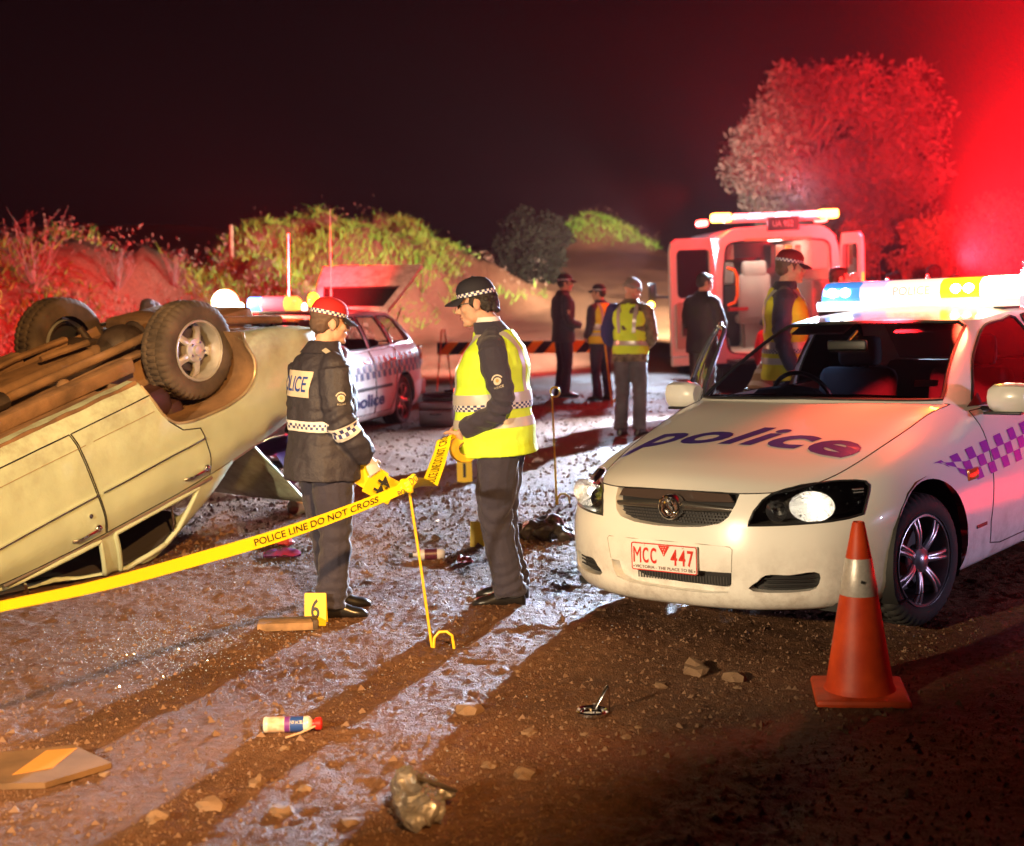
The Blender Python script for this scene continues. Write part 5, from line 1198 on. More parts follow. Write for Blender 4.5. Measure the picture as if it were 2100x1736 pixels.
    mb = MB(); mb.box((0, -.025, 2.235), (1.0, .02, .035))
    mb.build('hazard_strip', M('hazard_strip', (.7, .5, .3), .5), t)
    mb = MB(); mb.box((-.35, 1.5, 1.18), (.3, .2, .05)); mb.build('red_pouch', M('red_pouch', (.5, .02, .02), .6), t)
    for k in range(2):
        mb = MB(); mb.box((-.25 + .5 * k, 1.2, 2.243), (.14, .9, .012)); mb.build('ceiling_lamp', M('ambulance_ceiling_lamp', (1, .9, .8), .4, emit=((1, .80, .66), 15)), t)
    # doors
    def door(hx, ang, s):
        d = bpy.data.objects.new('rear_door', None); COL.objects.link(d); d.parent = t; d.location = (hx, -.03, 0); d.rotation_euler = (0, 0, R(ang))
        prof = [(0, .58), (.84, .58), (.84, 2.1), (.80, 2.22), (.70, 2.28), (.10, 2.28), (.03, 2.1), (0, 1.2)]
        mb = MB(); mb.prism([(s * a, b) for a, b in prof], (0, .0, 0), (1, 0, 0), (0, 0, 1), (0, 1, 0), .05); mb.build('door_shell', AW, d)
        mb = MB(); mb.prism([(s * a, b) for a, b in rrect(.12, 1.42, .72, 2.12, .08)], (0, -.004, 0), (1, 0, 0), (0, 0, 1), (0, 1, 0), .058); mb.build('door_window', M('dark_door_glass', (.02, .018, .02), .06, coat=1), d)
        mb = MB(); mb.prism([(s * a, b) for a, b in rrect(.10, .68, .76, 1.36, .05)], (0, .05, 0), (1, 0, 0), (0, 0, 1), (0, 1, 0), .025); mb.build('door_lining', M('ambulance_door_lining', (.38, .33, .28), .6), d)
        mb = MB(); mb.box((s * .60, .085, .98), (.13, .02, .22)); mb.build('latch_pocket', DK, d)
        mb = MB(); mb.tube([(s * .14, .08, 2.1), (s * .13, .085, 1.6), (s * .20, .09, 1.30), (s * .40, .09, 1.24), (s * .46, .09, 1.35)], .016, 6); mb.build('door_rail', W, d)
        mb = MB(); mb.box((s * .42, -.005, .50), (.80, .06, .14), bev=.02); mb.build('door_step_trim', AW, d)
        if s < 0:
            mb = MB(); mb.box((s * .845, .025, 1.55), (.012, .03, .30)); mb.build('door_reflector', M('reflector_yellow', (.8, .7, .1), .3, emit=((1, .8, .1), .8)), d)
        return d
    door(-.96, -150, 1); door(.96, 97, -1)
    mb = MB(); mb.box((0, -.14, .45), (1.6, .30, .07), bev=.02); mb.build('rear_step', BLACKP, t)
    for s in (-1, 1):
        mb = MB(); mb.box((s * .90, -.045, .95), (.10, .03, .42), bev=.01); mb.build('tail_lamp', M('amb_tail', (.5, .02, .02), .2, coat=1, emit=((1, .03, .02), .6)), t)
        for y in (1.1, 4.4): wheel(t, (s * .84, y, .35), s, .35, .22, .21, 'steel', M('steel_wheel', (.35, .33, .32), .5))
        mb = MB(); c = circle(1.1, .36, .41, 16); mb.grid(np.array([[(s * .97, a, max(b, .3)) for a, b in c], [(s * .6, a, max(b, .3)) for a, b in c]]), True); mb.build('wheel_liner', GAP, t)
        mb = MB(); mb.box((s * 1.30, 5.0, 1.45), (.14, .10, .32), bev=.03); mb.box((s * 1.10, 5.0, 1.35), (.3, .05, .05)); mb.build('mirror', BLACKP, t)
    mb = MB(); mb.ell((-1.34, 4.93, 1.22), (.06, .05, .06)); mb.build('mirror_indicator', M('amb_indicator', (1, .5, .05), .3, emit=((1, .45, .03), 40)), t)
    # light bars
    lb = bpy.data.objects.new('light_bar', None); COL.objects.link(lb); lb.parent = t; lb.location = (0, .22, 2.52)
    mb = MB(); mb.box((0, 0, .0), (1.5, .24, .05), bev=.015); mb.build('light_bar_base', M('bar_grey', (.5, .5, .52), .4), lb)
    for k, (x0, x1) in enumerate(((-.62, -.42), (-.40, -.20), (-.18, .0), (.02, .2), (.22, .42), (.44, .64))):
        mb = MB(); mb.box(((x0 + x1) / 2, -.02, .07), (x1 - x0, .22, .085), bev=.02); mb.build('clear_lens', M('amb_clear_%d' % (k % 2), (.7, .7, .8), .15, emit=((1, .72, .78) if k in (0, 5) else (.8, .8, 1.0), 2.2 if k % 2 else 1.3), coat=1), lb)
    for s in (-1, 1):
        mb = MB(); mb.box((s * .80, -.02, .06), (.28, .26, .13), bev=.03); mb.build('amber_lens', M('amb_amber', (1, .6, .1), .2, emit=((1, .55, .10), 9)), lb)
        mb = MB(); mb.box((s * .93, 1.0, .02), (.16, .3, .10), bev=.03); mb.build('side_beacon', M('amb_red', (1, .2, .1), .2, emit=((1, .06, .05), 20)), lb)
    mb = MB(); mb.box((.05, -.18, 2.45), (.46, .10, .20), bev=.01); mb.build('destination_box', DK, t)
    mb = MB(); text_on(mb, 'UA 952', (.04, -.236, 2.45), (1, 0, 0), (0, 0, 1), .30, .085, bold=.01); mb.build('unit_number', M('unit_white', (.5, .45, .45), .6), t)
    return t
AMB = ambulance()
# ================================================================== PEOPLE
SKIN = M('skin', (.56, .32, .23), .6, spec=.3, sss=.10, nz=(38, .10), bump=(120, .15, .002))
HAIRD = M('dark_hair', (.018, .012, .009), .6, bump=(90, .8, .006)); HAIRR = M('red_hair', (.16, .035, .012), .5, bump=(90, .7, .005)); HAIRG = M('grey_hair', (.30, .26, .24), .6, bump=(90, .7, .005))
EYEW = M('eye', (.6, .55, .5), .2); LIP = M('lips', (.40, .15, .12), .5)
NAVYC = M('navy_cloth', (.026, .023, .046), .8, sheen=.15, bump=(13, .55, .02)); NAVYJ = M('navy_jacket', (.030, .027, .040), .6, bump=(15, .7, .022)); DARKC = M('dark_coat', (.022, .015, .018), .85)
CAPM = M('cap_cloth', (.012, .012, .022), .8, bump=(200, .3, .002)); LEATHER = M('black_leather', (.012, .011, .011), .28, bump=(70, .2, .002))
HIVIS = M('hi_vis', (.62, .88, .045), .7, bump=(11, .5, .02)); HIVISO = M('hi_vis_amber', (.78, .62, .03), .7)
REFT = M('reflective_tape', (.55, .52, .50), .35, metal=.3); CHKW = M('chequer_white', (.74, .72, .70), .5); CHKB = M('chequer_dark', (.03, .04, .16), .5)
JEAN = M('jeans', (.085, .085, .10), .85, nz=(6, .3), bump=(14, .6, .02)); CAMO = M('camouflage', (.05, .045, .03), .85, nz=(16, .5), col2=(.22, .18, .12)); BLUEF = M('blue_fleece', (.03, .03, .13), .9)
PATCH = M('patch_grey', (.50, .46, .40), .6); PATCHD = M('patch_dark', (.04, .04, .05), .6)

def rotm(yaw=0, pitch=0, roll=0):
    return np.array((Matrix.Rotation(R(yaw), 3, 'Z') @ Matrix.Rotation(R(pitch), 3, 'X') @ Matrix.Rotation(R(roll), 3, 'Y')))

class Fig:
    def __init__(s, name_label, loc, az, H=1.78, group=None, z=None):
        s.k = H / 1.78; s.t = thing('person', name_label, 'person', (loc[0], loc[1], surf_z(*loc) if z is None else z), R(-az), group)
        s.TR = np.eye(3); s.T0 = np.zeros(3); s.gloves = None
    def tor(s, p):            # torso frame -> figure frame
        p = np.asarray(p, float) * s.k; return (p - s.T0) @ s.TR.T + s.T0 + s.TD
    def build(s, lean=0, pelvis=(0, 0, .94), twist=0, prof=None, RA=None, LA=None, RH=None, LH=None, legs=None, head=(0, 0, 0), headc=(0, .045, 1.645), vox=.010, top=NAVYC, hem=.80, trousers=NAVYC, shoes=LEATHER, fat=1.0, sleeve_r=(.082, .066, .056, .048), skinm=SKIN, collar=True, wr=.007, skirt=0.0, loose=1.0):
        k = s.k; s.T0 = np.array([0, 0, .94]) * k; s.TR = rotm(twist, -lean); s.TD = (np.array(pelvis) - [0, 0, .94]) * k
        s.prof = np.array(prof or [(hem - .01, .0, .005, .185 + skirt, .145 + skirt), (.95, 0, .008, .182, .142), (1.06, 0, .01, .172, .132), (1.18, 0, .012, .182, .138), (1.30, 0, .012, .198, .142), (1.39, 0, .005, .200, .130), (1.45, 0, -.005, .165, .098), (1.50, 0, .0, .095, .078), (1.535, 0, .01, .066, .066)], float)
        s.prof[:, 3:] *= fat; s.prof[:, 0] = np.where(s.prof[:, 0] < hem, hem, s.prof[:, 0])
        s.RA = RA or [(.185, -.01, 1.415), (.235, -.03, 1.13), (.24, .06, .88)]; s.LA = LA or [(-.185, -.01, 1.415), (-.235, -.03, 1.13), (-.24, .06, .88)]
        s.legs = legs or [[(.09, 0, .92), (.105, .02, .49), (.11, -.03, .09), (.13, .15, .035)], [(-.09, 0, .92), (-.105, .02, .49), (-.11, -.03, .09), (-.13, .15, .035)]]
        hd = s.tor(headc); s.hR = s.TR @ rotm(head[0], head[1], head[2]); s.hc = hd
        t = s.t
        # --- body: one continuous skin
        mb = MB(); hp = lambda p: hd + (s.hR @ (np.array(p, float) * k * 1.0))
        def he(c, r, n=16, m=12, rot=None): mb.ell(hp(c), np.array(r) * k, n, m, s.hR if rot is None else s.hR @ rot)
        he((0, -.012, .035), (.074, .094, .088)); he((0, .028, -.02), (.060, .066, .088)); he((0, .056, -.085), (.036, .036, .030)); he((0, .02, -.062), (.056, .058, .045))
        he((0, .080, .028), (.050, .016, .013)); he((.037, .062, -.018), (.024, .022, .024)); he((-.037, .062, -.018), (.024, .022, .024))
        mb.tube([hp((0, .090, .022)), hp((0, .102, -.002)), hp((0, .113, -.024)), hp((0, .098, -.034))], np.array([.009, .011, .015, .010]) * k, 8)
        he((.012, .100, -.029), (.009, .011, .008)); he((-.012, .100, -.029), (.009, .011, .008)); he((0, .091, -.053), (.024, .010, .008)); he((0, .090, -.067), (.021, .010, .008)); he((0, .083, -.098), (.017, .014, .014))
        for q in (-1, 1): he((q * .075, -.008, -.005), (.010, .020, .032), rot=rotm(-q * 22)); he((q * .079, -.004, .004), (.006, .010, .016), rot=rotm(-q * 22))
        nb = s.tor((0, 0, 1.47)); mb.tube([nb, s.tor((0, .012, 1.53)), hp((0, -.012, -.06)), hp((0, -.01, 0))], np.array([.070, .058, .056, .05]) * k, 14)
        mb.loft([s.ring(z, -.03) for z in np.linspace(max(hem, .86), 1.47, 8)]); s.hands = {}
        for nm, A, Hn, sd in (('R', s.RA, RH, 1), ('L', s.LA, LH, -1)):
            P = [s.tor(p) for p in A]; mb.tube(spline(P, 9), np.linspace(.045, .027, 9) * k, 9)
            s.hand(mb, P[2], P[1], Hn or {}, sd)
        for L in s.legs: mb.tube(spline(np.array(L[:3]) * k, 8), np.linspace(.065, .038, 8) * k, 9); mb.tube([np.array(L[2]) * k, (np.array(L[2]) * .55 + np.array(L[3]) * .45) * k], np.array([.034, .020]) * k, 8)
        me = voxel(mb, vox * .62, 2, 'body'); me.materials.append(skinm)
        if s.gloves:
            me.materials.append(s.gloves); co = np.array([p.center[:] for p in me.polygons]); mi = np.zeros(len(co), int)
            for W, d, n, th in s.hands.values(): r_ = co - W; mi[(np.linalg.norm(r_, axis=1) < .24 * k) & (r_ @ d > -.005)] = 1
            me.polygons.foreach_set('material_index', mi)
        shade(me, 180); link(bpy.data.objects.new('body', me), t)
        # eyes, brows, lips
        for q in (-1, 1):
            mb = MB(); mb.ell(hp((q * .031, .078, .010)), np.array([.013, .009, .008]) * k, 10, 7); mb.build('eye', EYEW, t)
            mb = MB(); mb.ell(hp((q * .031, .0865, .010)), np.array([.005, .003, .005]) * k, 8, 6); mb.build('pupil', PATCHD, t)
            mb = MB(); mb.tube([hp((q * .015, .094, .031)), hp((q * .032, .091, .036)), hp((q * .048, .078, .029))], .0045 * k, 6); mb.build('eyebrow', HAIRD, t)
        mb = MB(); mb.tube([hp((-.022, .090, -.060)), hp((-.008, .0995, -.057)), hp((.008, .0995, -.057)), hp((.022, .090, -.060))], np.array([.003, .006, .006, .003]) * k, 6); mb.build('lips', LIP, t)
        # --- upper garment
        mb = MB(); zs = np.linspace(hem, s.prof[-1, 0], 16); mb.loft([s.ring(z, .006) for z in zs])
        for A in (s.RA, s.LA):
            P = [s.tor(p) for p in A]; sp = spline(P, 12); rr_ = np.interp(np.linspace(0, 1, 12), [0, .45, .9, 1], np.array(sleeve_r) * fat ** .5) * k; w_ = P[2] + (P[1] - P[2]) * .03; sp[-1] = w_
            mb.tube(sp, rr_, 12); mb.ell(P[0] + (s.TR @ np.array([-.012 * np.sign(A[0][0]), 0, .004])) * k, np.array([.080, .080, .075]) * k * fat ** .5); mb.tube([s.tor((A[0][0] * .25, 0, 1.47)), P[0]], np.array([.07, .066]) * k, 10)
        def wrinkle(co):
            d = np.zeros(len(co))
            for A in (s.RA, s.LA):
                e = s.tor(A[1]); r_ = np.linalg.norm(co - e, axis=1) / k; d += wr * .8 * np.sin((co @ nrm(s.tor(A[2]) - s.tor(A[0]))) * 95 / k + 2 * np.sin(co[:, 0] * 20)) * np.exp(-(r_ / .13) ** 2)
            return d
        me = voxel(mb, vox, 2, 'top', wr * k, 7.5 / k, wrinkle); me.materials.append(top); shade(me, 180); s.top = link(bpy.data.objects.new('jacket', me), t)
        # --- trousers
        mb = MB(); kk = k; lo = np.array(pelvis)
        hips = [np.array(L[0]) for L in s.legs]; c = (hips[0] + hips[1]) / 2
        mb.loft([[((c[0] + rx * math.cos(a)) * k, (c[1] + dy + ry * math.sin(a)) * k, (c[2] + dz) * k) for a in np.linspace(0, 2 * math.pi, 25)[:-1]] for dz, rx, ry, dy in ((-.09, .10, .09, 0), (-.05, .15, .11, -.005), (.02, .166, .122, -.008), (.09, .160, .118, 0), (.15, .155, .115, 0))])
        for L in s.legs:
            P = np.array(L[:3]) * k; sp = spline(P, 14); d = nrm(sp[-1] - sp[-3]); sp[-1] = sp[-1] + d * .025 * k
            mb.tube(sp, np.interp(np.linspace(0, 1, 14), [0, .3, .5, .8, 1], np.array([.098, .096, .078, .072, .078]) * loose) * k, 14)
        kn = [np.array(L[1]) * k for L in s.legs]; an = [np.array(L[2]) * k for L in s.legs]
        def wr2(co):
            d = np.zeros(len(co))
            for q, w2, f_ in [(x, .12, 70) for x in kn] + [(x, .13, 110) for x in an] + [(np.array(L[0]) * k, .12, 60) for L in s.legs]:
                r_ = np.linalg.norm(co - q, axis=1) / k; d += wr * .8 * np.sin(co[:, 2] * f_ / k + 2.5 * np.sin(co[:, 0] * 25) + 2 * np.cos(co[:, 1] * 22)) * np.exp(-(r_ / w2) ** 2)
            return d
        me = voxel(mb, vox, 2, 'trousers', wr * .8 * k, 9 / k, wr2); me.materials.append(trousers); shade(me, 180); link(bpy.data.objects.new('trousers', me), t)
        # --- shoes
        for L in s.legs:
            a = np.array(L[2]) * k; b = np.array(L[3]) * k; d = b - a; d[2] = 0; d = nrm(d); n = np.array([-d[1], d[0], 0]); base = np.array([a[0], a[1], a[2] - .09 * k])
            mb = MB(); rings = []
            for u, hw, ht in ((-.085, .022, .05), (-.075, .034, .085), (-.03, .038, .115), (.03, .038, .115), (.08, .042, .085), (.13, .047, .062), (.18, .040, .048), (.205, .022, .03)):
                rings.append([base + (d * u + n * hw * math.cos(q) * (1 if math.sin(q) > -.2 else 1.06) + np.array([0, 0, max(.0, ht * .5 + ht * .5 * math.sin(q) * (1 if math.sin(q) > 0 else 1.0))])) * k for q in np.linspace(0, 2 * math.pi, 19)[:-1]])
            mb.loft(spline(np.array(rings).reshape(8, -1), 18).reshape(18, 18, 3)); mb.build('shoe', shoes, t, 60)
        if collar:
            mb = MB(); ringc = lambda z, off: s.ring(z, off); A_ = np.array([ringc(1.485, .012), ringc(1.515, .012), ringc(1.545, .010), ringc(1.550, .004), ringc(1.52, -.004)]); mb.grid(A_, True); mb.build('collar', top, t)
        s.tb = BVHTree.FromPolygons([v.co.copy() for v in s.top.data.vertices], [list(p.vertices) for p in s.top.data.polygons])
        return s
    def ring(s, z, off=0.0, n=28):
        zc = np.clip(z, s.prof[0, 0], s.prof[-1, 0]); q = cr(s.prof[:, 0], s.prof[:, 1:], np.array([zc]))[0]; out = []
        for a in np.linspace(0, 2 * math.pi, n + 1)[:-1]:
            c, d = math.cos(a), math.sin(a); out.append(s.tor((q[0] + (q[2] + off) * np.sign(c) * abs(c) ** .85, q[1] + (q[3] + off) * np.sign(d) * abs(d) ** .9, z)))
        return np.array(out)
    def hand(s, mb, W, E, o, sd):
        k = s.k; d = nrm(o.get('d', W - E)); n = np.array(o.get('n', (-sd, 0.25, 0)), float); n = nrm(n - d * (n @ d)); lat = np.cross(n, d); th = lat * (-1 if sd > 0 else 1); cu = o.get('curl', .5); W = W + d * .01
        mb.tube([W - d * .03 * k, W, W + d * .04 * k, W + d * .088 * k], np.array([.024, .026, .041, .038]) * k, 10, rz=np.array([.022, .018, .017, .013]) * k, hint=n)
        # palm: flattened across the palm normal
        for i, (off, ln) in enumerate(((.030, .070), (.010, .078), (-.010, .073), (-.030, .058))):
            p = W + (d * .080 + th * off) * k; P = [p - d * .03 * k, p]; a = 0
            for sg, l in ((1.0, .42), (1.15, .33), (.8, .25)):
                a += cu * sg; q = d * math.cos(a) + n * math.sin(a); P.append(P[-1] + q * ln * l * k)
            mb.tube(P, np.array([.009, .0095, .0088, .008, .0065]) * k, 7)
        p = W + (d * .025 + th * .028) * k; q1 = nrm(d * .6 + th * .8 + n * o.get('thumb', .3)); q2 = nrm(d * .85 + th * .35 + n * (o.get('thumb', .3) + .2)); mb.tube([p - th * .012 * k, p + q1 * .032 * k, p + q1 * .045 * k + q2 * .02 * k, p + q1 * .045 * k + q2 * .042 * k], np.array([.013, .0115, .0105, .008]) * k, 7)
        s.hands[sd] = (W, d, n, th)
    # ---- things worn
    def hp(s, p): return s.hc + s.hR @ (np.array(p, float) * s.k)
    def hair(s, m, style='short', cap=False):
        mb = MB(); k = s.k
        def e(c, r): mb.ell(s.hp(c), np.array(r) * k, 16, 12, s.hR)
        if style == 'short':
            e((0, -.022, .052), (.082, .094, .080)); e((0, -.055, .0), (.074, .060, .062))
            for q in (-1, 1): e((q * .070, .012, .012), (.012, .020, .032))
            if not cap: e((0, .045, .085), (.060, .05, .030))
        if style == 'long':
            e((0, -.02, .05), (.088, .10, .088)); e((0, -.06, -.04), (.088, .065, .12))
            for q in (-1, 1): e((q * .078, .0, -.04), (.024, .045, .11))
            e((0, .05, .085), (.06, .05, .03))
        me = voxel(mb, .007, 1, 'hair', .006 * k, 45); me.materials.append(m); shade(me, 180); link(bpy.data.objects.new('hair', me), s.t)
    def cap(s, tilt=0, m=CAPM, chq=True, rows=2, mc=None):
        k = s.k; Rt = rotm(0, tilt); P = lambda p: s.hp(Rt @ np.array(p, float) + np.array([0, 0, .055])); ob = bpy.data.objects.new('cap', None); COL.objects.link(ob); ob.parent = s.t; ob.empty_display_size = .05
        mb = MB(); G = []; n = 40
        for h, f in ((-.012, 1.0), (.012, 1.02), (.035, .985), (.058, .88), (.076, .70), (.088, .42), (.093, .12)):
            G.append([P(((.087 * math.cos(a)) * f, (.104 * math.sin(a)) * f - .008 + (.004 if h > .03 else 0), h)) for a in np.linspace(0, 2 * math.pi, n + 1)[:-1]])
        mb.grid(np.array(G), True); top = len(mb.v); mb.f.append(tuple(range(top - n, top))); mb.m.append(0); mb.build('crown', mc or m, ob, 60)
        mb = MB(); mb.ell(P((0, -.008, .094)), np.array([.008, .008, .005]) * k, 8, 6); mb.build('button', m, ob)
        mb = MB(); A = np.linspace(R(28), R(152), 15); rows_ = []
        for f, dz, out in ((1.0, -.006, 0), (1.0, -.010, .030), (1.0, -.020, .058), (1.0, -.028, .074)):
            rows_.append([P((.088 * math.cos(a) * (1 - out * 1.0), .100 * math.sin(a) + out * (math.sin(a) ** .55), dz - .020 * (abs(math.cos(a)) ** 2) * (out > 0))) for a in A])
        G1 = np.array(rows_); G2 = G1 - s.hR @ np.array([0, 0, .005]) * k; mb.grid(G1); mb.grid(G2); mb.grid(np.stack([G1[-1], G2[-1]])); mb.build('brim', m, ob, 60)
        if chq:
            for nm, par, mt in (('white_squares', 0, CHKW), ('dark_squares', 1, CHKB)):
                mb = MB(); N = 44
                for i in range(N):
                    for j in range(rows):
                        if (i + j) % 2 != par: continue
                        a0, a1 = 2 * math.pi * i / N, 2 * math.pi * (i + 1) / N; z0 = -.010 + j * .022 / rows; z1 = z0 + .022 / rows
                        mb.raw([P((.0905 * math.cos(a), .1075 * math.sin(a) - .008, z)) for a, z in ((a0, z0), (a1, z0), (a1, z1), (a0, z1))], [(0, 1, 2, 3)])
                mb.build(nm, mt, ob)
        return ob
    def beanie(s, m):
        mb = MB(); mb.ell(s.hp((0, -.012, .058)), np.array([.090, .106, .088]) * s.k, 20, 12, s.hR); mb.tube([s.hp((.088 * math.cos(a), .104 * math.sin(a) - .012, .040)) for a in np.linspace(0, 2 * math.pi, 25)[:-1]], .016 * s.k, 8, closed=True)
        mb.build('beanie', m, s.t, 60)
    def glasses(s):
        mb = MB()
        for q in (-1, 1): mb.tube([s.hp((q * .032 + .022 * math.cos(a), .102 - .006 * abs(math.cos(a)), .008 + .015 * math.sin(a))) for a in np.linspace(0, 2 * math.pi, 15)[:-1]], .0024 * s.k, 5, closed=True); mb.tube([s.hp((q * .054, .096, .012)), s.hp((q * .072, .05, .014)), s.hp((q * .080, -.008, .008))], .0026 * s.k, 5)
        mb.tube([s.hp((-.010, .104, .012)), s.hp((.010, .104, .012))], .0024 * s.k, 5); mb.build('glasses', BLACKP, s.t)
    def vest(s, z0=.86, m=HIVIS, m2=None, bands=((1.00, .05, 0), (1.12, .06, 1)), off=.022, braces=True):
        ob = bpy.data.objects.new('vest', None); COL.objects.link(ob); ob.parent = s.t; ob.empty_display_size = .05; k = s.k
        mb = MB(); zs = list(np.linspace(z0, 1.40, 13)); rings = [s.ring(z, off + .006 * math.sin(z * 40)) for z in zs]
        sh = [(1.43, .148, .112), (1.465, .118, .100), (1.49, .086, .088)]; base = s.prof
        for z, rx, ry in sh:
            q = cr(base[:, 0], base[:, 1:], np.array([z]))[0]
            rings.append(np.array([s.tor((q[0] + (rx + .012) * np.sign(math.cos(a)) * abs(math.cos(a)) ** .85, q[1] + (ry + off * .6) * np.sign(math.sin(a)) * abs(math.sin(a)) ** .9, z + .012)) for a in np.linspace(0, 2 * math.pi, 29)[:-1]]))
        mb.loft(rings, cap=True); me = voxel(mb, .009, 1, 'vest', .006 * k, 9); me.materials.append(m); shade(me, 180); vo = link(bpy.data.objects.new('vest_cloth', me), ob)
        vb = BVHTree.FromPolygons([v.co.copy() for v in me.vertices], [list(p.vertices) for p in me.polygons])
        def onv(p, lift=.004):
            h = vb.find_nearest(Vector(p)); return np.array(h[0]) + np.array(h[1]) * lift
        for z, w_, chq in bands:
            N = 72; Z = [z, z + w_ / 2, z + w_]; G = np.array([[onv(p) for p in s.ring(q, off + .008, N)] for q in Z]); b_ = MB(); b_.grid(G, True); b_.build('reflective_band', REFT, ob)
            if chq:
                for nm, par, mt in (('band_white', 0, CHKW), ('band_dark', 1, CHKB)):
                    b_ = MB(); Zs = [z - .036, z - .024, z - .012, z]; G = np.array([[onv(p, .005) for p in s.ring(q, off + .008, N)] for q in Zs])
                    for j in range(3):
                        for i in range(N):
                            if (i + j) % 2 == par: b_.raw([G[j, i], G[j, (i + 1) % N], G[j + 1, (i + 1) % N], G[j + 1, i]], [(0, 1, 2, 3)])
                    b_.build(nm, mt, ob)
        if braces:
            for q in (-1, 1):
                b_ = MB(); P = []
                for y, z in ((.20, 1.16), (.18, 1.26), (.16, 1.36), (.11, 1.45), (.02, 1.50), (-.08, 1.47), (-.15, 1.38), (-.18, 1.27), (-.19, 1.16)): P.append((q * .105, y, z))
                P = spline(P, 26); G = np.array([[onv(s.tor((p[0] + dx, p[1], p[2]))) for p in P] for dx in (-.024, 0, .024)]); b_.grid(G); b_.build('shoulder_stripe', REFT, ob)
        return ob
    def band(s, z, w_, m=None, N=64, rows=4, name='chequer_band'):
        def on(p, lift=.004):
            h = s.tb.find_nearest(Vector(p)); return np.array(h[0]) + np.array(h[1]) * lift
        Zs = np.linspace(z, z + w_, rows + 1); G = np.array([[on(p) for p in s.ring(q, .01, N)] for q in Zs])
        for nm, par, mt in (('band_white', 0, CHKW), ('band_dark', 1, CHKB)):
            b_ = MB()
            for j in range(rows):
                for i in range(N):
                    if ((i + j) % 2 == par) if 0 < j < rows - 1 else par == 0: b_.raw([G[j, i], G[j, (i + 1) % N], G[j + 1, (i + 1) % N], G[j + 1, i]], [(0, 1, 2, 3)])
            b_.build(nm, mt, s.t)
    def sleeve_band(s, A, t0, t1, N=24, rows=4):
        P = spline([s.tor(p) for p in A], 60); k = s.k; i0, i1 = int(t0 * 59), int(t1 * 59); ii = np.linspace(i0, i1, rows + 1).astype(int); G = []
        for i in ii:
            d = nrm(P[min(i + 1, 59)] - P[i - 1]); a, b = frame_of(d, (1, 0, 0))
            row = []
            for q in np.linspace(0, 2 * math.pi, N + 1)[:-1]:
                dr = a * math.cos(q) + b * math.sin(q); h = s.tb.ray_cast(Vector(P[i] + dr * .25 * k), Vector(-dr), .3)
                pt = np.array(h[0]) if h[0] is not None and np.linalg.norm(np.array(h[0]) - P[i]) < .13 * k else P[i] + dr * .075 * k
                row.append(pt + dr * .004)
            G.append(row)
        G = np.array(G)
        for nm, par, mt in (('band_white', 0, CHKW), ('band_dark', 1, CHKB)):
            b_ = MB()
            for j in range(rows):
                for i in range(N):
                    if ((i + j) % 2 == par) if 0 < j < rows - 1 else par == 0: b_.raw([G[j, i], G[j, (i + 1) % N], G[j + 1, (i + 1) % N], G[j + 1, i]], [(0, 1, 2, 3)])
            b_.build(nm, mt, s.t)
    def decal(s, o, ex, ey, w_, h_, mat, name, text=None, tmat=None, bvh=None, lift=.004, n=9):
        o, ex, ey = np.array(o, float), nrm(ex), nrm(ey); dn = -np.cross(ex, ey); bv = bvh or s.tb; us, vs_ = np.linspace(-w_ / 2, w_ / 2, n), np.linspace(-h_ / 2, h_ / 2, n)
        Q = project([(u, v) for v in vs_ for u in us], (o, ex, ey), bv, dn, lift, .4).reshape(n, n, 3); mb = MB(); mb.grid(Q); ob = mb.build(name, mat, s.t)
        if text:
            V, F = text_fit(text, w_ * .86, h_ * .58, bold=.01); V, F = chop(V, F, .03); mesh_obj('lettering', project(V, (o, ex, ey), bv, dn, lift + .003, .4), F, tmat, ob)
        return ob
    def badge(s, A, sd, t=.32, az=0):
        """shoulder patch: crown arch, shield and a bar with the word POLICE"""
        P = spline([s.tor(p) for p in A], 40); c = P[int(t * 39)]; d = nrm(P[int(t * 39) + 2] - P[int(t * 39) - 2]); out = nrm(s.TR @ np.array([sd * math.cos(R(az)), math.sin(R(az)), 0])); ey = -d; ex = nrm(np.cross(ey, out)); ey = np.cross(out, ex)
        ob = bpy.data.objects.new('sleeve_badge', None); COL.objects.link(ob); ob.parent = s.t; ob.empty_display_size = .03
        def flat(V, F, nm, m, lift): mesh_obj(nm, project(np.array(V), (c, ex, ey), s.tb, -out, lift, .25), F, m, ob)
        k = s.k; a = np.linspace(R(20), R(160), 9)
        V = [(.030 * math.cos(q) * k, (.010 + .034 * math.sin(q)) * k) for q in a] + [(.024 * math.cos(q) * k, (.010 + .026 * math.sin(q)) * k) for q in a]; flat(V, [(i, i + 1, 10 + i, 9 + i) for i in range(8)], 'badge_arch', PATCH, .004)
        V = [(0, 0)] + [(.020 * math.cos(q) * k, (.008 + .020 * math.sin(q)) * k) for q in np.linspace(0, 2 * math.pi, 13)[:-1]]; flat(V, [(0, 1 + i, 1 + (i + 1) % 12) for i in range(12)], 'badge_shield', PATCH, .004)
        V = [(0, .008 * k)] + [(.009 * math.cos(q) * k, (.010 + .010 * math.sin(q)) * k) for q in np.linspace(0, 2 * math.pi, 9)[:-1]]; flat(V, [(0, 1 + i, 1 + (i + 1) % 8) for i in range(8)], 'badge_centre', M('patch_gold', (.35, .24, .08), .5), .006)
        V = [(-.027 * k, -.030 * k), (.027 * k, -.030 * k), (.027 * k, -.017 * k), (-.027 * k, -.017 * k)]; flat(V, [(0, 1, 2, 3)], 'badge_bar', PATCHD, .004)
        T, F = text_fit('POLICE', .050 * k, .011 * k, bold=.01); T[:, 1] -= .0235 * k; flat(T, F, 'badge_lettering', PATCH, .006)
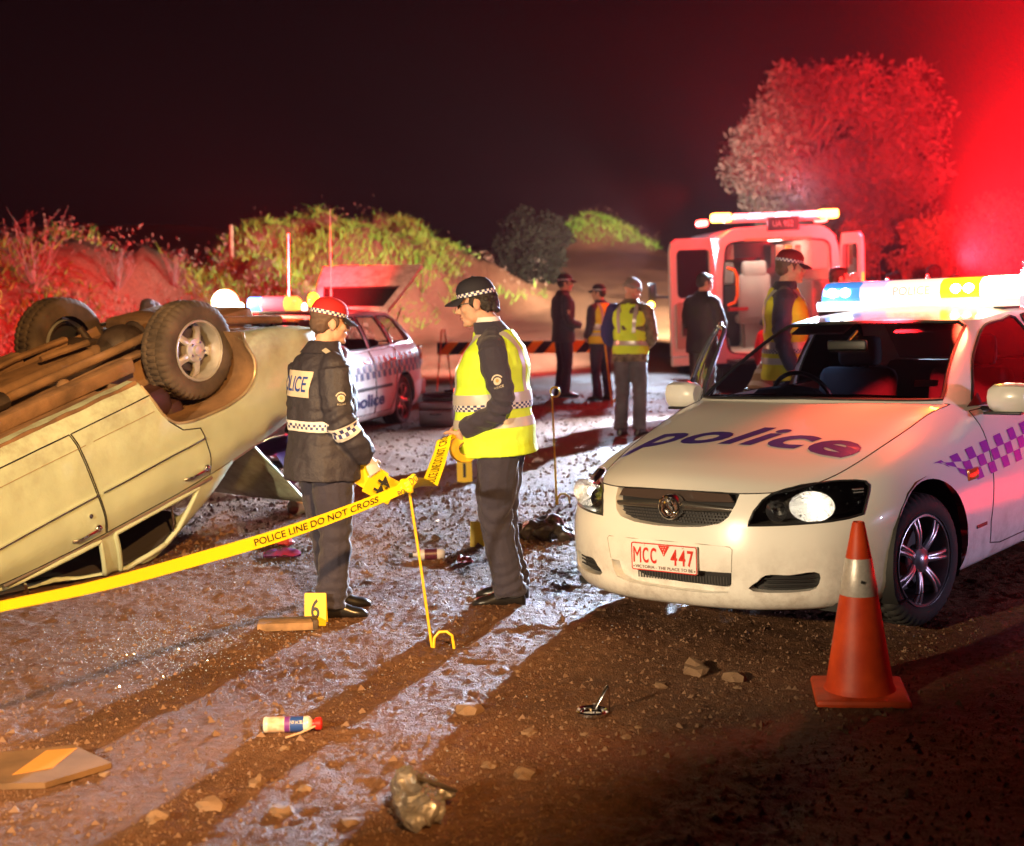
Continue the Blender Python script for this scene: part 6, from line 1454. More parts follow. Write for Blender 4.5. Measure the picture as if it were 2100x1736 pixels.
# ---- the officer with the roll of tape
f = Fig('officer in yellow vest, black cap and glasses holding a roll of police tape', (-.06, 7.95), -80, 1.785)
ROLLC = np.array([-.255, 7.72, .850])
f.build(lean=3, prof=[(.84, 0, .02, .175, .17), (.95, 0, .03, .178, .178), (1.06, 0, .035, .178, .172), (1.18, 0, .03, .188, .165), (1.30, 0, .018, .198, .152), (1.39, 0, .0, .195, .132), (1.45, 0, -.005, .16, .10), (1.50, 0, .01, .09, .08), (1.54, 0, .03, .066, .066)], hem=.85,
        LA=[(-.185, -.015, 1.40), (-.265, -.06, 1.115), (-.17, .17, .985)], RA=[(.185, -.01, 1.40), (.25, .03, 1.13), (.05, .23, 1.0)],
        LH={'d': (.12, .50, -.75), 'n': (.95, .2, .2), 'curl': .55, 'thumb': .5}, RH={'d': (-.55, .45, -.55), 'n': (-.6, -.2, -.6), 'curl': .6, 'thumb': .4},
        legs=[[(.09, -.01, .92), (.10, .03, .49), (.12, -.03, .09), (.12, .16, .035)], [(-.09, -.01, .92), (-.09, .02, .49), (-.10, -.05, .09), (-.115, .13, .035)]],
        head=(4, -8, 0), headc=(0, .085, 1.648), vox=.0085, wr=.012, loose=1.18, fat=1.05)
f.hair(HAIRD, 'short', True)
mbh = MB()
for q in range(26): a = rng.uniform(R(212), R(328)); mbh.ell(f.hp((.078 * math.cos(a), -.012 + .095 * math.sin(a) * (1 if math.sin(a) < 0 else .2), rng.uniform(-.055, .03))), (.017, .017, .017), 8, 6)
me_ = voxel(mbh, .006, 1, 'curls', .005, 60); me_.materials.append(HAIRD); shade(me_, 180); link(bpy.data.objects.new('curls', me_), f.t)
f.cap(0); f.glasses()
f.vest(.83, bands=((.985, .05, 0), (1.115, .055, 1)), off=.032)
f.badge(f.LA, -1, .30, 0)
mb = MB(); A_ = np.array([f.ring(1.50, .000), f.ring(1.545, -.002), f.ring(1.575, -.004)]); mb.grid(A_, True); mb.build('shirt_collar', M('white_shirt', (.72, .70, .68), .7), f.t)

# ---- the officer in the jacket
g = Fig('officer in dark jacket lettered POLICE on the back, cap painted as if red lit', (-1.0, 7.64), 58, 1.67)
g.gloves = M('latex_glove', (.66, .62, .58), .4)
g.build(lean=2, prof=[(.78, 0, .0, .232, .195), (.90, 0, .0, .225, .185), (1.04, 0, .0, .205, .165), (1.10, 0, .0, .215, .170), (1.20, 0, 0, .222, .172), (1.30, 0, 0, .222, .165), (1.39, 0, -.005, .212, .145), (1.46, 0, -.01, .165, .110), (1.51, 0, .0, .098, .088), (1.555, 0, .015, .075, .075)], hem=.78,
        RA=[(.195, -.02, 1.405), (.245, .0, 1.12), (.205, .185, .905)], LA=[(-.195, -.02, 1.405), (-.26, .0, 1.12), (-.20, .20, .93)], RH={'d': (-.05, .45, -.9), 'n': (-.85, -.1, .1), 'curl': .75, 'thumb': .55}, LH={'curl': .7},
        legs=[[(.09, 0, .92), (.10, .02, .49), (.09, -.02, .09), (.17, .15, .035)], [(-.09, 0, .92), (-.10, .05, .50), (-.10, .10, .09), (-.06, .28, .035)]],
        head=(-6, -2, 0), vox=.0085, top=NAVYJ, sleeve_r=(.095, .085, .075, .062), wr=.013, loose=1.2)
g.cap(-10, chq=True, mc=M('cap_red_light_paint', (.42, .012, .016), .8, bump=(200, .3, .002))); g.hair(M('cropped_hair', (.10, .06, .045), .7), 'short', True)  # red beacon light painted into the crown colour
g.decal((-.015, -.3, 1.335 * g.k), (1, 0, 0), (0, .08, 1), .31, .135, M('reflective_panel', (.62, .52, .40), .45), 'back_panel', 'POLICE', M('panel_blue', (.02, .06, .30), .5), n=14)
g.band(1.055, .058, N=72); g.sleeve_band(g.RA, .53, .66); g.sleeve_band(g.LA, .53, .66); g.badge(g.RA, 1, .30, -8)
mb = MB(); mb.raw(project([(-.03, -.012), (.03, -.012), (.03, .012), (-.03, .012)], (np.array((.135, -.02, 1.6)) * g.k, (1, 0, 0), (0, 1, 0)), g.tb, (0, 0, -1), .006), [(0, 1, 2, 3)]); mb.build('epaulette', PATCH, g.t)

# ---- people further back
p = Fig('officer in black cap standing with clasped hands behind the striped barrier', (.77, 21.5), 70, 1.80)
p.build(LA=[(-.19, -.01, 1.41), (-.25, .0, 1.13), (-.06, .23, 1.05)], RA=[(.19, -.01, 1.41), (.26, -.02, 1.13), (.08, .24, 1.03)], LH={'d': (.8, .4, -.1), 'n': (0, -1, 0), 'curl': .9}, RH={'d': (-.8, .4, -.1), 'n': (0, -1, 0), 'curl': .9}, head=(-12, 0, 0), vox=.016, fat=1.06)
p.cap(0); p.hair(HAIRD, 'short', True); p.badge(p.RA, 1, .3)
p = Fig('small figure in black cap and amber vest half hidden behind the beanie wearer', (1.30, 21.0), -38, 1.66)
p.build(head=(30, 0, 0), vox=.016, LA=[(-.19, -.01, 1.41), (-.25, -.02, 1.14), (-.16, .16, .98)]); p.cap(0); p.hair(HAIRD, 'short', True); p.vest(.88, HIVISO, off=.02)
p = Fig('person in grey beanie, hi-vis vest, camouflage jacket and jeans with head bowed', (1.33, 16.3), 24, 1.75)
p.build(lean=4, top=CAMO, trousers=JEAN, shoes=LEATHER, RA=[(.19, -.01, 1.41), (.25, .02, 1.13), (.08, .25, 1.0)], LA=[(-.19, -.01, 1.41), (-.26, -.03, 1.13), (-.10, .20, .98)], LH={'d': (.6, .6, -.2), 'n': (.2, -.9, 0), 'curl': .9}, RH={'d': (-.6, .6, -.2), 'n': (0, -.9, 0), 'curl': .9}, head=(-38, -18, 0), vox=.014, fat=1.08, hem=.84, loose=1.05)
p.beanie(M('grey_beanie', (.22, .20, .19), .95, bump=(120, .6, .004)))
p.vest(.92, HIVIS, bands=((1.02, .05, 0),), off=.012)
mb = MB(); P_ = spline([p.tor(q) for q in p.LA], 14); mb.tube(P_, np.interp(np.linspace(0, 1, 14), [0, .5, 1], [.098, .082, .066]), 12); mb.ell(P_[0], (.1, .1, .1)); me_ = voxel(mb, .014, 2, 's', .008, 8); me_.materials.append(BLUEF); shade(me_, 180); link(bpy.data.objects.new('blue_sleeve', me_), p.t)
p = Fig('young man in dark coat with arms folded standing beside the open ambulance door', (2.40, 18.4), 48, 1.80)
p.build(top=DARKC, trousers=DARKC, hem=.78, lean=2, RA=[(.19, -.01, 1.41), (.27, .06, 1.15), (.02, .27, 1.17)], LA=[(-.19, -.01, 1.41), (-.27, .06, 1.13), (-.02, .27, 1.12)], LH={'d': (.9, .1, 0), 'n': (0, -1, 0), 'curl': .4}, RH={'d': (-.9, .1, 0), 'n': (0, -1, 0), 'curl': .4}, head=(-22, -6, 0), vox=.014, fat=1.10)
p.hair(HAIRD, 'short')
p = Fig('officer in amber vest and chequered cap looking right in front of the ambulance', (2.30, 12.3), 98, 1.95)
p.build(head=(8, -2, 0), vox=.012, fat=1.08); p.cap(-8, mc=M('cap_red_light_tint', (.16, .010, .016), .8)); p.hair(M('cropped_hair'), 'short', True); p.vest(.80, M('hi_vis_gold', (.78, .72, .04), .7), bands=((.92, .05, 0), (1.04, .05, 1)), off=.022)  # crown colour carries the red of the light bar
p = Fig('red haired girl in a red top sitting on the ambulance step', (3.72, 21.1), 55, 1.62)
p.build(pelvis=(0, 0, .50), lean=6, legs=[[(.09, 0, .50), (.10, .42, .52), (.10, .44, .10), (.11, .60, .04)], [(-.09, 0, .50), (-.10, .42, .52), (-.10, .44, .10), (-.11, .60, .04)]], top=M('red_top', (.40, .02, .02), .8), trousers=DARKC, head=(-15, -10, 0), vox=.014, hem=.86)
p.hair(HAIRR, 'long')
p = Fig('crouching helper in pale jacket with reflective stripes seen through the windscreen', (2.62, 15.6), 60, 1.70)
p.build(pelvis=(0, 0, .42), lean=38, legs=[[(.10, 0, .42), (.16, .42, .50), (.15, .10, .09), (.17, .28, .035)], [(-.10, 0, .42), (-.16, .40, .14), (-.14, -.02, .09), (-.14, .14, .035)]], top=M('pale_jacket', (.42, .30, .20), .7), trousers=DARKC, head=(0, 10, 0), vox=.014, fat=1.12, hem=.84, RA=[(.19, 0, 1.41), (.24, .18, 1.2), (.16, .42, 1.2)], LA=[(-.19, 0, 1.41), (-.24, .18, 1.2), (-.16, .42, 1.2)])
p.hair(HAIRD, 'short'); p.band(1.06, .06, N=40, rows=1); p.band(1.22, .06, N=40, rows=1)
p = Fig('dark haired person raising a hand to the face beyond the capped officer', (3.55, 16.0), 80, 1.84)
p.build(top=DARKC, trousers=DARKC, RA=[(.19, 0, 1.41), (.28, .16, 1.30), (.11, .20, 1.60)], RH={'d': (-.4, -.2, .9), 'n': (-.9, 0, 0), 'curl': .7}, vox=.014); p.hair(HAIRD, 'short')
SILHOUETTE = M('silhouette_black', (.004, .0035, .0035), 1.0, spec=0.0)  # silhouette darkness put into the colour of hair and clothes
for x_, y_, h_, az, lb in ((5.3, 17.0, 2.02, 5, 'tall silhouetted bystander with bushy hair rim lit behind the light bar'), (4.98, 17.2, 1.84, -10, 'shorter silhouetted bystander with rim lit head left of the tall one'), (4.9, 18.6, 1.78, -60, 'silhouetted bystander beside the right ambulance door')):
    p = Fig(lb, (x_, y_), az, h_); p.build(top=SILHOUETTE, trousers=SILHOUETTE, vox=.016); p.hair(SILHOUETTE, 'long' if 'bushy' in lb else 'short')
p = Fig('person in dark clothes at the right edge behind the police car', (4.30, 11.9), -80, 1.86); p.build(top=DARKC, trousers=DARKC, vox=.014); p.hair(HAIRD, 'short')
p = Fig('grey haired man in dark jacket behind the overturned car', (-3.55, 14.3), 60, 1.62); p.build(top=DARKC, trousers=DARKC, vox=.014, head=(0, -12, 0)); p.hair(HAIRG, 'short')
# ================================================================== THINGS ON THE GROUND
bpy.context.view_layer.update()
YEL = M('marker_yellow', (.85, .58, .01), .45); TAPEM = M('tape_yellow', (.90, .70, .012), .35); INK = M('black_ink', (.012, .01, .008), .5)
def gpos(x, y): return (x, y, surf_z(x, y))
# --- police tape: roll, hanging strip, knot, stretched strip
tp = thing('police_tape', 'yellow police line tape running from a roll in the hands to the left edge', 'tape', (0, 0, 0))
rc = np.array([-.262, 7.845, .853]); ax = nrm((.20, -.96, .12)); ea, eb = frame_of(ax)
mb = MB(); mb.T = (np.stack([ax, ea, eb], 1), rc); prof = []
mb.lathe([(.034, -.036), (.073, -.036), (.0755, -.033), (.0755, .033), (.073, .036), (.034, .036), (.034, -.036)], 44)
for r_ in (.042, .05, .058, .066): mb.lathe([(r_, .0365), (r_ + .002, .0375), (r_ + .004, .0365)], 44)
mb.build('roll', M('tape_roll', (.80, .50, .01), .45, nz=(40, .15)), tp)
mb = MB(); mb.T = (np.stack([ax, ea, eb], 1), rc); mb.lathe([(.0335, -.035), (.0335, .035), (.031, .035), (.031, -.035)], 30); mb.build('roll_core', M('cardboard_core', (.12, .06, .03), .8), tp)
def ribbon(P, Wd, n, name):
    P = spline(P, n); Wd = spline(Wd, n); G = np.stack([P - Wd / 2, P - Wd / 6 + 0 * P, P + Wd / 6, P + Wd / 2]); mb = MB(); mb.grid(G); o = mb.build(name, TAPEM, tp, 180); return P, Wd
def ribbon_text(P, Wd, s, t0, t1, frac, name, flip=False):
    t = np.r_[0, np.cumsum(np.linalg.norm(np.diff(P, axis=0), axis=1))]; Ln = t[-1]; V, F = text_fit(s, (t1 - t0) * Ln, 1.0, bold=.015); V, F = chop(V * [1, 1], F, .03)
    T = (t0 + t1) / 2 * Ln + V[:, 0]; c = np.stack([np.interp(T, t, P[:, i]) for i in range(3)], 1); w_ = np.stack([np.interp(T, t, Wd[:, i]) for i in range(3)], 1); d = np.stack([np.interp(T, t, np.gradient(P[:, i], t)) for i in range(3)], 1)
    nn = np.cross(d, w_); nn /= np.linalg.norm(nn, axis=1)[:, None]; nn *= np.where(nn[:, 1] > 0, -1, 1)[:, None]
    mesh_obj(name, c + w_ * (V[:, 1:2] * frac) + nn * .003, F, INK, tp)
P1, W1 = ribbon([(-.335, 7.80, .905), (-.352, 7.78, .925), (-.375, 7.70, .865), (-.40, 7.56, .79), (-.43, 7.40, .715)], [(.075, .0, .03), (.08, 0, .03), (.083, 0, .025), (.086, 0, .02), (.088, 0, .0)], 40, 'hanging_strip')
ribbon_text(P1[::-1], -W1[::-1], 'POLICE LINE DO NOT CROSS', .02, .98, .55, 'strip_lettering')
P2, W2 = ribbon([(-.43, 7.40, .715), (-.455, 7.2, .755), (-.485, 6.98, .795)], [(.088, 0, .0), (.05, .02, .05), (.03, 0, .05)], 14, 'knot_strip')
P3, W3 = ribbon([(-.50, 6.92, .785), (-.666, 6.75, .738), (-.973, 6.35, .678), (-1.295, 5.85, .652), (-1.55, 5.35, .655), (-1.754, 4.9, .684), (-2.6, 3.2, .76)], [(.0, .01, .050), (-.012, .005, .054), (-.016, -.01, .040), (.0, -.010, .016), (.0, -.008, .011), (0, -.006, .010), (0, -.006, .011)], 90, 'stretched_strip')
ribbon_text(P3[::-1], W3[::-1], 'POLICE LINE DO NOT CROSS', .77, .955, .55, 'line_lettering')
mb = MB()
for k, (c, r_) in enumerate((((-.500, 6.90, .80), (.040, .03, .028)), ((-.478, 6.90, .815), (.028, .022, .036)), ((-.522, 6.90, .79), (.022, .02, .034)), ((-.495, 6.88, .775), (.03, .02, .022)))): mb.ell(c, r_, 12, 9, rotm(20 * k, 30 * k, 15))
me_ = voxel(mb, .006, 1, 'k', .008, 40); me_.materials.append(TAPEM); shade(me_, 60); link(bpy.data.objects.new('knot', me_), tp)
mb = MB(); text_on(mb, 'POL', (-.52, 6.862, .765), nrm((.9, 0, .35)), nrm((-.35, 0, .9)), .05, .03); text_on(mb, 'DO', (-.468, 6.862, .825), nrm((.9, 0, .5)), nrm((-.5, 0, .9)), .045, .034); mb.build('knot_lettering', INK, tp)
# --- yellow pigtail pickets
def picket(label, x, y, h, top, loop, r_=.006, pig=True):
    z = surf_z(x, y); t = thing('pigtail_picket', label, 'picket', (x, y, z), 0, 'yellow pigtail pickets'); mt = M('picket_yellow', (.80, .50, .02), .4)
    mb = MB(); mb.tube([(0, 0, -.06), (top[0] * .5, top[1] * .5, h * .5), (top[0], top[1], h)], r_, 8); mb.build('rod', mt, t)
    mb = MB(); mb.tube([(0, 0, -.02), (.006, 0, .05), (.03, .0, .078), (.065, .0, .080), (.092, .0, .06), (.100, .0, .0), (.1, 0, -.04)], r_ * 1.1, 8); mb.build('foot_loop', mt, t)
    if pig:
        mb = MB(); mb.tube([(top[0] + .035 * math.cos(a) + .025 - .06 * (a < -2.9), top[1] + .012 * a, h + .028 + .036 * math.sin(a)) for a in np.linspace(-2.6, 3.6, 22)], r_, 7); mb.build('pigtail', mt, t)
    return t
picket('yellow steel picket holding the knot of the police tape', -.40, 6.94, .80, (-.10, -.02), True, .0065, False)
picket('yellow pigtail picket standing alone left of the white police car', .335, 11.17, .84, (-.025, 0), True, .007)
picket('yellow picket leaning beside the small figure behind the beanie wearer', 1.40, 20.3, .95, (-.10, .05), True, .011)
# --- evidence markers
def marker(label, x, y, az, text, w_=.112, h_=.168, tilt=9):
    t = thing('evidence_marker', label, 'marker', (x, y, surf_z(x, y) + .002), R(-az), 'yellow evidence markers')
    ca, sa = math.cos(R(tilt)), math.sin(R(tilt)); mb = MB(); mb.T = (rotm(0, -tilt), np.array([0, -.030, 0])); mb.prism(rrect(-w_ / 2, 0, w_ / 2, h_, .006), (0, 0, 0), (1, 0, 0), (0, 0, 1), (0, 1, 0), .003); mb.build('front_panel', YEL, t)
    mb = MB(); mb.T = (rotm(0, tilt), np.array([0, .027, 0])); mb.prism(rrect(-w_ / 2, 0, w_ / 2, h_, .006), (0, 0, 0), (1, 0, 0), (0, 0, 1), (0, -1, 0), .003); mb.build('back_panel', YEL, t)
    if text:
        mb = MB(); mb.T = (rotm(0, -tilt), np.array([0, -.0315, 0])); text_on(mb, text, (0, 0, h_ * .52), (1, 0, 0), (0, 0, 1), w_ * (.20 if text == '1' else .40) * len(text), h_ * .62, bold=.02); mb.build('number', INK, t)
    return t
marker('yellow evidence marker 6 beside the short plank', -1.03, 7.43, 4, '6')
marker('yellow evidence marker 1 below the roll of tape', -.42, 12.6, -3, '1', .13, .20)
marker('yellow evidence marker seen from its blank side beside the trouser leg', -.235, 9.6, 12, None, .105, .165)
# markers in the hand of the jacketed officer
W_, d_, n_, th_ = g.hands[1]; Mg = g.t.matrix_world; Wp = np.array(Mg @ Vector(W_ + d_ * .09 + n_ * .02))
t = thing('evidence_marker', 'pair of yellow markers numbered 44 held in the right hand of the jacketed officer', 'marker', tuple(Wp), 0, 'yellow evidence markers')
ex_, ey_ = nrm((.74, .25, -.52)), nrm((.45, .12, .80)); en_ = np.cross(ex_, ey_)
mb = MB(); mb.prism(rrect(-.10, -.075, .085, .06, .006), np.array([-.02, 0, -.01]), ex_, ey_, en_, .003); mb.build('panel', YEL, t)
mb = MB(); mb.prism(rrect(-.04, -.085, .14, .05, .006), np.array([.005, -.006, -.03]), nrm(ex_ + [0, .3, 0]), ey_, en_, .003); mb.build('panel', YEL, t)
mb = MB(); text_on(mb, '44', np.array([.045, -.014, -.062]) + en_ * .005, -ey_, ex_, .10, .075, bold=.02); mb.build('number', INK, t)
# --- witches hat
c = thing('traffic_cone', 'orange traffic cone with reflective collar in front of the police car wheel', 'cone', gpos(1.44, 6.0)); c.rotation_euler = (R(.6), R(-.8), R(-8))
OR = M('cone_orange', (.50, .035, .006), .5, nz=(7, .3), col2=(.82, .085, .012), bump=(30, .2, .004))
mb = MB(); mb.box((0, 0, .018), (.385, .385, .034), bev=.016); mb.build('base', M('cone_base', (.55, .06, .01), .55, nz=(12, .25)), c)
mb = MB(); mb.lathe([(.150, .034), (.142, .05), (.138, .06), (.078, .44), (.0535, .592), (.026, .735), (.022, .742), (.016, .742), (.016, .70)], 48, axis='z'); mb.build('body', OR, c)
mb = MB(); mb.lathe([(.0792, .438), (.0799, .440), (.0550, .590), (.0540, .592)], 48, axis='z'); mb.build('reflective_collar', M('cone_collar', (.66, .62, .58), .35, metal=.35, nz=(60, .12), bump=(140, .5, .002)), c)
mb = MB(); mb.box((.01, -.071, .50), (.016, .004, .012), rotm(0, -9, 20)); mb.build('scuff', GAP, c)
# --- planks, boards
p_ = thing('plank', 'short weathered plank lying beside evidence marker 6', 'plank', gpos(-1.165, 7.34)); p_.rotation_euler = (0, 0, R(4))
WOODW = M('weathered_wood', (.24, .14, .07), .8, nz=(14, .4), bump=(50, .5, .004))
mb = MB(); mb.box((0, 0, .022), (.30, .10, .04), bev=.004); mb.build('board', WOODW, p_); mb = MB(); mb.box((.0, .052, .045), (.30, .012, .012)); mb.box((.14, -.01, .03), (.03, .09, .05), rotm(10), bev=.006); mb.build('batten', GREASE, p_)
p_ = thing('board', 'dirty brown board with a strip of packing tape in the lower left corner', 'board', gpos(-1.79, 5.20)); p_.rotation_euler = (R(2), R(1.5), R(6))
mb = MB(); mb.prism([(-.62, -.20), (.10, -.20), (.30, -.02), (.13, .18), (-.05, .13), (-.62, .10)], (0, 0, .012), (1, 0, 0), (0, 1, 0), (0, 0, 1), .022); mb.build('panel', M('brown_board', (.13, .07, .03), .8, nz=(6, .35), bump=(30, .4, .004)), p_)
mb = MB(); mb.prism([(-.03, -.12), (.10, -.06), (.15, .14), (.04, .12)], (0, 0, .0345), (1, 0, 0), (0, 1, 0), (0, 0, 1), .002); mb.build('packing_tape', M('packing_tape', (.50, .22, .05), .35), p_)
# --- spray can with straw
c = thing('foam_can', 'printed foam can with red nozzle lying on its side on the dirt', 'can', gpos(-.90, 5.66)); c.rotation_euler = (0, 0, R(2)); X0 = np.array([-.105, 0, .034])
mb = MB(); mb.lathe([(0, 0), (.028, .0), (.0325, .004), (.0325, .012), (.031, .016), (.031, .168), (.0325, .172), (.030, .180), (.018, .190), (.014, .192)], 32, X0); mb.build('body', M('can_white', (.62, .56, .50), .3, coat=.3), c)
mb = MB(); mb.lathe([(.0313, .018), (.0313, .082)], 32, X0); mb.build('label_picture', M('can_picture', (.42, .22, .12), .4, nz=(34, .7), col2=(.62, .52, .42)), c)
mb = MB(); mb.lathe([(.0313, .083), (.0313, .104)], 32, X0); mb.build('label_purple', M('can_purple', (.14, .03, .22), .4), c)
mb = MB(); mb.lathe([(.0313, .105), (.0313, .158)], 32, X0); mb.build('label_blue', M('can_blue', (.02, .06, .26), .4), c)
mb = MB()
for k in range(3): text_on(mb, ('BIG', 'FIX', 'VM')[k], X0 + [.116 + .017 * k, -.0300 + .004, .012], (0, -.42, .9), (-1, 0, 0), .034, .013, lift=.004, bold=.02)
mb.build('label_letters', M('can_letters', (.75, .72, .7), .5), c)
mb = MB(); mb.lathe([(.014, .188), (.016, .20), (.024, .204), (.026, .225), (.018, .23), (.0, .232)], 20, X0); mb.build('nozzle', M('nozzle_red', (.60, .02, .015), .35), c)
mb = MB(); mb.tube([X0 + [.205, -.02, -.004], X0 + [.15, -.05, -.02], X0 + [.095, -.085, -.027]], .0045, 7); mb.build('straw', M('straw', (.5, .32, .22), .5), c)
# --- crumpled plastic bag
b_ = thing('plastic_bag', 'crumpled clear plastic bag at the bottom edge of the dirt', 'bag', gpos(-.335, 4.66)); mb = MB()
for cc, rr_ in (((0, 0, .055), (.075, .08, .06)), ((-.03, .05, .085), (.055, .06, .07)), ((.04, -.05, .05), (.06, .07, .05)), ((.02, .08, .07), (.05, .045, .05)), ((.0, -.10, .035), (.05, .05, .035)), ((.075, .06, .06), (.045, .02, .016))): mb.ell(cc, rr_, 14, 10)
me_ = voxel(mb, .0042, 1, 'bag', 0, 1, lambda co: -.030 * np.array([abs(noise.noise(Vector(p) * 17)) + .5 * abs(noise.noise(Vector(p) * 41)) for p in co]) + .012); me_.materials.append(M('bag_plastic', (.20, .175, .16), .14, metal=.25, coat=.9, nz=(12, .3), bump=(55, .6, .006))); shade(me_, 50); link(bpy.data.objects.new('film', me_), b_)
mb = MB(); mb.tube([(-.02, .03, .13), (.04, .035, .115), (.10, .05, .085), (.13, .06, .07)], [.006, .009, .008, .005], 7); mb.build('dark_handle', GREASE, b_)
# --- broken door mirror
m_ = thing('door_mirror', 'broken chrome car mirror lying upturned on the dirt', 'mirror', gpos(.305, 5.80)); mb = MB()
mb.lathe([(.058, 0), (.066, .006), (.066, .016), (.060, .022), (.052, .018), (.05, .008)], 40, (0, 0, .002), axis='z'); mb.build('ring', CHROME, m_); mb = MB(); mb.lathe([(0, .010), (.052, .010)], 30, axis='z'); mb.build('mirror_glass', M('mirror_glass', (.5, .5, .52), .03, metal=1), m_)
mb = MB(); mb.tube([(.012, .02, .02), (.035, .03, .06), (.062, .035, .105), (.070, .035, .112)], [.008, .010, .012, .006], 8, rz=.004); mb.tube([(.070, .035, .112), (.073, .02, .06), (.070, .0, .006)], [.008, .008, .008], 8, rz=.003); mb.cyl((.01, .02, .0), (.01, .02, .04), .006); mb.build('stem', M('dark_chrome', (.35, .35, .38), .15, metal=1), m_)
# --- bottle
b_ = thing('bottle', 'clear bottle with dark label and black cap lying behind the tape picket', 'bottle', gpos(-.55, 9.22)); b_.rotation_euler = (0, 0, R(6)); X0 = np.array([-.11, 0, .037])
mb = MB(); mb.lathe([(.010, .0), (.012, .03), (.030, .055), (.036, .075), (.036, .205), (.030, .216), (0, .218)], 28, X0); mb.build('body', M('bottle_plastic', (.62, .62, .68), .12, coat=1, metal=.2), b_)
mb = MB(); mb.lathe([(.0366, .085), (.0366, .165)], 28, X0); mb.build('label', M('bottle_label', (.07, .012, .03), .4, nz=(60, .5)), b_); mb = MB(); mb.lathe([(0, -.014), (.014, -.014), (.014, .01), (.011, .012)], 18, X0); mb.build('cap', GAP, b_)
# --- snack packets
def packet(label, x, y, m, sx, sy, rz, seed):
    t = thing('packet', label, 'packet', gpos(x, y), R(rz)); n = 14; r_ = np.random.default_rng(seed); U, V_ = np.meshgrid(np.linspace(-1, 1, n), np.linspace(-1, 1, 9)); h = .03 * (1 - U ** 2) ** .5 * (1 - V_ ** 2) ** .5 + .014 * fbm(U * 2 + seed, V_ * 2, 1.3, 3, seed) + .012
    mb = MB(); mb.grid(np.stack([U * sx, V_ * sy + .15 * sy * fbm(U, V_, 1, 2, seed + 3), h], -1)); mb.grid(np.stack([U * sx, V_ * sy, .004 + 0 * U], -1)); o = mb.build('wrapper', m, t, 60); return t
packet('crumpled red foil packet nearest the overturned car boot lid', -1.60, 9.75, M('packet_red', (.65, .02, .03), .25, nz=(18, .5), col2=(.75, .10, .06), coat=.6), .11, .06, -18, 3)
packet('flattened blue and red wrapper in front of the red foil packet', -1.50, 9.32, M('packet_blue', (.10, .10, .32), .25, nz=(9, .5), col2=(.62, .03, .05), coat=.6), .12, .055, 8, 5)
packet('scrap of pale paper lying between the tape roll and the lone picket', .24, 14.0, M('packet_white', (.6, .58, .56), .5), .05, .03, 30, 8)
packet('red scrap on the dirt in front of the blank marker', -.31, 9.05, M('packet_scrap', (.5, .03, .02), .5), .05, .03, 10, 9)
# --- dark jacket on the ground
b_ = thing('jacket', 'crumpled dark leather jacket lying behind the taped officer', 'jacket', gpos(.16, 9.85), R(-20)); mb = MB()
for cc, rr_ in (((0, 0, .06), (.14, .11, .07)), ((.12, .02, .06), (.09, .10, .06)), ((-.12, .02, .05), (.08, .10, .05)), ((.05, .08, .10), (.11, .05, .06)), ((.20, -.03, .04), (.07, .06, .04))): mb.ell(cc, rr_, 14, 10)
me_ = voxel(mb, .009, 1, 'j', .022, 11, lambda co: .010 * np.sin(co[:, 0] * 55 + 3 * np.sin(co[:, 1] * 30))); me_.materials.append(M('old_leather', (.05, .038, .03), .35, bump=(60, .4, .004))); shade(me_, 60); link(bpy.data.objects.new('folds', me_), b_)
mb = MB(); mb.tube([(.24, .0, .0), (.24, .02, .07), (.16, .05, .10), (.12, -.08, .06), (.14, -.14, .0)], .009, 6); mb.build('strap', LEATHER, b_)
# --- barrier
br = thing('barrier', 'low barrier board with diagonal yellow and black stripes on trestle legs', 'barrier', gpos(.18, 22.7)); z0, z1, hw = .58, .77, 1.32
mb = MB(); mb.box((0, 0, (z0 + z1) / 2), (2 * hw, .03, z1 - z0)); mb.build('board', M('barrier_black', (.02, .02, .022), .9, spec=.1), br)
for k, x0 in enumerate(np.arange(-hw, hw - .1, .33)):
    x1 = min(x0 + .165, hw); sh = .17; mb = MB(); a_, b2 = x0, x1; V = [(a_, -.0175, z0), (b2, -.0175, z0), (min(b2 + sh, hw), -.0175, z1), (min(a_ + sh, hw), -.0175, z1)]; mb.raw(V, [(0, 1, 2, 3)]); mb.build('stripe', M('barrier_yellow', (.72, .36, .02), .8, spec=.1), br)
for q in (-1, 1):
    for dx in (-1, 1): mb = MB(); mb.tube([(q * (hw - .1) + dx * .02, dx * .03, .98), (q * (hw - .1) + dx * .11, dx * .25, -.02)], .014, 6); mb.build('leg', M('barrier_leg', (.5, .16, .03), .6), br)
# --- equipment cases
for lb, x, y, z, d, mt in (('silver equipment case standing behind the wagon', -.90, 17.8, 0, (.42, .28, .30), M('silver_case', (.30, .29, .30), .35, metal=.6)), ('black case stacked on the silver equipment case', -.88, 17.8, .305, (.38, .26, .10), M('case_black', (.03, .03, .035), .4))):
    c = thing('equipment_case', lb, 'case', (x, y, surf_z(x, y) + z), R(-8)); mb = MB(); mb.box((0, 0, d[2] * .34), (d[0], d[1], d[2] * .66), bev=.015); mb.build('case_body', mt, c); mb = MB(); mb.box((0, 0, d[2] * .85), (d[0], d[1], d[2] * .29), bev=.015); mb.build('lid', mt, c)
    mb = MB(); mb.tube([(-.07, -d[1] / 2, d[2] * .5), (-.07, -d[1] / 2 - .03, d[2] * .5), (.07, -d[1] / 2 - .03, d[2] * .5), (.07, -d[1] / 2, d[2] * .5)], .008, 6); mb.build('handle', CHROME, c)
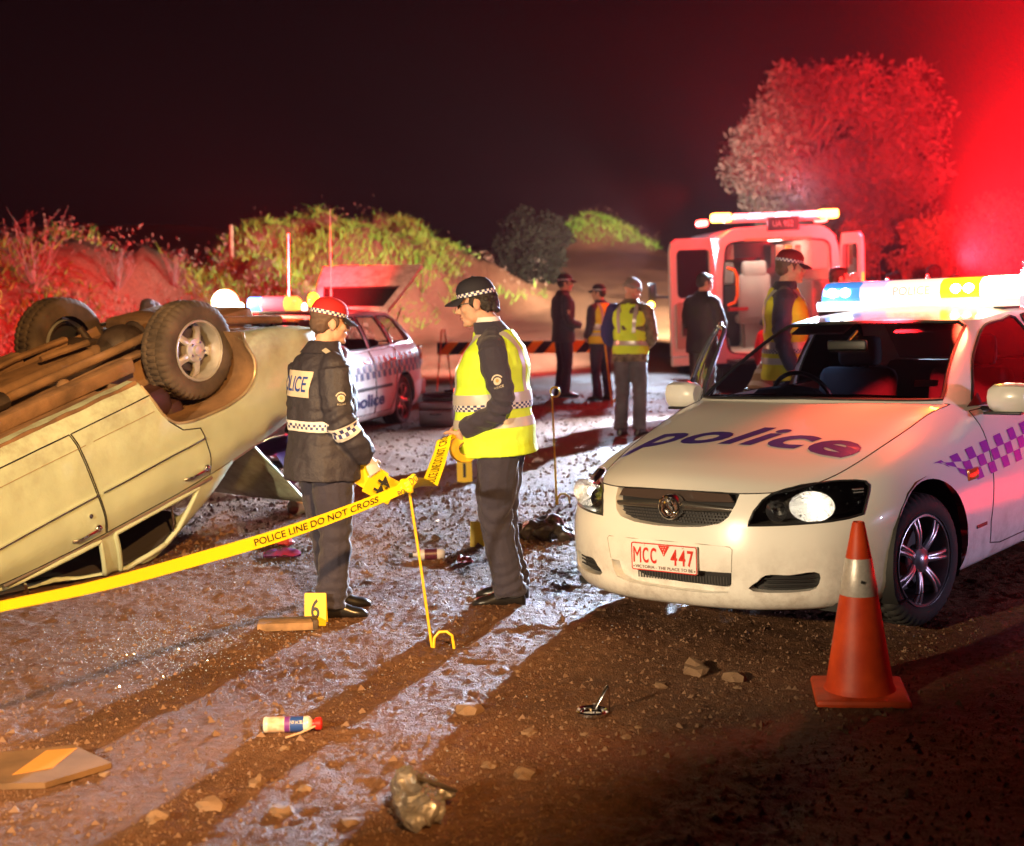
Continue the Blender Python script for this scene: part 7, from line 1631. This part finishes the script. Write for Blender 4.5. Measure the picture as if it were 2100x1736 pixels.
c = thing('red_torch', 'small red flashing torch lying on the stacked black case', 'torch', (-.72, 17.72, surf_z(-.72, 17.7) + .41), R(15)); mb = MB(); mb.cyl((-.09, 0, .02), (.02, 0, .02), .02); mb.build('body', GAP, c); mb = MB(); mb.ell((.055, 0, .024), (.045, .03, .028)); mb.build('lens', M('torch_red', (1, .1, .05), .3, emit=((1, .06, .03), 6)), c)
# --- parts of the wreck behind the overturned car
wt = thing('loose_wheel', 'pale steel wheel with oval holes behind the overturned car', 'wheel', (-2.25, 13.8, .30), R(-80)); wheel(wt, (0, 0, 0), 1, .30, .19, .21, 'steel', M('pale_steel', (.62, .52, .45), .45))
b_ = thing('crumpled_panel', 'crumpled purple car panel lying beside the pale steel wheel', 'panel', gpos(-2.12, 12.9), R(-35)); U, V_ = np.meshgrid(np.linspace(0, 1, 24), np.linspace(-.5, .5, 14)); Zp = .42 * np.sqrt(np.clip(1 - (U * 1.05 - .1) ** 2, 0, 1)) * (1 - .5 * V_ ** 2) + .05 * fbm(U, V_, 3, 3, 4) - .02
mb = MB(); mb.grid(np.stack([U * .55, V_ * .7, Zp], -1)); mb.build('sheet', M('purple_paint', (.07, .03, .11), .3, coat=1), b_, 60)
b_ = thing('tube_end', 'pale metal tube end lying under the hanging boot lid', 'tube', gpos(-1.60, 11.0), R(60)); mb = MB(); mb.lathe([(.055, -.12), (.062, -.10), (.062, .10), (.066, .12), (.05, .12), (.05, -.1)], 24, (0, 0, .062)); mb.build('tube', M('tube_cream', (.45, .40, .28), .5, metal=.2), b_)
# --- road sign far off
sg = thing('road_sign', 'small white give way triangle sign on a post in the red glare', 'sign', (19.68, 60, gz(19.68, 60))); mb = MB(); zt = 3.769 - gz(19.68, 60); mb.cyl((0, .03, 0), (0, .03, zt + .2), .035); mb.build('post', M('sign_post', (.35, .34, .33), .5), sg)
mb = MB(); mb.prism([(-.36, .30), (.36, .30), (0, -.33)], (0, 0, zt), (1, 0, 0), (0, 0, 1), (0, 1, 0), .012); mb.build('plate', M('sign_red', (.55, .03, .03), .4), sg); mb = MB(); mb.prism([(-.25, .24), (.25, .24), (0, -.21)], (0, -.006, zt), (1, 0, 0), (0, 0, 1), (0, 1, 0), .004); mb.build('plate_face', M('sign_white', (.8, .8, .8), .35), sg)
# --- stones, glass
STM = M('stone', (.19, .11, .06), .8, nz=(25, .35), bump=(60, .5, .004)); stones = []
for k in range(5):
    bm = bmesh.new(); bmesh.ops.create_icosphere(bm, subdivisions=2, radius=1)
    for v in bm.verts: v.co = v.co * (1 + .6 * noise.noise(v.co * 1.7 + Vector((k * 9, 0, 0))) + .2 * noise.noise(v.co * 4 + Vector((k * 5, 0, 3)))); v.co.z *= .7
    me = bpy.data.meshes.new('stone'); bm.to_mesh(me); me.materials.append(STM); shade(me, 28); stones.append(me)
fixed = [(.80, 6.40, .075), (.95, 6.25, .06), (.62, 6.2, .03), (.42, 5.5, .022), (-.1, 5.15, .03), (-.93, 5.05, .04), (-1.05, 4.85, .055), (-.80, 4.78, .05), (-1.2, 4.7, .045), (-.75, 5.0, .03), (-.55, 4.65, .035), (-.2, 5.9, .06), (.05, 5.6, .035), (.02, 5.05, .045)]
for k in range(70):
    if k < len(fixed): x, y, s_ = fixed[k]
    else: x, y = rng.uniform(-2.0, 1.7), rng.uniform(4.6, 9.5); s_ = rng.uniform(.010, .022)
    o = bpy.data.objects.new('stone', stones[k % 5]); COL.objects.link(o); o.location = (x, y, surf_z(x, y) + s_ * .10); o.scale = (s_, s_ * rng.uniform(.6, 1), s_ * rng.uniform(.6, 1)); o.rotation_euler = (0, 0, rng.uniform(0, 6)); tag(o, 'pale brown stone lying loose on the dirt', 'stone', 'loose stones on the dirt')
def bits(name, n, xy, s0, s1, mat, seed, flat=.6, label=None):
    r = np.random.default_rng(seed); T = np.array([[1, 0, -.5], [-.5, .87, -.5], [-.5, -.87, -.5], [0, 0, .8]]); P = []; F = []
    pts = xy(r, n)
    for i, (x, y) in enumerate(pts):
        a = r.uniform(0, 6.28); c, s = math.cos(a), math.sin(a); sc = r.uniform(s0, s1) * (1 + (y > 9) * .4); q = T * [1, r.uniform(.5, 1), flat] * sc * (1 + r.uniform(-.3, .3, (4, 3))); q = np.stack([q[:, 0] * c - q[:, 1] * s, q[:, 0] * s + q[:, 1] * c, q[:, 2]], 1); P.append(q + [x, y, surf_z(x, y) + sc * .25]); b = 4 * i; F += [(b, b + 1, b + 3), (b + 1, b + 2, b + 3), (b + 2, b, b + 3)]
    o = mesh_obj(name, np.concatenate(P), F, mat, smooth=False); tag(o, label, None, None, 'stuff'); return o
PEB = M('pebble', (.12, .062, .034), .85, nz=(4, .5), col2=(.19, .105, .06))
fore = lambda r, n: np.stack([r.uniform(-2.4, 2.3, n), 4.1 + r.uniform(0, 1, n) ** 1.5 * 8], 1)
bits('pebbles', 30000, fore, .002, .007, PEB, 11, .7, 'fine gravel scattered over the dirt')
bits('clods', 5200, fore, .006, .015, PEB, 13, .75, 'small clods of dirt scattered over the ground')
bits('mid_gravel', 6000, lambda r, n: np.stack([r.uniform(-4, 3.5, n), r.uniform(9.5, 22, n)], 1), .006, .022, PEB, 15, .6, 'gravel scattered on the dirt further back')
bits('lumps', 420, fore, .013, .026, PEB, 14, .7, 'larger broken lumps of dirt on the ground')
bits('broken_glass', 3600, lambda r, n: np.concatenate([np.stack([r.normal(-1.75, .32, n // 2), r.normal(7.1, .42, n // 2)], 1), np.stack([r.normal(-1.7, .35, n // 4), r.normal(9.0, .8, n // 4)], 1), np.stack([r.normal(-.5, .7, n - n // 2 - n // 4), r.normal(8.6, 1.3, n - n // 2 - n // 4)], 1)]), .002, .006, M('broken_glass', (.30, .38, .50), .08, spec=1.0, coat=1), 12, .8, 'glittering crumbs of broken window glass on the dirt')
# ================================================================== plants
tree('gum_tree', 'large round crowned gum tree behind the ambulance', 'tree', (9.3, 42.0), 6.6, 3.0, 5.2, 36000, .19, M('gum_leaves', (.075, .078, .068), .7, spec=.15, nz=(.6, .3)), .22, 115, 21, low=.3)
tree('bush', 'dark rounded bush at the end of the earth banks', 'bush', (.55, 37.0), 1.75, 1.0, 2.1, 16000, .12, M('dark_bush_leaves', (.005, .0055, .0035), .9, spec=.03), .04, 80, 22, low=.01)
for i, (x, y, h_, r_, lb) in enumerate(((6.4, 29.5, 2.6, 1.2, 'reddish shrub right behind the open ambulance door'), (8.0, 31, 2.7, 1.3, 'middle shrub of the hedge right of the ambulance'), (9.8, 33, 2.6, 1.4, 'widest shrub right of the ambulance below the gum tree'), (12.5, 36, 3.0, 1.9, 'far right shrub in the red glare beneath the road sign'))): tree('shrub', lb, 'shrub', (x, y), h_, r_, h_ * .9, 5000, .11, LEAFG, .05, 30, 30 + i, 'shrubs right of the ambulance', .1)
tree('pale_shrub', 'pale grey cone shaped shrub in the dip between the banks', 'shrub', (-7.0, 29.0), 1.9, .5, 1.6, 1600, .10, LEAFP, .04, 18, 41, low=.1)
for i, (x, y, h_, lb) in enumerate(((-7.3, 22.6, 1.0, 'leafless twiggy shrub on the crest of the left bank'), (-6.3, 23.6, .7, 'small leafless shrub right of the big twiggy one'), (-5.6, 24.6, .55, 'lowest leafless shrub near the dip in the bank'))):
    t = thing('bare_shrub', lb, 'shrub', (x, y, gz(x, y)), 0, 'leafless shrubs on the left bank'); r = np.random.default_rng(60 + i); mb = MB()
    for k in range(16):
        a = r.uniform(0, 6.28); tip = np.array([math.cos(a) * h_ * .5 * r.uniform(.2, 1), math.sin(a) * h_ * .3, h_ * r.uniform(.6, 1)]); P = branch_path((0, 0, -.05), tip, .06, 6, 100 * i + k); mb.tube(P, np.linspace(.007, .003, 6), 4)
        for j in range(3): mb.tube(branch_path(P[3 + j % 3], P[3 + j % 3] + np.array([r.normal() * .14, r.normal() * .1, .14 + r.uniform(0, .12)]) * h_, .02, 4, j), [.003, .003, .002, .002], 3)
    mb.build('stems', TWIG, t); C = np.array([mb.v[q] for q in r.choice(len(mb.v), 160)]); P, F = leaf_cloud(C, .03, None, 1, 2.5, i); tag(np_mesh('twig_tips', P, F, SCRUB, t), kind='stuff')
for i, (x, y, h_, lb) in enumerate(((-5.10, 27.0, .75, 'thin wooden post standing in the dip of the bank'), (-4.75, 27.8, .5, 'short stake right of the thin wooden post'))):
    t = thing('wooden_post', lb, 'post', (x, y, gz(x, y)), 0, 'wooden posts on the bank'); t.rotation_euler = (R(3), R(2 - 6 * i), 0); mb = MB(); mb.tube([(0, 0, -.2), (.004, 0, h_ * .5), (0, 0, h_)], [.05, .046, .04], 8); mb.build('post', WOODW, t)
# ------------------------------------------------------------------ pink haze added for the red lens veil
HD = 0.00022
hm = bpy.data.materials.new('haze'); hm.use_nodes = True; ht = hm.node_tree; ht.nodes.clear()
ho = ht.nodes.new('ShaderNodeOutputMaterial'); hv = ht.nodes.new('ShaderNodeVolumePrincipled')
hv.inputs['Color'].default_value = (1, .50, .58, 1); hv.inputs['Density'].default_value = HD; hv.inputs['Anisotropy'].default_value = 0.0
ht.links.new(hv.outputs[0], ho.inputs['Volume'])
mb = MB(); mb.box((0, 75, 5.2), (190, 202, 14.0)); o = mb.build('haze', hm); tag(o, kind='stuff'); o['label'] = 'thin pink haze added to carry the red veil of lens glare'
